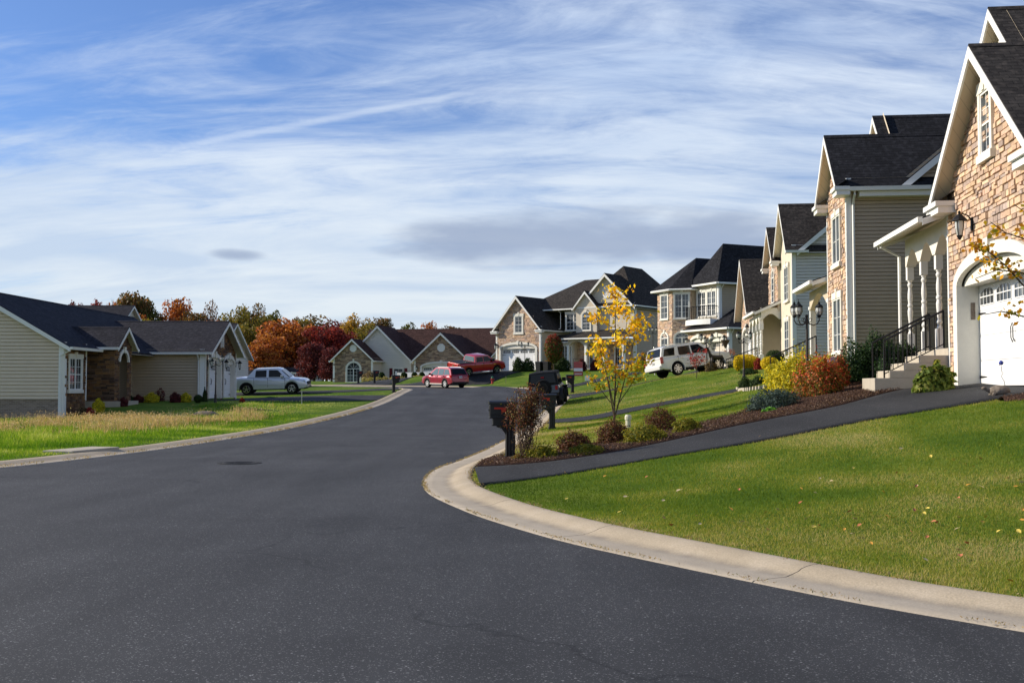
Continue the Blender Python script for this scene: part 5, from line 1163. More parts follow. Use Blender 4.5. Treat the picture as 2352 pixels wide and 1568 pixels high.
seams(rt, hw, (-1.08, -.23, .8), .45, 1.02); sided(rt, 'door_handle', 'maroon', hw, -.95, -.78, .92, .96); sided(rt, 'door_handle', 'maroon', hw, -.1, .07, .92, .96); sided(rt, 'mirror', 'plastic', hw, .72, .86, 1.05, 1.2, .17, 0, .03)
sided(rt, 'taillight', 'redlens', hw * .90, -2.25, -1.95, .86, 1.06, .06); sided(rt, 'rocker_trim', 'trimstone', hw, -.9, .9, .30, .37); sided(rt, 'roof_rail', 'trim', hw * .66, -1.5, .1, 1.66, 1.72, .03, .0, .01)
vbox(rt, 'rear_bumper', 'plastic', -2.36, -2.15, -.78, .78, .36, .52, bevel=.03); plate(rt, -2.31, 0, .82)
for o_ in [c for c in rt.children if c.name.startswith('rear_window')]: o_.data.materials[0] = M['carglass']
# red pickup
rt, hw, cw = vehicle('pickup_truck', 'bright red full size pickup truck parked in the driveway before the white garage door', 'pickup truck', -3.5, 108.0, 40, 5.85, 2.02, 'red',
    [(-2.925, .60), (-2.91, 1.28), (-2.8, 1.32), (-1.0, 1.33), (1.15, 1.28), (1.35, 1.32), (2.4, 1.24), (2.75, 1.14), (2.9, .92), (2.925, .6)],
    [(-1.05, 1.3), (-.92, 1.86), (-.75, 1.93), (.55, 1.95), (.78, 1.90), (1.62, 1.3)], [[(-.80, 1.36), (-.74, 1.80), (.02, 1.84), (.02, 1.36)], [(.10, 1.36), (.10, 1.84), (.62, 1.83), (1.28, 1.38)]], (1.78, -1.80), .42, zb=.42, wb=.94, wt=.76, glass='carglass', screens=((0, 1), (4, 5)), extra={'ub': .9})
seams(rt, hw, (-1.02, .06, 1.22), .6, 1.3); sided(rt, 'door_handle', 'chrome', hw, -.22, -.04, 1.10, 1.14); sided(rt, 'door_handle', 'chrome', hw, .88, 1.06, 1.10, 1.14); sided(rt, 'mirror', 'plastic', hw, 1.12, 1.28, 1.36, 1.6, .2, 0, .03)
vbox(rt, 'bed_cover', 'plastic', -2.82, -1.05, -.88, .88, 1.30, 1.375, bevel=.01); sided(rt, 'running_board', 'chrome', hw, -1.1, 1.15, .40, .45); vbox(rt, 'front_bumper', 'chrome', 2.7, 2.98, -.9, .9, .48, .72, bevel=.05); sided(rt, 'headlight', 'lens', hw * .92, 2.55, 2.85, .92, 1.1, .02)
vbox(rt, 'tailgate', 'red', -2.97, -2.9, -.80, .80, .72, 1.30, bevel=.02); vbox(rt, 'rear_bumper', 'chrome', -3.05, -2.85, -.9, .9, .50, .66, bevel=.03); sided(rt, 'taillight', 'redlens', hw * .965, -2.94, -2.82, .82, 1.22, .03); sided(rt, 'fender_badge', 'chrome', hw, 1.32, 1.62, 1.0, 1.05, .004, 0, 0)
k = MB(); k.lathe([(.09, 0), (.09, .02), (.04, .03)][::-1], (-2.985, 0, 1.08), 12, 'x'); k.build('tailgate_badge', 'chrome', rt)
for o_ in [c for c in rt.children if c.name.startswith('rear_window')]: o_.data.materials[0] = M['carglass2']
# white suv
rt, hw, cw = vehicle('parked_suv', 'large white suv parked on the sloping driveway with tinted windows', 'suv', 11.0, 67.2, 24, 5.14, 2.0, 'whitepaint',
    [(-2.57, .55), (-2.55, 1.05), (-2.4, 1.17), (1.0, 1.16), (1.2, 1.20), (2.1, 1.12), (2.4, 1.04), (2.55, .85), (2.57, .5)],
    [(-2.50, 1.14), (-2.26, 1.74), (-2.0, 1.83), (.30, 1.88), (.55, 1.83), (1.36, 1.18)], [[(-2.30, 1.24), (-2.10, 1.68), (-1.38, 1.72), (-1.50, 1.24)], [(-1.20, 1.26), (-1.14, 1.73), (-.32, 1.75), (-.32, 1.22), (-1.10, 1.21)], [(-.22, 1.22), (-.22, 1.75), (.34, 1.76), (1.02, 1.22)]], (1.55, -1.42), .41, zb=.40, wb=.95, wt=.76, spokes=7, rimm='rim', screens=((0, 1), (4, 5)), extra={'ub': .85}, archm='whitepaint')
seams(rt, hw, (-1.3, -.27, .95), .55, 1.18); sided(rt, 'door_handle', 'chrome', hw, -1.18, -.96, 1.02, 1.06); sided(rt, 'door_handle', 'chrome', hw, -.12, .1, 1.02, 1.06); sided(rt, 'side_moulding', 'chrome', hw, -.85, 1.0, .66, .70); sided(rt, 'mirror', 'whitepaint', hw, .86, 1.0, 1.2, 1.4, .2, 0, .04)
sided(rt, 'taillight', 'redlens', hw * .965, -2.57, -2.38, .82, 1.22, .035); sided(rt, 'headlight', 'lens', hw * .9, 2.2, 2.5, .86, 1.04, .03); sided(rt, 'running_board', 'plastic', hw * .97, -.95, 1.0, .33, .40); sided(rt, 'roof_rail', 'chrome', hw * .70, -1.9, .1, 1.90, 1.95, .03, 0, .01)
vbox(rt, 'rear_bumper', 'whitepaint', -2.66, -2.4, -.9, .9, .46, .72, bevel=.05); plate(rt, -2.585, 0, .86); vbox(rt, 'front_bumper', 'whitepaint', 2.35, 2.66, -.9, .9, .42, .66, bevel=.05)
# black jeep style off-roader
JX, JY = 2.1, 62.4
rt, hw, cw = vehicle('parked_jeep', 'black soft top off-roader parked at the right kerb showing its spare wheel', 'jeep', JX, JY, 82.5, 3.75, 1.76, 'blackpaint',
    [(-1.875, .62), (-1.86, 1.2), (.55, 1.22), (.65, 1.24), (1.75, 1.14), (1.85, 1.1), (1.875, .62)],
    [(-1.86, 1.2), (-1.78, 1.86), (-1.68, 1.93), (.28, 1.93), (.36, 1.88), (.66, 1.22)], [[(-1.7, 1.28), (-1.66, 1.78), (-.75, 1.80), (-.75, 1.28)], [(-.62, 1.28), (-.62, 1.80), (.26, 1.80), (.48, 1.28)]], (1.28, -1.22), .45, zb=.60, wb=.98, wt=.84, tyrew=.34, rimm='rimdark', spokes=8, screens=((0, 1), (4, 5)), ends=(.22, .02), extra={'cabm': 'canvas', 'flare': .16, 'ub': 1.0}, archm='plastic')
for ch in rt.children:
    if ch.name.startswith('wheel') and 'arch' not in ch.name: ch.location.y *= 1.14
k = MB(); sw = .43; k.lathe([(.26, -.15), (sw * .94, -.15), (sw, -.1), (sw, .08), (sw * .9, .12), (.2, .12)], (-2.06, 0.0, 1.10), 28, 'x'); sp = k.build('spare_wheel', 'rubber', rt, smooth=True, fixn=True); es = sp.modifiers.new('es', 'EDGE_SPLIT'); es.split_angle = R(35)
k = MB(); k.lathe([(.27, -.02), (.27, .06), (.22, .06), (.22, -.02)], (-2.2, 0, 1.10), 20, 'x'); k.lathe([(.07, 0), (.09, .08)], (-2.2, 0, 1.10), 10, 'x')
for i in range(8): a = i * math.pi / 4; k.tube([(-2.18, .06 * math.cos(a), 1.1 + .06 * math.sin(a)), (-2.18, .25 * math.cos(a), 1.1 + .25 * math.sin(a))], .022, 4)
k.build('spare_rim', 'rimdark', sp)
vbox(rt, 'rear_bumper', 'plastic', -2.05, -1.83, -.82, .82, .58, .76, bevel=.02); vbox(rt, 'brake_light', 'redlens', -1.98, -1.93, -.09, .09, 1.62, 1.69)
for sg in (-1, 1): vbox(rt, 'taillight', 'redlens', -1.94, -1.86, sg * .72 - .07, sg * .72 + .07, .92, 1.14, bevel=.01)
plate(rt, -1.96, .68, .80, .3); sided(rt, 'mirror', 'plastic', hw, .45, .6, 1.28, 1.5, .2, 0, .03); sided(rt, 'fender', 'plastic', hw, .85, 1.75, .98, 1.04, .26, 0, .02)
vbox(rt, 'front_bumper', 'plastic', 1.85, 2.05, -.8, .8, .55, .72, bevel=.03); vbox(rt, 'axle', 'plastic', -1.28, -1.16, -.7, .7, .36, .50, bevel=.03)
# ------------------------------------------------------------------ mailboxes
def mailbox(px, py, label, rz=0, number=None, p=None, flag=1):
    if p is None: p = on(px, py)
    r = empty('mailbox', p, rz); r.scale = (.94, .94, .94); tag(r, label, 'mailbox', 'black mailboxes on fluted posts along the kerbs')
    k = MB(); k.box(-.13, .13, -.13, .13, -.05, .05); k.box(-.115, .115, -.115, .115, .05, .09)
    prof = []
    for a in range(4):
        for t in (-.09, -.055, -.045, -.02, -.01, .02, .03, .055, .065):
            d = .1 if t in (-.09, -.02, -.01, .055, .065) else .088; c, s = math.cos(a * math.pi / 2), math.sin(a * math.pi / 2); prof.append((t * c - (-d) * s, t * s + (-d) * c))
    n = len(prof); k.add([(x, y, z) for z in (.05, .76) for x, y in prof], [(i, (i + 1) % n, n + (i + 1) % n, n + i) for i in range(n)])
    k.build('post', 'mailbox', r)
    k = MB(); k.add([(x, y, z) for y in (-.05, .05) for x, z in ((-.09, .50), (-.09, .76), (-.30, .76), (-.30, .71), (-.20, .68), (-.12, .58))], [(0, 1, 2, 3, 4, 5), (11, 10, 9, 8, 7, 6)] + [(i, 6 + i, 6 + (i + 1) % 6, (i + 1) % 6) for i in range(6)]); k.build('bracket', 'mailbox', r)
    k = MB(); k.box(-.38, .10, -.11, .11, .74, .90); k.box(-.40, .12, -.125, .125, .735, .765); k.build('paper_compartment', 'mailbox', r, bevel=.006)
    k = MB(); k.box(-.44, .13, -.14, .14, .90, 1.20); k.box(-.46, .15, -.155, .155, .895, .925); k.box(-.45, .14, -.148, .148, .965, .985); k.build('box', 'mailbox', r, bevel=.008)
    k = MB(); pts = [(-.165, 1.19), (-.165, 1.225), (-.13, 1.255), (-.05, 1.275), (.05, 1.275), (.13, 1.255), (.165, 1.225), (.165, 1.19)]; v = [(x, y, z) for x in (-.47, .16) for y, z in pts]; m_ = 8
    k.add(v, [tuple(range(7, -1, -1)), tuple(range(8, 16))] + [(i, (i + 1) % 8, 8 + (i + 1) % 8, 8 + i) for i in range(8)]); k.build('lid', 'mailbox', r, bevel=.006)
    k = MB(); F = (0, -.145, 1, 0) if flag > 0 else (0, .145, -1, 0); s = 1 if flag > 0 else -1
    k.plate(F, [(-.36 * s, 1.09), (-.36 * s, 1.13), (-.10 * s, 1.13), (-.115 * s, 1.03), (-.20 * s, 1.03), (-.21 * s, 1.09)][::s], 0, .014); k.build('flag', 'flag', r)
    k = MB(); k.box(-.452, -.438, -.10, .10, .94, 1.17); k.box(-.47, -.45, -.02, .02, 1.05, 1.09); k.build('door', 'mailbox', r, bevel=.004)
    if number:
        cu = bpy.data.curves.new('number', 'FONT'); cu.body = number; cu.size = .10; cu.extrude = .002; cu.align_x = 'CENTER'
        o = bpy.data.objects.new('number', cu); COL.objects.link(o); bpy.context.view_layer.update(); me = bpy.data.meshes.new_from_object(o.evaluated_get(bpy.context.evaluated_depsgraph_get())); bpy.data.objects.remove(o)
        me.materials.clear(); me.materials.append(M['white']); o = bpy.data.objects.new('house_number', me); COL.objects.link(o); o.parent = r; o.location = (-.29, -.115, .79); o.rotation_euler = (R(90), 0, 0)
    return r
mailbox(1172, 1056, 'nearest black mailbox with red flag, wrapped by a dry vine', 6)
mailbox(1268, 985, 'black mailbox marked 15 on the grass beside the kerb', 6, '15')
mailbox(0, 0, 'black mailbox half hidden at the right side of the black off-roader', 8, p=Vector((4.05, 73.0, GZ(4.05, 73.0) - .0)))
mailbox(902, 895, 'black mailbox on the left grass tip by the bend', 200, p=Vector((-8.2, 75.5, GZ(-8.2, 75.5))), flag=-1)
mailbox(822, 876, 'distant mailbox in front of the arched ranch window', 190, flag=-1, p=Vector((-14.6, 103.5, GZ(-14.6, 103.5))))
mailbox(857, 876, 'distant mailbox between the arched window and the picket fence', 190, flag=-1, p=Vector((-13.0, 103.0, GZ(-13.0, 103.0))))
# ------------------------------------------------------------------ lamp posts
def lamp_post(p, h, label, rz=0, n=3, arms=(20, 150, 250), sc=1.0):
    r = empty('lamp_post', p, rz); tag(r, label, 'lamp post', 'lantern posts in the front gardens')
    k = MB(); k.lathe([(.09, -.1), (.09, .08), (.065, .12), (.065, .42), (.05, .46), (.043, .5), (.036, h * .5), (.03, h - .62), (.042, h - .60), (.042, h - .56), (.03, h - .52)] if n else [], (0, 0, 0), 12); k.lathe([(.045, h - .56), (.05, h - .53), (.03, h - .45), (.05, h - .40), (.02, h - .36)], (0, 0, 0), 10); k.build('post', 'post', r, smooth=False)
    for i, a in enumerate(arms):
        c, s = math.cos(R(a)), math.sin(R(a)); rad = .34 * sc; q = MB(); zc = h - .52
        q.tube([(c * t, s * t, zc + dz) for t, dz in ((.02, -.02), (.08, -.10), (.18, -.14), (.28, -.10), (.34, .0), (.335, .08))], .016, 6)
        q.tube([(c * t, s * t, zc + dz) for t, dz in ((.06, .02), (.10, .06), (.14, .03), (.12, -.02), (.07, -.06))], .010, 5)
        arm = q.build('arm', 'post', r)
        lx, ly, lz = c * .335, s * .335, zc + .08; q = MB(); q.lathe([(.035, 0), (.06, .02), (.05, .05), (.075, .07)], (lx, ly, lz), 8); q.lathe([(.105, .27), (.118, .285), (.07, .35), (.03, .38), (.035, .41), (.012, .43), (.004, .50)], (lx, ly, lz), 8)
        for j in range(6): b = j * math.pi / 3; q.tube([(lx + .072 * math.cos(b), ly + .072 * math.sin(b), lz + .06), (lx + .108 * math.cos(b), ly + .108 * math.sin(b), lz + .17), (lx + .095 * math.cos(b), ly + .095 * math.sin(b), lz + .28)], .007, 4)
        lt = q.build('lantern', 'iron', r); g = MB(); g.lathe([(.062, .07), (.096, .17), (.085, .27)], (lx, ly, lz), 10); g.build('lamp_glass', 'lampglass', lt)
p = on(1855, 909); lamp_post(p, 2.62, 'tall three lantern post rising from the orange shrub', 0, arms=(-8, 172, 215))
p = on(1709, 867); lamp_post(p, 2.4, 'three lantern post behind the low dark junipers', 0, arms=(0, 120, 200))
lamp_post(Vector((11.35, 63.4, GZ(11.35, 63.4))), 2.25, 'lantern post standing in front of the white suv', 0, arms=(10, 150))
lamp_post(Vector((12.7, 98, GZ(12.7, 98))), 4.0, 'far lantern post peeking up behind the white suv', 0, arms=(0, 170, 260))
lamp_post(Vector((1.3, 110.2, GZ(1.3, 110.2))), 3.0, 'lantern post before the white arched double garage door of the stucco house', 0, arms=(0, 180))
lamp_post(Vector((-16.6, 61.0, GZ(-16.6, 61.0))), 2.7, 'two lantern post before the left house garage doors', 0, arms=(5, 185))
# ------------------------------------------------------------------ hydrant, signs, small things
p = on(1131, 881); r = empty('fire_hydrant', p); tag(r, 'red fire hydrant with green cap on the grass slope', 'hydrant')
k = MB(); k.lathe([(.15, -.05), (.15, .04), (.11, .05), (.105, .45), (.15, .46), (.15, .50), (.12, .51)], seg=14); k.build('barrel', 'hred', r)
k = MB(); k.lathe([(.135, .50), (.14, .56), (.12, .62), (.08, .67), (.035, .70), (.035, .76)], seg=14); k.build('cap', 'hgreen', r)
for a, q_ in ((0, .07), (180, .07), (-90, .085)):
    c, s = math.cos(R(a)), math.sin(R(a)); k = MB(); k.tube([(c * .09, s * .09, .38), (c * .19, s * .19, .38)], q_, 8); k.build('nozzle', 'hred', r)
def stake(p, h, w, m, label, cat='stake', name='stake'):
    k = MB(); k.box(-w / 2, w / 2, -w / 2, w / 2, -.05, h); o = k.build(name, m); o.location = p; tag(o, label, cat); return o
stake(on(1162, 880), .62, .05, 'wood', 'pale wooden stake in the grass right of the hydrant')
stake(on(693, 928), .75, .045, 'pvc', 'thin pale stake at the edge of the left lawn', name='stake')
stake(on(1420, 943), 1.35, .012, 'hgreen', 'thin green garden cane left of the yellow tree', 'cane', 'garden_cane')
p = Vector((5.1, 83.8, GZ(5.1, 83.8))); r = empty('yard_sign', p, -8); tag(r, 'red and white yard sign on a metal frame above the off-roader', 'sign')
k = MB(); [k.tube([(x, 0, -.1), (x, 0, 1.95)], .014, 4) for x in (-.36, .36)]; k.tube([(-.36, 0, 1.95), (.36, 0, 1.95)], .014, 4); k.build('frame', 'iron', r)
for z0, z1, m in ((1.22, 1.72, 'redlens'), (.98, 1.22, 'white'), (.62, .95, 'redlens')): k = MB(); k.box(-.34, .34, -.015, .015, z0, z1); k.build('panel', m, r)
def text_on(r, body, size, loc, m, ext=.003, rot=(90, 0, 0), name='lettering'):
    cu = bpy.data.curves.new('t', 'FONT'); cu.body = body; cu.size = size; cu.extrude = ext; cu.align_x = 'CENTER'; cu.align_y = 'CENTER'
    o = bpy.data.objects.new('t', cu); COL.objects.link(o); bpy.context.view_layer.update(); me = bpy.data.meshes.new_from_object(o.evaluated_get(bpy.context.evaluated_depsgraph_get())); bpy.data.objects.remove(o)
    me.materials.clear(); me.materials.append(M[m]); o = bpy.data.objects.new(name, me); COL.objects.link(o); o.parent = r; o.location = loc; o.rotation_euler = [R(a) for a in rot]; return o
k = MB(); [k.box(-.27 + i * .062, -.235 + i * .062, -.02, -.014, .73, .83) for i in range(9)]; k.build('lettering', 'white', r)
p = Vector((5.35, 77.4, GZ(5.35, 77.4))); r = empty('small_sign', p); tag(r, 'small blank white sign on a thin wire at the driveway edge', 'sign'); k = MB(); k.box(-.17, .17, -.01, .01, .42, .78); k.build('panel', 'white', r); k = MB(); k.tube([(0, 0, -.05), (0, 0, .45)], .01, 4); k.build('wire', 'iron', r)
def capipe(p, rad, h, label):
    k = MB(); k.lathe([(rad, -.1), (rad, h * .6), (rad * 1.3, h * .62), (rad * 1.3, h * .85), (rad * .9, h), (.01, h)], seg=12); o = k.build('pipe_cap', 'pvc', smooth=False); o.location = p; tag(o, label, 'pipe')
capipe(on(1443, 982), .075, .36, 'cream capped cleanout pipe on the lawn right of the yellow tree'); capipe(Vector((4.2, 81.5, GZ(4.2, 81.5))), .13, .42, 'pale domed vent pipe near the driveway below the yard sign')
# bins
for i, (x, y, lb) in enumerate(((2.75, 108.6, 'left of two dark wheeled bins beside the garage'), (3.5, 108.2, 'right of two dark wheeled bins beside the garage'))):
    r = empty('wheeled_bin', (x, y, GZ(x, y)), -35); tag(r, lb, 'bin', 'bins beside the garage'); k = MB(); k.hexa([(-.25, -.28, .05), (.25, -.28, .05), (.25, .28, .05), (-.25, .28, .05), (-.31, -.36, .98), (.31, -.36, .98), (.31, .36, .98), (-.31, .36, .98)]); k.build('body', 'plastic', r, bevel=.02)
    k = MB(); k.hexa([(-.33, -.39, .98), (.33, -.39, .98), (.33, .40, .98), (-.33, .40, .98), (-.30, -.3, 1.06), (.30, -.3, 1.06), (.30, .36, 1.08), (-.30, .36, 1.08)]); k.build('lid', 'plastic', r)
# picket fence
def picket_fence(pts, label):
    r = empty('picket_fence', (*pts[0], GZ(*pts[0]))); tag(r, label, 'fence'); o_ = Vector(r.location)
    for p, q in zip(pts[:-1], pts[1:]):
        p3, q3 = Vector((*p, GZ(*p))) - o_, Vector((*q, GZ(*q))) - o_; d = q3 - p3; L = d.length; n = int(L / .155); dn = Vector((d.x, d.y, 0)).normalized(); nr = Vector((dn.y, -dn.x, 0)); k = MB()
        for i in range(n):
            c = p3.lerp(q3, (i + .5) / n); a = c - dn * .045 + nr * .03; b = c + dn * .045 + nr * .03; t = nr * -.02
            for (u, v) in ((a, b),): k.add([u + Vector((0, 0, .06)), v + Vector((0, 0, .06)), v + Vector((0, 0, 1.08)), (u + v) / 2 + Vector((0, 0, 1.18)), u + Vector((0, 0, 1.08)), u + t + Vector((0, 0, .06)), v + t + Vector((0, 0, .06)), v + t + Vector((0, 0, 1.08)), (u + v) / 2 + t + Vector((0, 0, 1.18)), u + t + Vector((0, 0, 1.08))], [(0, 1, 2, 3, 4), (9, 8, 7, 6, 5), (0, 4, 9, 5), (1, 6, 7, 2), (2, 7, 8, 3), (3, 8, 9, 4)])
        for z in (.3, .85): k.tube([p3 + Vector((0, 0, z)), q3 + Vector((0, 0, z))], .035, 4)
        k.build('picket_panel', 'white', r)
    for p in pts: c = Vector((*p, GZ(*p))) - o_; k = MB(); k.box(c.x - .075, c.x + .075, c.y - .075, c.y + .075, c.z - .1, c.z + 1.22); k.lathe([(.11, 0), (.02, .09)], (c.x, c.y, c.z + 1.22), 4); k.build('post', 'white', r)
picket_fence([(-13.2, 124.0), (-10.9, 122.3), (-8.6, 120.9), (-7.6, 122.8), (-6.6, 126.2)], 'white picket fence in front of the ranch house')
# manhole, drain, boulder, edging
p = hit(550, 1063); r = empty('manhole_cover', (p.x, p.y, float(Hb(p.x, p.y)))); tag(r, 'worn steel manhole cover in the asphalt', 'manhole cover'); k = MB(); k.lathe([(.36, -.02), (.36, .012), (.33, .012), (.33, .006), (.01, .006)], seg=28); [k.box(-.26, .26, y - .015, y + .015, .004, .013) for y in (-.2, -.1, 0, .1, .2)]; k.build('cover', 'asphalt', r)
k = MB(); k.lathe([(.46, -.02), (.46, .009), (.37, .009), (.37, -.02)], seg=28); k.build('frame', 'drive', r)
p = hit(300, 1038, .05); r = empty('storm_drain', (p.x - .42, p.y + .05, float(Hb(p.x, p.y))), 75); tag(r, 'concrete storm drain inlet set in the left kerb', 'drain')
k = MB(); k.box(-1.0, .8, .40, 1.2, .02, .125); k.build('slab', 'concrete', r, bevel=.015); k = MB(); k.box(-.6, .4, .39, .41, .035, .065); k.build('opening', 'plastic', r)
p = on(472, 956); k = MB(); k.ico((0, 0, .05), 1, (.68, .34, .22), 3, .035); o = k.build('boulder', 'rock', smooth=True); o.location = p; o.scale = (.92, .92, .95); tag(o, 'flat brown boulder in the tall dry grass', 'boulder')
# garden edging stones around the juniper bed
e = [(1695, 893), (1700, 897), (1712, 897), (1724, 896), (1738, 894), (1752, 892), (1766, 889), (1780, 887)]
E_ = [on(a, b) for a, b in e]; be = empty('bed_edging', E_[0]); tag(be, 'row of pale edging stones in front of the low dark junipers', 'edging'); E0 = E_[0]
for i, (a, b) in enumerate(zip(E_[:-1], E_[1:])):
    n = max(1, int(round((b - a).length / .2)))
    for j in range(n):
        c = a.lerp(b, (j + .5) / n) - E0; s = .092; k = MB(); k.hexa([(c.x - s, c.y - .07, c.z - .05), (c.x + s, c.y - .07, c.z - .05), (c.x + s, c.y + .07, c.z - .05), (c.x - s, c.y + .07, c.z - .05), (c.x - s * .9, c.y - .06, c.z + .10), (c.x + s * .9, c.y - .06, c.z + .10), (c.x + s * .9, c.y + .06, c.z + .10), (c.x - s * .9, c.y + .06, c.z + .10)]); k.build('edging_stone', 'concrete', be)
# hanging cone basket on a hook
p = Vector((12.25, 64.2, GZ(12.25, 64.2))); r = empty('hanging_basket', p); tag(r, 'dark cone shaped hanging basket on a hook behind the deer statue', 'hanging basket')
k = MB(); k.tube([(0, 0, -.1), (0, 0, 1.75), (.05, 0, 1.95), (.2, 0, 2.02), (.34, 0, 1.92)], .014, 5); k.build('hook', 'iron', r); k = MB(); k.lathe([(.01, -.5), (.26, 0), (.27, .03), (.2, .02)], (.34, 0, 1.72), 12); [k.tube([(.34 + .25 * math.cos(q_), .25 * math.sin(q_), 1.74), (.34, 0, 1.93)], .005, 3) for q_ in (0, 2.1, 4.2)]; k.build('basket', 'bark', r)
# deer figure
p = Vector((11.75, 62.6, GZ(11.75, 62.6))); r = empty('deer_statue', p, 200); tag(r, 'dark metal deer statue with antlers before the white suv', 'statue')
k = MB(); k.tube([(-.44, 0, .74), (-.36, 0, .78), (-.1, 0, .76), (.2, 0, .77), (.36, 0, .84), (.44, 0, 1.0), (.50, 0, 1.18), (.56, 0, 1.28), (.66, 0, 1.28), (.78, 0, 1.21)], [.05, .13, .125, .14, .12, .075, .055, .065, .05, .025], 10)
for y_ in (-.08, .08):
    k.tube([(-.34, y_, .76), (-.36, y_ * 1.2, .56), (-.30, y_ * 1.2, .42), (-.40, y_ * 1.2, .22), (-.38, y_ * 1.2, 0)], [.09, .07, .032, .022, .026], 7); k.tube([(.32, y_, .78), (.33, y_ * 1.1, .50), (.32, y_ * 1.1, .28), (.33, y_ * 1.1, 0)], [.075, .045, .024, .026], 7)
k.tube([(-.44, 0, .76), (-.52, 0, .70)], [.03, .01], 5); k.build('body', 'bronze', r, smooth=True)
for sg in (-1, 1):
    k = MB(); k.tube([(.56, sg * .04, 1.33), (.48, sg * .16, 1.46), (.50, sg * .24, 1.62), (.60, sg * .22, 1.74)], [.018, .016, .013, .005], 5); k.tube([(.48, sg * .16, 1.46), (.60, sg * .17, 1.56)], [.013, .004], 4); k.tube([(.50, sg * .24, 1.62), (.40, sg * .27, 1.72)], [.012, .004], 4); k.tube([(.52, sg * .10, 1.38), (.62, sg * .10, 1.44)], [.012, .004], 4); k.build('antler', 'bronze', r)
    k = MB(); k.ico((.54, sg * .09, 1.32), .05, (.5, 1.3, .6), 1); k.build('ear', 'bronze', r)
# gazing ball, turtle, garden spinner, urn planter
p = on(1920, 868); p = Vector((8.9, 30.2, GZ(8.9, 30.2))); r = empty('gazing_ball', p); tag(r, 'pinkish glass gazing ball on a stand among the orange shrubs', 'garden ornament'); k = MB(); k.lathe([(.14, 0), (.08, .06), (.05, .3), (.06, .62), (.10, .68)], seg=10); k.build('stand', 'concrete', r); k = MB(); k.ico((0, 0, .80), .155, sub=3); k.build('ball', mat('ball_glass', (.35, .20, .19), .15, .6), r, smooth=True)
p = on(2296, 908); r = empty('turtle_statue', p, 172); tag(r, 'gray stone turtle ornament on the mulch before the garage', 'statue')
k = MB(); k.ico((0, 0, .09), 1, (.20, .155, .11), 3, .02); k.build('shell', 'rock', r, smooth=True)
k = MB(); k.tube([(.16, 0, .07), (.22, 0, .10), (.26, 0, .13)], [.035, .03, .035], 8); k.ico((.28, 0, .14), .04, (1.3, 1, .9), 2); k.build('head', 'rock', r, smooth=True)
for a in (40, 140, 220, 320): k = MB(); k.tube([(.12 * math.cos(R(a)), .1 * math.sin(R(a)), .06), (.2 * math.cos(R(a)), .18 * math.sin(R(a)), .0)], [.04, .03], 7); k.build('leg', 'rock', r)
p = on(2309, 903); r = empty('garden_spinner', p); tag(r, 'wire garden stake with a blue glass ball before the garage', 'garden ornament'); k = MB(); k.tube([(0, 0, -.05), (0, 0, .14), (-.02, 0, .24), (-.07, 0, .33), (-.05, 0, .38), (-.03, 0, .40), (-.06, 0, .42), (-.07, 0, .54)], .006, 5); k.tube([(-.12, 0, .55), (-.03, 0, .60), (-.015, 0, .61)], .006, 4); k.build('stem', 'iron', r); k = MB(); k.ico((-.07, 0, .60), .045, sub=3); k.build('ball', mat('blue_glass', (.01, .03, .28), .1, .7), r, smooth=True)
p = Vector((14.0, 70.3, GZ(14.0, 70.3))); r = empty('urn_planter', p); tag(r, 'gray urn planter holding reddish twigs beside the white suv', 'planter'); k = MB(); k.lathe([(.16, -.1), (.18, .05), (.12, .12), (.22, .34), (.30, .52), (.34, .56), (.34, .60), (.26, .58)], seg=14); k.build('urn', 'concrete', r)
URN = r
# keypad on the garage return
# porch things at house 1
Hx = Vector((10.7, 26.5, 1.63)); ex = Vector((math.cos(R(-96.25)), math.sin(R(-96.25)), 0)); ey = Vector((-ex.y, ex.x, 0))
p = Hx + ex * -.55 + ey * .55 + Vector((0, 0, .92)); r = empty('porch_chair', p, -60); tag(r, 'pale porch chair with a red cushion behind the railing', 'chair')
for x in (-.22, .22):
    for y in (-.2, .2): k = MB(); k.tube([(x, y, 0), (x, y, .42 if y < 0 else .85)], .02, 5); k.build('leg', 'trim', r)
k = MB(); k.box(-.25, .25, -.23, .22, .40, .44); k.build('seat', 'trim', r, bevel=.01); k = MB(); k.box(-.25, .25, .19, .23, .55, .95); k.build('backrest', 'trim', r, bevel=.03); k = MB(); k.box(-.19, .19, -.12, .17, .44, .72); o = k.build('cushion', 'flag', r, bevel=.05)
o['label'] = 'red cushion propped on the seat'
# ------------------------------------------------------------------ leaves, shrubs, trees, grass
def gz_arr(x, y):
    i = np.clip(np.searchsorted(GGX, x) - 1, 0, len(GGX) - 2); j = np.clip(np.searchsorted(GGY, y) - 1, 0, len(GGY) - 2)
    fx = (x - GGX[i]) / (GGX[i + 1] - GGX[i]); fy_ = (y - GGY[j]) / (GGY[j + 1] - GGY[j])
    return (GGZ[j, i] * (1 - fx) + GGZ[j, i + 1] * fx) * (1 - fy_) + (GGZ[j + 1, i] * (1 - fx) + GGZ[j + 1, i + 1] * fx) * fy_
def vnoise(x, y, s, seed=0):
    r = np.random.default_rng(seed); G = r.random((64, 64)); x = x / s + 1000; y = y / s + 1000; i = np.floor(x).astype(int); j = np.floor(y).astype(int); u, v = x - i, y - j; u = u * u * (3 - 2 * u); v = v * v * (3 - 2 * v)
    g = lambda a, b: G[a % 64, b % 64]
    return (g(i, j) * (1 - u) + g(i + 1, j) * u) * (1 - v) + (g(i, j + 1) * (1 - u) + g(i + 1, j + 1) * u) * v
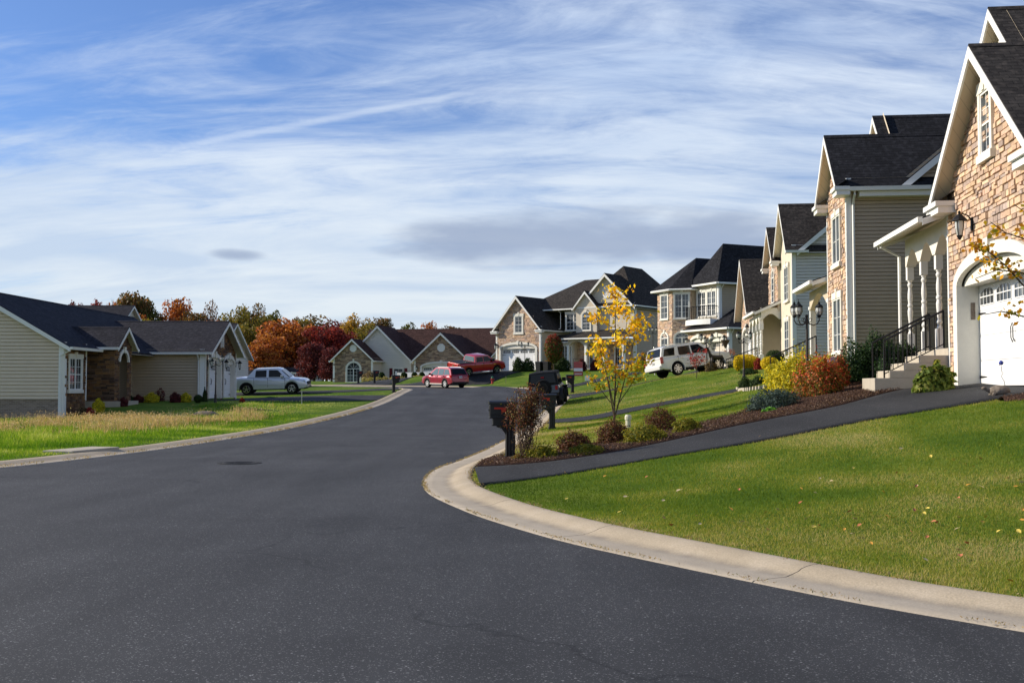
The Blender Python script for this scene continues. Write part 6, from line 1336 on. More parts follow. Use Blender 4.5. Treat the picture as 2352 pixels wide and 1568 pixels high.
def leafmesh(name, C, size, col, parent=None, out=None, bias=.0, aspect=.62, droop=0.0, r=None, k=4):
    """one four-cornered pointed leaf per centre"""
    r = r or rng; n = len(C); a = r.normal(size=(n, 3)); 
    if out is not None: a = a * (1 - bias) + out * bias * 2
    a /= np.linalg.norm(a, axis=1)[:, None] + 1e-9; b = r.normal(size=(n, 3)); b[:, 2] -= droop; b -= (b * a).sum(1)[:, None] * a; b /= np.linalg.norm(b, axis=1)[:, None] + 1e-9; c = np.cross(a, b)
    s = (np.asarray(size) * r.uniform(.7, 1.25, n))[:, None]; L = b * s * .5; Wd = c * s * .5 * aspect
    V = np.stack([C - L, C + Wd - L * .12, C + L, C - Wd - L * .12], 1).reshape(-1, 3); Fq = np.arange(n * 4).reshape(n, 4)
    return fast_mesh(name, V, Fq, 'leaf', parent, np.repeat(col, 4, axis=0))
def pal(n, cols, w=None, var=.25, r=None):
    r = r or rng; cols = np.array(cols, float); i = r.choice(len(cols), n, p=w); return np.clip(cols[i] * r.uniform(1 - var, 1 + var, (n, 1)), 0, 1)
PALS = {'gold': [(.60, .50, .02), (.68, .56, .03), (.42, .38, .02), (.26, .27, .02)], 'goldbright': [(.78, .60, .02), (.66, .50, .02), (.46, .40, .02)], 'goldgreen': [(.15, .16, .012), (.22, .21, .02), (.08, .10, .01), (.28, .22, .02)],
        'holly': [(.020, .048, .014), (.035, .075, .02), (.012, .03, .01), (.06, .11, .04)], 'juniper': [(.045, .075, .065), (.07, .105, .09), (.03, .05, .045), (.10, .14, .12)], 'darkgreen': [(.02, .045, .012), (.035, .065, .015), (.05, .08, .02)],
        'nandina': [(.56, .10, .03), (.62, .16, .05), (.42, .06, .03), (.66, .26, .10), (.22, .16, .02), (.14, .16, .02)], 'spirea': [(.11, .045, .022), (.16, .06, .03), (.07, .032, .018), (.19, .085, .04), (.09, .07, .02)],
        'red': [(.30, .03, .025), (.38, .06, .03), (.18, .02, .02)], 'maroon': [(.11, .022, .025), (.16, .035, .03), (.07, .02, .02)], 'hydrangea': [(.20, .24, .04), (.12, .17, .03), (.30, .30, .07), (.08, .12, .02)], 'brown': [(.12, .08, .04), (.20, .13, .06), (.07, .05, .03), (.30, .22, .10)],
        'bright': [(.10, .25, .03), (.14, .32, .04)], 'redgreen': [(.05, .09, .02), (.09, .13, .02), (.30, .06, .03), (.07, .10, .02), (.16, .10, .02)], 'autumn': [(.16, .14, .02), (.20, .10, .03), (.08, .09, .02), (.28, .12, .03)],
        'tan': [(.45, .36, .16), (.38, .32, .10), (.30, .30, .08)]}
def shrub(p, wx, h, pk, label, n=2500, ls=.045, wy=None, lobes=1, round_=False, group=None, spiky=0.0, droop=0, cat='shrub', name='shrub', top=None, stems=True, cone=False, tx=3.5):
    r = np.random.default_rng(abs(hash((round(p[0], 2), round(p[1], 2)))) % 2 ** 31); wy = wy or wx * .85
    n = int(n * 1.5); ls = ls * 1.25
    root = empty(name, p); tag(root, label, cat, group)
    cen = [(0, 0, 1, 1)] if lobes == 1 else [(r.uniform(-.5, .5) * wx * .62, r.uniform(-.4, .4) * wy * .6, r.uniform(.55, .8), r.uniform(.65, 1.0)) for _ in range(lobes)]
    C = []; O = []
    per = n // len(cen)
    for cx_, cy_, sw, sh in cen:
        d = r.normal(size=(per, 3)); d /= np.linalg.norm(d, axis=1)[:, None]; d[:, 2] = np.abs(d[:, 2]) if not round_ else d[:, 2]
        rad = 1 - np.abs(r.normal(size=per)) * .16 - (r.random(per) < .3) * r.random(per) * .5
        lum = 1 + .13 * np.sin(d[:, 0] * 7 + cx_ * 9) * np.sin(d[:, 1] * 6 + 2) + .10 * np.sin(d[:, 2] * 9 + d[:, 0] * 4) if not round_ else 1 + .03 * np.sin(d[:, 0] * 9)
        sp = 1 + spiky * r.random(per) * (r.random(per) < .25)
        q = d * (rad * lum * sp)[:, None]
        if cone: k = np.clip(q[:, 2], 0, 1); q[:, 0] *= (1 - k * .75); q[:, 1] *= (1 - k * .75)
        zz = (q[:, 2] * .5 + .5) * h * sh if round_ else q[:, 2] * h * sh + .02
        C.append(np.stack([q[:, 0] * wx / 2 * sw + cx_, q[:, 1] * wy / 2 * sw + cy_, zz], 1)); O.append(d)
    C = np.vstack(C); O = np.vstack(O); col = pal(len(C), PALS[pk], var=.3, r=r)
    if top is not None: t_ = np.clip(C[:, 2] / h, 0, 1)[:, None]; c2 = pal(len(C), PALS[top], r=r); m_ = (r.random((len(C), 1)) < t_ ** tx); col = np.where(m_, c2, col)
    leafmesh('foliage', C, ls, col, root, O, .45, droop=droop, r=r)
    if stems:
        k = MB()
        for i in range(7):
            a = r.uniform(0, 6.28); k.tube([(0, 0, -.03), (math.cos(a) * wx * .12, math.sin(a) * wy * .12, h * .35), (math.cos(a) * wx * .3, math.sin(a) * wy * .3, h * .75)], [.012, .009, .004], 4)
        k.build('stems', 'darkbark', root)
    return root
def S_(px, py, wpx, hpx, pk, label, **k):
    dx = k.pop('dx', 0); D = k.pop('D', None)
    if D: a = W(px, py, D); p = Vector((a.x, D, GZ(a.x, D)))
    else: p = on(px, py)
    f = p.y / F_PX; sz = k.pop('ls', .045); h = hpx * f
    if D: h = min(h * 1.25, max(h * .6, a.z + hpx * f - p.z))
    return shrub(p, wpx * f, h, pk, label, ls=sz, **k)
g1 = 'shrubs in the mulch bed along the near driveway'
S_(1318, 1041, 84, 46, 'spirea', 'brown twiggy shrub nearest the mailbox vine in the driveway bed', n=2600, ls=.035, spiky=.35)
S_(1347, 1046, 88, 24, 'goldgreen', 'low golden green spreading shrub at the foot of the nearest brown shrub', n=1800, ls=.035)
S_(1409, 1022, 82, 52, 'spirea', 'brown rounded shrub directly below the yellow tree trunk', n=2900, ls=.035, spiky=.3)
S_(1482, 1018, 105, 38, 'goldgreen', 'golden green spreading shrub between the second and third brown shrubs', n=2400, ls=.035, spiky=.2)
S_(1517, 993, 78, 52, 'spirea', 'tallest brown shrub, farthest up the driveway bed', n=2600, ls=.035, spiky=.35)
S_(1578, 996, 72, 34, 'goldgreen', 'golden green shrub at the upper end of the row of brown shrubs', n=1800, ls=.035)
S_(1245, 1056, 72, 28, 'goldgreen', 'grassy yellow green tuft shrub right of the nearest mailbox', n=1800, ls=.04, spiky=.5)
S_(1190, 1060, 34, 14, 'autumn', 'small weedy clump at the foot of the nearest mailbox post', n=500, ls=.03)
S_(1790, 940, 104, 54, 'juniper', 'blue gray juniper mound in front of the golden cypress', n=3800, ls=.04, lobes=3, spiky=.25)
S_(1743, 946, 58, 22, 'juniper', 'small blue gray juniper at the lawn end of the mulch bed', n=1300, ls=.04)
S_(1768, 950, 42, 12, 'bright', 'bright green leafy tuft beside the small juniper', n=350, ls=.06, cat='plant', name='leafy_plant')
S_(1880, 912, 104, 100, 'autumn', 'large orange red leafy shrub around the tall lantern post', n=6000, ls=.055, lobes=7, droop=.5, D=28.9, top='nandina', tx=.55, spiky=.3)
S_(1932, 900, 56, 88, 'nandina', 'orange shrub lobe beside the dark holly and gazing ball', n=3200, ls=.055, lobes=3, droop=.5, D=30.2, spiky=.3)
S_(1822, 893, 136, 88, 'gold', 'big feathery golden cypress behind the tall lantern post', n=8000, ls=.06, lobes=6, spiky=.25, D=31.6)
S_(1776, 889, 42, 54, 'gold', 'clipped round golden shrub left of the feathery golden cypress', n=3000, ls=.045, round_=True, D=36)
S_(1890, 888, 80, 76, 'gold', 'golden cypress patch behind the orange shrub tops', n=3000, ls=.06, lobes=2, D=34.5)
S_(1990, 887, 136, 124, 'holly', 'dark glossy holly against the stone corner of the taupe house', n=8500, ls=.055, lobes=3, D=31)
S_(2063, 886, 110, 124, 'holly', 'dark holly behind the porch railing', n=7500, ls=.055, lobes=3, D=29.8)
S_(2134, 887, 100, 56, 'hydrangea', 'light green large leaved shrub beside the porch steps', n=1500, ls=.13, lobes=3, D=24.9)
S_(1712, 893, 36, 26, 'darkgreen', 'low dark juniper at the foot of the middle lantern post', n=1500, ls=.05, D=47)
S_(1742, 891, 44, 26, 'darkgreen', 'low dark juniper right of the middle lantern post', n=1700, ls=.05, D=46)
S_(1716, 845, 58, 32, 'goldbright', 'rounded bright yellow hedge shrub before the stone garage', n=2500, ls=.07, D=60, round_=True)
S_(1695, 846, 22, 30, 'goldbright', 'small bright yellow shrub at the left end of the yellow hedge', n=1100, ls=.07, D=59.5, round_=True)
S_(1742, 845, 24, 22, 'red', 'little red shrub between two yellow hedges', n=700, ls=.07, D=58.5)
S_(1767, 845, 42, 27, 'goldbright', 'low bright yellow cushion shrub in front of the porch', n=2200, ls=.06, D=57, round_=True)
S_(1780, 834, 46, 32, 'darkgreen', 'clipped round dark green shrub at the porch corner', n=2600, ls=.06, D=58.5, round_=True)
S_(1720, 848, 44, 10, 'darkgreen', 'dark low groundcover shrub under the yellow hedge', n=700, ls=.06, D=57)
S_(1633, 846, 30, 17, 'brown', 'brown dry shrub at the base of the lantern post by the suv', n=1100, ls=.07, D=63)
S_(1684, 848, 30, 12, 'darkgreen', 'small dark shrub beside the urn planter', n=500, ls=.06, D=66)
S_(1190, 852, 28, 30, 'darkgreen', 'dark green shrub left of the lantern post at the stucco house garage', n=1500, ls=.12, D=110)
S_(1213, 852, 30, 28, 'darkgreen', 'dark green shrub right of the lantern post at the stucco house garage', n=1500, ls=.12, D=110)
S_(1270, 852, 40, 34, 'autumn', 'mottled autumn shrub under the red and green small tree', n=1700, ls=.12, D=110)
S_(1290, 852, 44, 30, 'darkgreen', 'wide green shrub left of the stucco porch columns', n=1900, ls=.12, D=109)
S_(1283, 836, 34, 36, 'brown', 'tall russet shrub in front of the ground floor bay window', n=1300, ls=.12, D=111)
S_(1336, 850, 25, 24, 'maroon', 'dark maroon shrub before the stucco porch', n=1300, ls=.11, D=108)
S_(1366, 850, 24, 22, 'maroon', 'second dark maroon shrub before the stucco porch, nearer the yellow tree', n=1200, ls=.11, D=107)
S_(1480, 850, 30, 40, 'brown', 'sparse dry shrub at the siding corner of the stucco house', n=900, ls=.12, D=104)
S_(1465, 850, 50, 16, 'gold', 'low yellow green shrub left of the white suv tail', n=900, ls=.12, D=100)
gg = 'clipped evergreens by the picket fence'
for px_, D, lb in ((877, 114, 'leftmost dark clipped evergreen by the arched window'), (928, 113, 'dark clipped evergreen before the middle of the picket fence'), (952, 114, 'dark clipped evergreen at the right part of the picket fence'), (969, 116, 'rightmost dark clipped evergreen by the ranch garage')):
    S_(px_, 876, 15, 22, 'darkgreen', lb, n=1300, ls=.10, D=D, round_=True)
for i, (px_, D, lb) in enumerate(((838, 110, 'pale grassy clump right of the far left mailbox'), (851, 109, 'pale grassy clump between the two distant mailboxes'), (866, 109, 'pale grassy clump right of the second distant mailbox'), (884, 110, 'pale grassy clump before the left fence post'), (905, 111, 'yellowish grassy clump along the picket fence'), (920, 112, 'small yellowish clump at the fence corner'), (960, 113, 'yellowish clump at the ranch driveway edge'))):
    S_(px_, 878, 16, 9, 'tan', lb, n=500, ls=.12, D=D, spiky=.6, stems=False)
S_(850, 876, 44, 22, 'brown', 'dark russet bush mass below the arched window', n=1500, ls=.12, D=116)
S_(226, 930, 30, 24, 'gold', 'golden shrub in front of the entry of the left house', n=2200, ls=.06, D=53)
S_(206, 932, 22, 14, 'red', 'low red shrub left of the golden entry shrub', n=1100, ls=.06, D=52)
S_(190, 934, 26, 16, 'brown', 'dry brown clump below the tall left window', n=900, ls=.06, D=52)
S_(283, 922, 22, 15, 'maroon', 'dark maroon shrub at the right edge of the entry porch', n=1100, ls=.07, D=56)
S_(318, 922, 24, 14, 'maroon', 'maroon shrub at the foot of the garage siding, left end', n=1100, ls=.07, D=60)
S_(300, 921, 18, 12, 'darkgreen', 'small green shrub between two maroon shrubs', n=800, ls=.07, D=60.5)
S_(348, 922, 36, 19, 'gold', 'broad golden mound in the middle of the garage siding', n=1800, ls=.06, D=60)
S_(367, 918, 26, 26, 'maroon', 'thin dark wispy shrub behind the golden mound', n=350, ls=.07, D=62)
S_(402, 921, 26, 19, 'maroon', 'rounded maroon shrub left of the second golden mound', n=1500, ls=.06, D=60)
S_(426, 920, 28, 17, 'gold', 'second golden mound near the garage corner', n=1600, ls=.06, D=60.5)
S_(455, 922, 20, 16, 'darkgreen', 'round dark evergreen at the left garage corner', n=1200, ls=.06, D=60, round_=True)
S_(470, 919, 14, 28, 'darkgreen', 'small cone shaped evergreen at the left garage corner', n=1200, ls=.06, D=61.5, cone=True)
S_(556, 928, 16, 14, 'red', 'small red conical shrub at the edge of the left driveway', n=800, ls=.06, D=62, cone=True)
# twigs in the urn
k = MB(); C = []
for i in range(26):
    a = rng.uniform(0, 6.28); t = rng.uniform(.1, .45); top = Vector((math.cos(a) * t, math.sin(a) * t, .6 + rng.uniform(.35, .75))); k.tube([(0, 0, .55), (top.x * .5, top.y * .5, .85), top], [.01, .007, .003], 3); C += [tuple(top * .9 + Vector(rng.normal(size=3) * .07)) for _ in range(9)]
pr = empty('potted_plant', URN.location); tag(pr, 'reddish dry twigs growing in the urn planter', 'plant'); k.build('twigs', 'darkbark', pr); leafmesh('leaves', np.array(C), .08, pal(len(C), [(.35, .10, .06), (.25, .10, .05), (.4, .2, .1)]), pr)
# vine at the mailbox
p = on(1204, 1058); root = empty('climbing_vine', p); tag(root, 'dry brown climbing vine tangled on the nearest mailbox', 'vine'); k = MB(); C = []
for i in range(46):
    x = rng.normal() * .075; y = rng.normal() * .07; pts = [(x, y, -.02)]; X = Vector((x, y, 0))
    hh = rng.uniform(.8, 1.5); m_ = 9
    for j in range(m_): t = (j + 1) / m_; X = X + Vector((rng.normal() * .035 + (.018 if x > .06 and t > .4 else -.006 if x < 0 and t > .55 else 0), rng.normal() * .03, hh / m_)); pts.append(tuple(X))
    if rng.random() < .45:
        for j in range(4): X = X + Vector((rng.uniform(.01, .055) * (1 if x > -.04 else -.5), rng.normal() * .03, -.05 * j)); pts.append(tuple(X))
    k.tube(pts, [.006] * (len(pts) - 1) + [.002], 3)
    for q_ in pts:
        n_ = 15 if q_[2] > .7 else 7
        C += [tuple(np.array(q_) + rng.normal(size=3) * np.array((.05, .05, .05))) for _ in range(n_)]
k.build('stems', 'darkbark', root); C = np.array(C); lo = C[:, 2:] < .6
col = np.where(lo, pal(len(C), [(.20, .13, .09), (.30, .21, .15), (.14, .09, .06)]), pal(len(C), [(.16, .05, .03), (.12, .07, .03), (.10, .09, .02), (.22, .08, .04), (.45, .38, .18), (.08, .04, .03)], [.27, .25, .16, .2, .05, .07])); leafmesh('leaves', C, np.where(lo[:, 0], .028, .038), col, root)
# ------------------------------------------------------------------ trees built branch by branch
def branch_tree(p, label, stems, leaves, ls, cfun, bark='bark', name='young_tree', cat='tree', group=None, nleaf=1, trunk_r=.03, spread=.10, rs=1, droop=.3):
    """stems = list of polylines; leaves are placed round the twigs"""
    r = np.random.default_rng(rs); root = empty(name, p); tag(root, label, cat, group); k = MB(); tips = []
    for pts, r0, nb, bl, up in stems:
        pts = [Vector(q) for q in pts]; m_ = len(pts); k.tube(pts, [r0 * (1 - .85 * i / (m_ - 1)) + .003 for i in range(m_)], 6)
        for i in range(nb):
            t = r.uniform(.30, 1.0); f = t * (m_ - 1); a = int(min(f, m_ - 2)); q = pts[a].lerp(pts[a + 1], f - a); az = r.uniform(0, 2 * math.pi); L = bl * r.uniform(.5, 1.1) * (1.15 - .6 * t)
            d = Vector((math.cos(az), math.sin(az), up * r.uniform(.6, 1.3))).normalized(); b = [q]
            for j in range(4): q = q + (d + Vector(r.normal(size=3) * .22)) * (L / 4); b.append(q.copy())
            k.tube(b, [r0 * .28 * (1 - .2 * j) + .001 for j in range(5)], 4); tips += b[1:]
            for j in (2, 3, 4):
                e = b[j] + (d + Vector(r.normal(size=3) * .8)).normalized() * L * .35; k.tube([b[j], e], [.0035, .0012], 3); tips += [e, (b[j] + e) / 2]
        tips += pts[m_ // 2:]
    k.build('trunk', bark, root); T = np.array([tuple(t) for t in tips]); C = T[r.integers(0, len(T), leaves)]; C = C + r.normal(size=(leaves, 3)) * spread
    leafmesh('crown', C, ls, cfun(C, r), root, droop=droop, r=r, aspect=.75); return root
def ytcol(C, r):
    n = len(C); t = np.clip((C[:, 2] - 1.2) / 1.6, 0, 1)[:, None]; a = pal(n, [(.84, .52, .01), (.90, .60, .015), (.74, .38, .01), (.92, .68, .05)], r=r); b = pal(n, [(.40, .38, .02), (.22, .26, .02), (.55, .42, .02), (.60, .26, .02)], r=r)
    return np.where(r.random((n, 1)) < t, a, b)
p = on(1410, 976)
st = [([(0, 0, -.05), (.01, 0, .4), (.05, .02, 1.2), (.08, 0, 2.2), (.06, .03, 3.2), (.1, 0, 4.15)], .034, 17, .85, .75), ([(.0, 0, .30), (-.10, .05, .9), (-.22, .1, 1.7), (-.36, .05, 2.6), (-.55, 0, 3.4)], .022, 14, .75, .75),
      ([(.02, 0, .22), (.18, -.05, .8), (.36, 0, 1.5), (.56, .05, 2.3), (.78, 0, 3.1)], .022, 13, .75, .8), ([(.05, .02, .9), (.30, .3, 1.8), (.42, .45, 2.9), (.5, .5, 3.5)], .018, 12, .7, .7), ([(.0, .0, .6), (-.2, -.3, 1.4), (-.45, -.4, 2.3), (-.75, -.3, 2.9)], .016, 9, .6, .7),
      ([(-.1, 0, .7), (-.4, .05, 1.1), (-.75, 0, 1.65)], .012, 4, .35, .4), ([(.1, 0, .6), (.5, -.1, 1.2), (.85, 0, 1.75), (1.0, 0, 2.2)], .012, 6, .45, .6)]
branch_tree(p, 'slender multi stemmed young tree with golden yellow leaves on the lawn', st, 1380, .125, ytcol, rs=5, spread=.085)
# tree just outside the frame whose branches reach in at the right
def ocol(C, r): return pal(len(C), [(.66, .33, .015), (.72, .42, .02), (.55, .22, .015), (.40, .33, .03)], r=r)
px0_, py0_ = 7.0, 13.6; p = Vector((px0_, py0_, GZ(px0_, py0_))); b0 = p
def toL(px, py, D): return tuple(W(px, py, D) - b0)
st = [([(0, 0, -.05), (.02, 0, .6), (.05, 0, 1.6), (.1, .05, 2.8), (.1, .1, 4.2)], .05, 5, .4, .5),
      ([(.03, 0, 1.2), toL(2420, 700, 13.6), toL(2352, 727, 13.4), toL(2300, 715, 13.3), toL(2262, 722, 13.2)], .012, 3, .22, .2), ([(.05, 0, 1.7), toL(2400, 690, 13.7), toL(2350, 655, 13.5), toL(2310, 610, 13.4), toL(2285, 590, 13.3), toL(2250, 560, 13.3)], .013, 6, .26, .3),
      ([(.05, 0, 1.9), toL(2430, 600, 13.5), toL(2352, 548, 13.2), toL(2310, 535, 13.2), toL(2275, 510, 13.1)], .010, 5, .22, .2), ([(.05, 0, 1.9), toL(2400, 640, 13.5), toL(2340, 625, 13.4), toL(2290, 620, 13.3), toL(2240, 640, 13.3)], .010, 4, .2, .2), ([(.05, 0, 2.2), toL(2420, 540, 13.5), toL(2370, 500, 13.4), toL(2330, 470, 13.3)], .010, 4, .2, .5)]
branch_tree(p, 'young tree at the right edge reaching orange leaved twigs across the garage', st, 380, .072, ocol, rs=9, spread=.055)
# small red maple, red-green tree, bare tree
p = on(1600, 868); st = [([(0, 0, -.05), (.02, 0, .5), (.0, .02, 1.0), (.05, 0, 1.5)], .02, 12, .55, .5), ([(.0, 0, .4), (-.2, 0, .9), (-.35, 0, 1.3)], .012, 8, .4, .5), ([(0, 0, .5), (.25, 0, 1.0), (.4, 0, 1.5)], .012, 7, .35, .5)]
branch_tree(p, 'tiny red leaved maple on the lawn before the white suv', st, 330, .085, lambda C, r: pal(len(C), [(.38, .03, .03), (.48, .06, .05), (.25, .02, .02)], r=r), rs=3, spread=.07)
root = shrub(Vector((4.1, 107.5, GZ(4.1, 107.5) + .9)), 1.9, 2.9, 'redgreen', 'small dense red and green tree beside the stone garage', n=4200, ls=.13, round_=True, cat='tree', name='garden_tree', stems=False, top='red')
k = MB(); k.tube([(0, 0, -1.0), (0, 0, .4), (.05, 0, 1.6)], [.07, .06, .02], 6); k.build('trunk', 'bark', root)
# ------------------------------------------------------------------ background trees
def crown_pts(r, h, w_, n, clumps=64, open_=.0):
    cc = []
    while len(cc) < clumps:
        q = r.uniform(-1, 1, 3); q[2] = r.uniform(0, 1)
        rr = max(.0, 1 - max(0, (q[2] - .45) / .62) ** 2.2) ** .5
        if math.hypot(q[0], q[1]) <= rr and (math.hypot(q[0], q[1]) > rr * .35 or q[2] > .7): cc.append((q[0] * w_ / 2 * .88, q[1] * w_ / 2 * .88, h * (.14 + .76 * q[2]), r.uniform(.13, .22) * w_))
    per = n // clumps; C = []; O = []; K = []
    for x, y, z, s in cc:
        d = r.normal(size=(per, 3)); d /= np.linalg.norm(d, axis=1)[:, None]; rad = s * r.uniform(.45, 1.08, per) ** .6
        C.append(np.array([x, y, z]) + d * rad[:, None] * np.array([1, 1, .8])); O.append(d); K.append(np.full(per, r.uniform(.72, 1.28)))
    return np.vstack(C), np.vstack(O), np.concatenate(K), cc
BP = {'rust': [(.26, .075, .02), (.34, .11, .025), (.18, .05, .02), (.40, .16, .03)], 'red': [(.17, .022, .022), (.23, .035, .028), (.11, .015, .018)], 'purple': [(.09, .018, .022), (.12, .025, .025), (.055, .012, .016)], 'olive': [(.13, .12, .02), (.19, .15, .025), (.08, .08, .015), (.26, .17, .03)],
      'green': [(.05, .065, .015), (.08, .09, .02), (.11, .10, .02)], 'browngreen': [(.09, .065, .02), (.13, .08, .025), (.06, .055, .018), (.17, .08, .03)], 'gold': [(.28, .17, .025), (.34, .20, .03), (.20, .13, .02)], 'graybrown': [(.14, .085, .065), (.19, .11, .08), (.10, .07, .055)]}
def tree_proto(pk, seed, h=10., w_=7., n=7800, clumps=64, ls=.36):
    r = np.random.default_rng(seed); root = empty('autumn_tree'); C, O, K, cc = crown_pts(r, h, w_, n, clumps); col = np.clip(pal(len(C), BP[pk], var=.22, r=r) * K[:, None] * 1.2, 0, 1)
    leafmesh('crown', C, ls, col, root, O, .35, r=r, aspect=.8); k = MB(); k.tube([(0, 0, -1), (.05, 0, h * .2), (0, .1, h * .45), (.1, 0, h * .8)], [.24, .19, .12, .03], 7)
    for x, y, z, s in cc[::2]: k.tube([(0, 0, h * .22), (x * .4, y * .4, (z + h * .2) * .5), (x, y, z)], [.09, .06, .02], 4)
    k.build('trunk', 'darkbark', root); return root
PROT = {}
for i, pk in enumerate(BP):
    for v in range(2 if pk in ('rust', 'red', 'olive', 'browngreen') else 1):
        PROT[(pk, v)] = tree_proto(pk, 100 + i * 7 + v, n=3600 if pk == 'graybrown' else 7800)
used = set()
def bgtree(px, topy, wpx, D, pk, label, v=0, group=None):
    key = (pk, v if (pk, v) in PROT else 0); src = PROT[key]; o = src if key not in used else copy_tree(src); used.add(key)
    a = W(px, topy, D); z0 = GZ(a.x, D) - .3; h = a.z - z0; o.location = (a.x, D, z0); o.scale = (wpx * D / F_PX / 6.0, wpx * D / F_PX / 6.0, h / 9.15); o.rotation_euler = (0, 0, random.uniform(0, 6.28)); tag(o, label, 'tree', group)
    return o
TL = [(175, 702, 44, 235, 'purple', 'small dark red tree crown just above the left roof ridge'), (215, 700, 60, 225, 'red', 'dark red tree crown left of the tall green oaks'), (262, 706, 40, 240, 'rust', 'small rust crown behind the bare tree'),
      (305, 684, 84, 220, 'browngreen', 'tall olive green oak left in the treeline'), (348, 686, 66, 222, 'green', 'tall dark green oak right beside the olive oak'), (405, 698, 78, 225, 'rust', 'rusty brown tree between the green oaks and the gray tree'), (487, 700, 46, 235, 'graybrown', 'thin gray brown tree standing alone in the skyline'),
      (445, 726, 60, 215, 'browngreen', 'low brownish tree under the skyline left of the garage peak'), (540, 712, 74, 210, 'olive', 'yellow olive tree just right of the garage peak'), (585, 708, 60, 222, 'browngreen', 'dark bronze tree crown at the middle of the treeline', 1), (620, 716, 62, 212, 'green', 'dark green tree left of the orange maples', 1),
      (560, 750, 60, 190, 'olive', 'golden olive tree low beside the garage eave', 1), (655, 744, 120, 186, 'rust', 'broad orange red maple behind the silver pickup'), (607, 770, 90, 178, 'rust', 'orange maple directly above the silver pickup cab', 1), (690, 736, 46, 238, 'graybrown', 'sparse gray crown above the orange maples'), (706, 756, 66, 196, 'rust', 'burnt orange maple right of the broad maple'),
      (742, 752, 100, 182, 'red', 'broad crimson tree left of the ranch house'), (785, 760, 78, 186, 'red', 'crimson tree touching the ranch gable', 1), (722, 790, 70, 165, 'purple', 'dark wine red tree right of the silver pickup nose'), (762, 800, 50, 150, 'purple', 'dark purple tree nearest the ranch corner'), (815, 728, 72, 200, 'gold', 'golden brown tree above the ranch left gable'), (838, 748, 56, 195, 'olive', 'olive yellow tree behind the ranch peak'),
      (876, 738, 62, 215, 'browngreen', 'brown topped tree above the ranch roof ridge'), (925, 744, 66, 225, 'green', 'dark green tree above the ranch roof ridge'), (984, 748, 46, 230, 'rust', 'small rust crown above the ranch roof'), (1040, 756, 60, 240, 'browngreen', 'low brown crown hidden behind the ranch roof right part')]
for t in TL: bgtree(t[0], t[1], t[2], t[3], t[4], t[5], t[6] if len(t) > 6 else 0)
r_ = random.Random(4)
for i in range(26):
    px_ = 120 + i * 37 + r_.uniform(-10, 10); pk = r_.choice(['rust', 'red', 'olive', 'browngreen', 'purple'] if px_ > 500 else ['browngreen', 'olive', 'rust', 'green'])
    bgtree(px_, 742 + r_.uniform(-14, 16) if px_ < 820 else 785, r_.uniform(84, 110), r_.uniform(198, 212), pk, 'autumn tree filling the back of the treeline', r_.choice([0, 1]), 'autumn trees filling the treeline')
for i, (px_, top, lb) in enumerate(((330 - 70, 684, 'bare leafless tree between the red crown and the green oaks'), (712, 738, 'bare leafless tree above the orange maples'), (230, 694, 'faint bare tree beyond the left roof'))):
    a = W(px_, top, 215); z0 = GZ(a.x, 215); h = a.z - z0; r = np.random.default_rng(20 + i); root = empty('bare_tree', (a.x, 215, z0)); tag(root, lb, 'tree'); k = MB()
    def grow(p, d, L, rad, lev):
        q = p + d * L; k.tube([p, (p + q) / 2 + Vector(r.normal(size=3) * L * .04), q], [rad, rad * .8, rad * .6], 4)
        if lev:
            for _ in range(3 if lev > 1 else 4): grow(q if r.random() < .6 else p.lerp(q, .7), (d + Vector(r.normal(size=3) * .42) + Vector((0, 0, .15))).normalized(), L * .68, rad * .55, lev - 1)
    grow(Vector((0, 0, 0)), Vector((0, 0, 1)), h * .36, .2, 5); k.build('trunk', 'darkbark', root)
# ------------------------------------------------------------------ grass
def okmask(x, y, s):
    m = s > .78
    for P in NOGRASS: m &= ~inpoly(x, y, P)
    return m
def blades(name, x, y, h, wd, col, label, cat='grass', lean=.45, r=None, bend=True):
    r = r or rng; n = len(x); z = gz_arr(x, y) - .01; a = r.uniform(0, 2 * math.pi, n); dx, dy = np.cos(a) * wd / 2, np.sin(a) * wd / 2; la = r.uniform(0, 2 * math.pi, n); ll = h * lean * r.random(n)
    tx, ty = x + np.cos(la) * ll, y + np.sin(la) * ll
    V = np.empty((n, 3, 3)); V[:, 0] = np.stack([x - dx, y - dy, z], 1); V[:, 1] = np.stack([x + dx, y + dy, z], 1); V[:, 2] = np.stack([tx, ty, z + h], 1)
    o = fast_mesh(name, V.reshape(-1, 3), np.arange(n * 3).reshape(n, 3), 'blade', None, np.repeat(col, 3, 0), k=3); tag(o, label, cat, kind='stuff'); return o
def gcol(x, y, r, dry=0.0):
    n1 = vnoise(x, y, 2.6, 1) * .5 + vnoise(x, y, .8, 2) * .3 + vnoise(x * .4 + y * .9, y * .25 - x * .1, .9, 3) * .2; n1 = (n1 - .5) * 1.55 + .5 + r.normal(size=len(x)) * .12 + dry
    stops = [.0, .33, .50, .66, .85]; cs = np.array([(.055, .105, .007), (.11, .175, .010), (.205, .24, .020), (.36, .32, .06), (.50, .40, .18)])
    return np.stack([np.interp(n1, stops, cs[:, k]) for k in range(3)], 1)
def sample(n, r0, r1, a0, a1, r, pw=1.0):
    u = r.random(n); rad = r0 * (r1 / r0) ** u; an = np.radians(r.uniform(a0, a1, n)); return rad * np.sin(an), rad * np.cos(an)
r = np.random.default_rng(11)
x, y = sample(900000, 6.0, 75, -2, 36, r); s = sroad(x, y); m = okmask(x, y, s); x, y, s = x[m], y[m], s[m]; D = np.hypot(x, y)
edge = np.clip((1.25 - s) / .5, 0, 1) * .16
blades('grass', x, y, r.uniform(.016, .042, len(x)) * (1 + np.clip(D / 70, 0, .6)), .0030 + .00036 * D, gcol(x, y, r, edge), 'mown green and straw tinted grass on the right lawns', r=r, lean=.9)
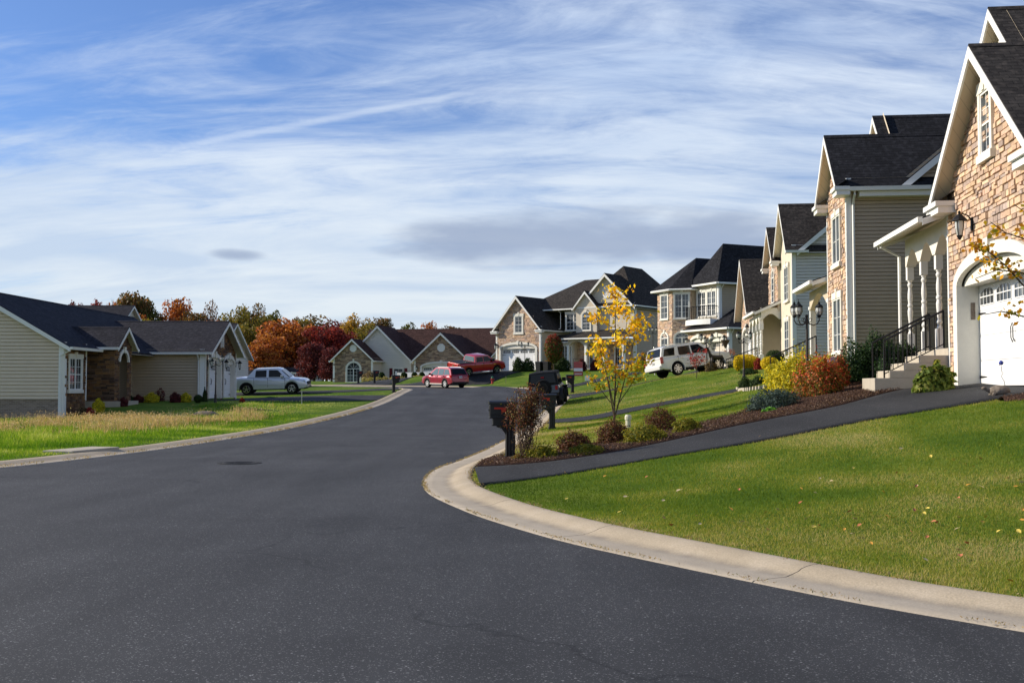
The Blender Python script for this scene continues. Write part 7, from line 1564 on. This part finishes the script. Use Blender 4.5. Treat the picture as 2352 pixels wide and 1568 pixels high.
x, y = sample(230000, 18, 75, -32, -3, r); s = sroad(x, y); m = okmask(x, y, s) & (x < -2); x, y, s = x[m], y[m], s[m]; D = np.hypot(x, y)
t = np.clip((np.minimum(s, 6) - 1.0) / 6, 0, 1); n2 = vnoise(x, y, 2.2, 7)
near = (y < 60); hgt = (.05 + .13 * np.clip(t * 1.6, 0, 1) * (.4 + n2)) * r.uniform(.6, 1.3, len(x)); keepm = ~((x < -16.5) & (y > 50)); col = gcol(x, y, r, -.02 + .10 * (vnoise(x, y, 1.6, 31) - .5)) * np.array([1.05, 1.35, 1.1]); x, y, hgt, D, col = x[keepm], y[keepm], hgt[keepm], D[keepm], col[keepm]
hgt = np.where(y > 52, hgt * .4, hgt)
blades('meadow_grass', x, y, hgt, .005 + .00045 * D, np.clip(col, 0, 1), 'taller unmown green grass on the left verge', r=r, lean=.6)
# dry seed grass band on the left
n = 42000; t = r.random(n); pxs = t * 640 - 40; w0 = r.normal(size=n)
xx = np.interp(pxs, [-40, 0, 250, 500, 600], [-18.5, -18.0, -15.5, -12.4, -12.6]) + w0 * np.interp(pxs, [-40, 200, 500, 600], [1.6, 1.7, 1.5, .6]); yy = np.interp(pxs, [-40, 0, 250, 500, 600], [36, 37.5, 42.5, 45, 53]) + r.normal(size=n) * 2.8
s = sroad(xx, yy); m = okmask(xx, yy, s) & (vnoise(xx, yy, 1.3, 5) + r.normal(size=n) * .1 > .60) & (s > 2.5); xx, yy = xx[m], yy[m]; D = np.hypot(xx, yy)
hh = r.uniform(.12, .52, len(xx)) * (.25 + 1.1 * vnoise(xx, yy, 1.7, 8)); dc = pal(len(xx), [(.50, .34, .17), (.42, .27, .13), (.55, .42, .24), (.26, .28, .06)], var=.25, r=r)
blades('dry_grass', xx, yy, hh, .007 + .0003 * D, dc, 'dry golden seed grass band in front of the left house', r=r, lean=.5)
m = r.random(len(xx)) < .55; C = np.stack([xx[m] + r.normal(size=m.sum()) * .06, yy[m], gz_arr(xx[m], yy[m]) + hh[m] * r.uniform(.75, 1.1, m.sum())], 1)
o = leafmesh('seed_heads', C, .07, np.clip(pal(len(C), [(.55, .38, .22), (.48, .32, .18), (.60, .48, .30)], r=r), 0, 1), r=r, aspect=.3); tag(o, 'pale brown seed heads above the dry grass', 'seed heads', kind='stuff')
# dry debris along both kerb edges
def edge_debris(line, side, y0, y1, n, off, sd, hmax, label, name):
    P, t = resample(line, .1); P = P[(P[:, 1] > y0) & (P[:, 1] < y1)]; d = np.gradient(P, axis=0); d /= np.hypot(d[:, 0], d[:, 1])[:, None] + 1e-9; nr = np.stack([d[:, 1], -d[:, 0]], 1) * side; i = r.integers(0, len(P), n); w_ = vnoise(P[i, 0] * 3, P[i, 1] * 3, 1.0, 12) + r.normal(size=n) * .12; i = i[w_ > .46]
    q = P[i] + nr[i] * (off + r.normal(size=len(i)) * sd)[:, None] + d[i] * r.normal(size=(len(i), 1)) * .05; n = len(i); z = Hb(q[:, 0], q[:, 1]) + .008 + np.clip(np.interp(off, [p[0] for p in PROF], [p[1] for p in PROF]), 0, .2)
    C = np.column_stack([q, z + r.random(n) * hmax]); o = leafmesh(name, C, .020 + .0007 * np.hypot(q[:, 0], q[:, 1]), pal(n, [(.34, .24, .12), (.42, .32, .17), (.26, .17, .09), (.20, .19, .07)], r=r), r=r, aspect=.3); tag(o, label, 'debris', kind='stuff')
edge_debris(KR, 1, 2, 60, 7000, .0, .022, .018, 'dry grass and leaf litter along the right asphalt edge', 'leaf_litter')
edge_debris(KR, 1, 2, 48, 5000, .78, .035, .03, 'dead grass fringe at the top of the right kerb', 'dead_grass')
edge_debris(KL, -1, 14, 60, 9000, .05, .06, .05, 'straw coloured grass growing in the left gutter', 'gutter_grass')
# mulch chips
def chips(i0, n, label):
    P = NOGRASS[i0]; lo, hi = P.min(0), P.max(0); q = r.uniform(lo, hi, (n * 4, 2)); q = q[inpoly(q[:, 0], q[:, 1], P)][:n]; z = gz_arr(q[:, 0], q[:, 1]) + .045 + r.random(len(q)) * .05
    o = leafmesh('mulch_chips', np.column_stack([q, z]), .045, pal(len(q), [(.055, .030, .022), (.12, .07, .05), (.03, .018, .014), (.26, .18, .13), (.09, .05, .035)], [.3, .28, .2, .08, .14], r=r), r=r, aspect=.4); tag(o, label, 'mulch', kind='stuff')
chips(8, 16000, 'loose bark chips in the bed along the near driveway'); chips(9, 22000, 'loose bark chips around the golden and orange shrubs'); chips(10, 4000, 'loose bark chips before the garage')
# fallen leaves on the near lawn: single objects
base = []
for i, c in enumerate([(.60, .30, .05), (.62, .48, .28), (.45, .16, .07), (.66, .50, .10)]):
    k = MB(); pts = [(-.5, 0, .0), (-.25, .30, .12), (.15, .34, .10), (.5, 0, .02), (.15, -.34, .14), (-.25, -.30, .06)]; c0 = (0, 0, -.02)
    k.add([c0] + pts, [(0, a, a % 6 + 1) for a in range(1, 7)]); k.tube([(-.5, 0, 0), (-.8, .05, .05)], .02, 3); me_o = k.build('fallen_leaf', mat('dry_leaf_%d' % i, c, .7, .2)); base.append(me_o)
cnt = 0
spots = [(2223, 1122), (2257, 1127), (2145, 1207), (2301, 1162), (2350, 1180), (2197, 1225), (2100, 1180), (2055, 1198), (1940, 1225), (1853, 1200), (2130, 1243), (2258, 1307), (1763, 1225), (1706, 1207), (2252, 1060), (2190, 1063), (2345, 1108), (2330, 1236), (1882, 1216), (2017, 1215)]
while len(spots) < 96: spots.append((2350 - abs(rng.normal()) * 330, rng.normal() * 85 + 1180)) if rng.random() < .8 else spots.append((rng.uniform(1250, 1700), rng.uniform(1090, 1240)))
for (a, b) in spots:
    p = on(a, b)
    if float(sroad(np.array([p.x]), np.array([p.y]))[0]) < 1.0: continue
    src = base[cnt % 4]; o = src if cnt < 4 else src.copy()
    if cnt >= 4: COL.objects.link(o)
    o.location = (p.x, p.y, p.z + .045); o.scale = [rng.uniform(.040, .068)] * 3; o.rotation_euler = (rng.uniform(-.6, .6), rng.uniform(-.6, .6), rng.uniform(0, 6.28)); tag(o, 'small dry leaf fallen on the near right lawn', 'leaf', 'fallen leaves on the near right lawn'); cnt += 1
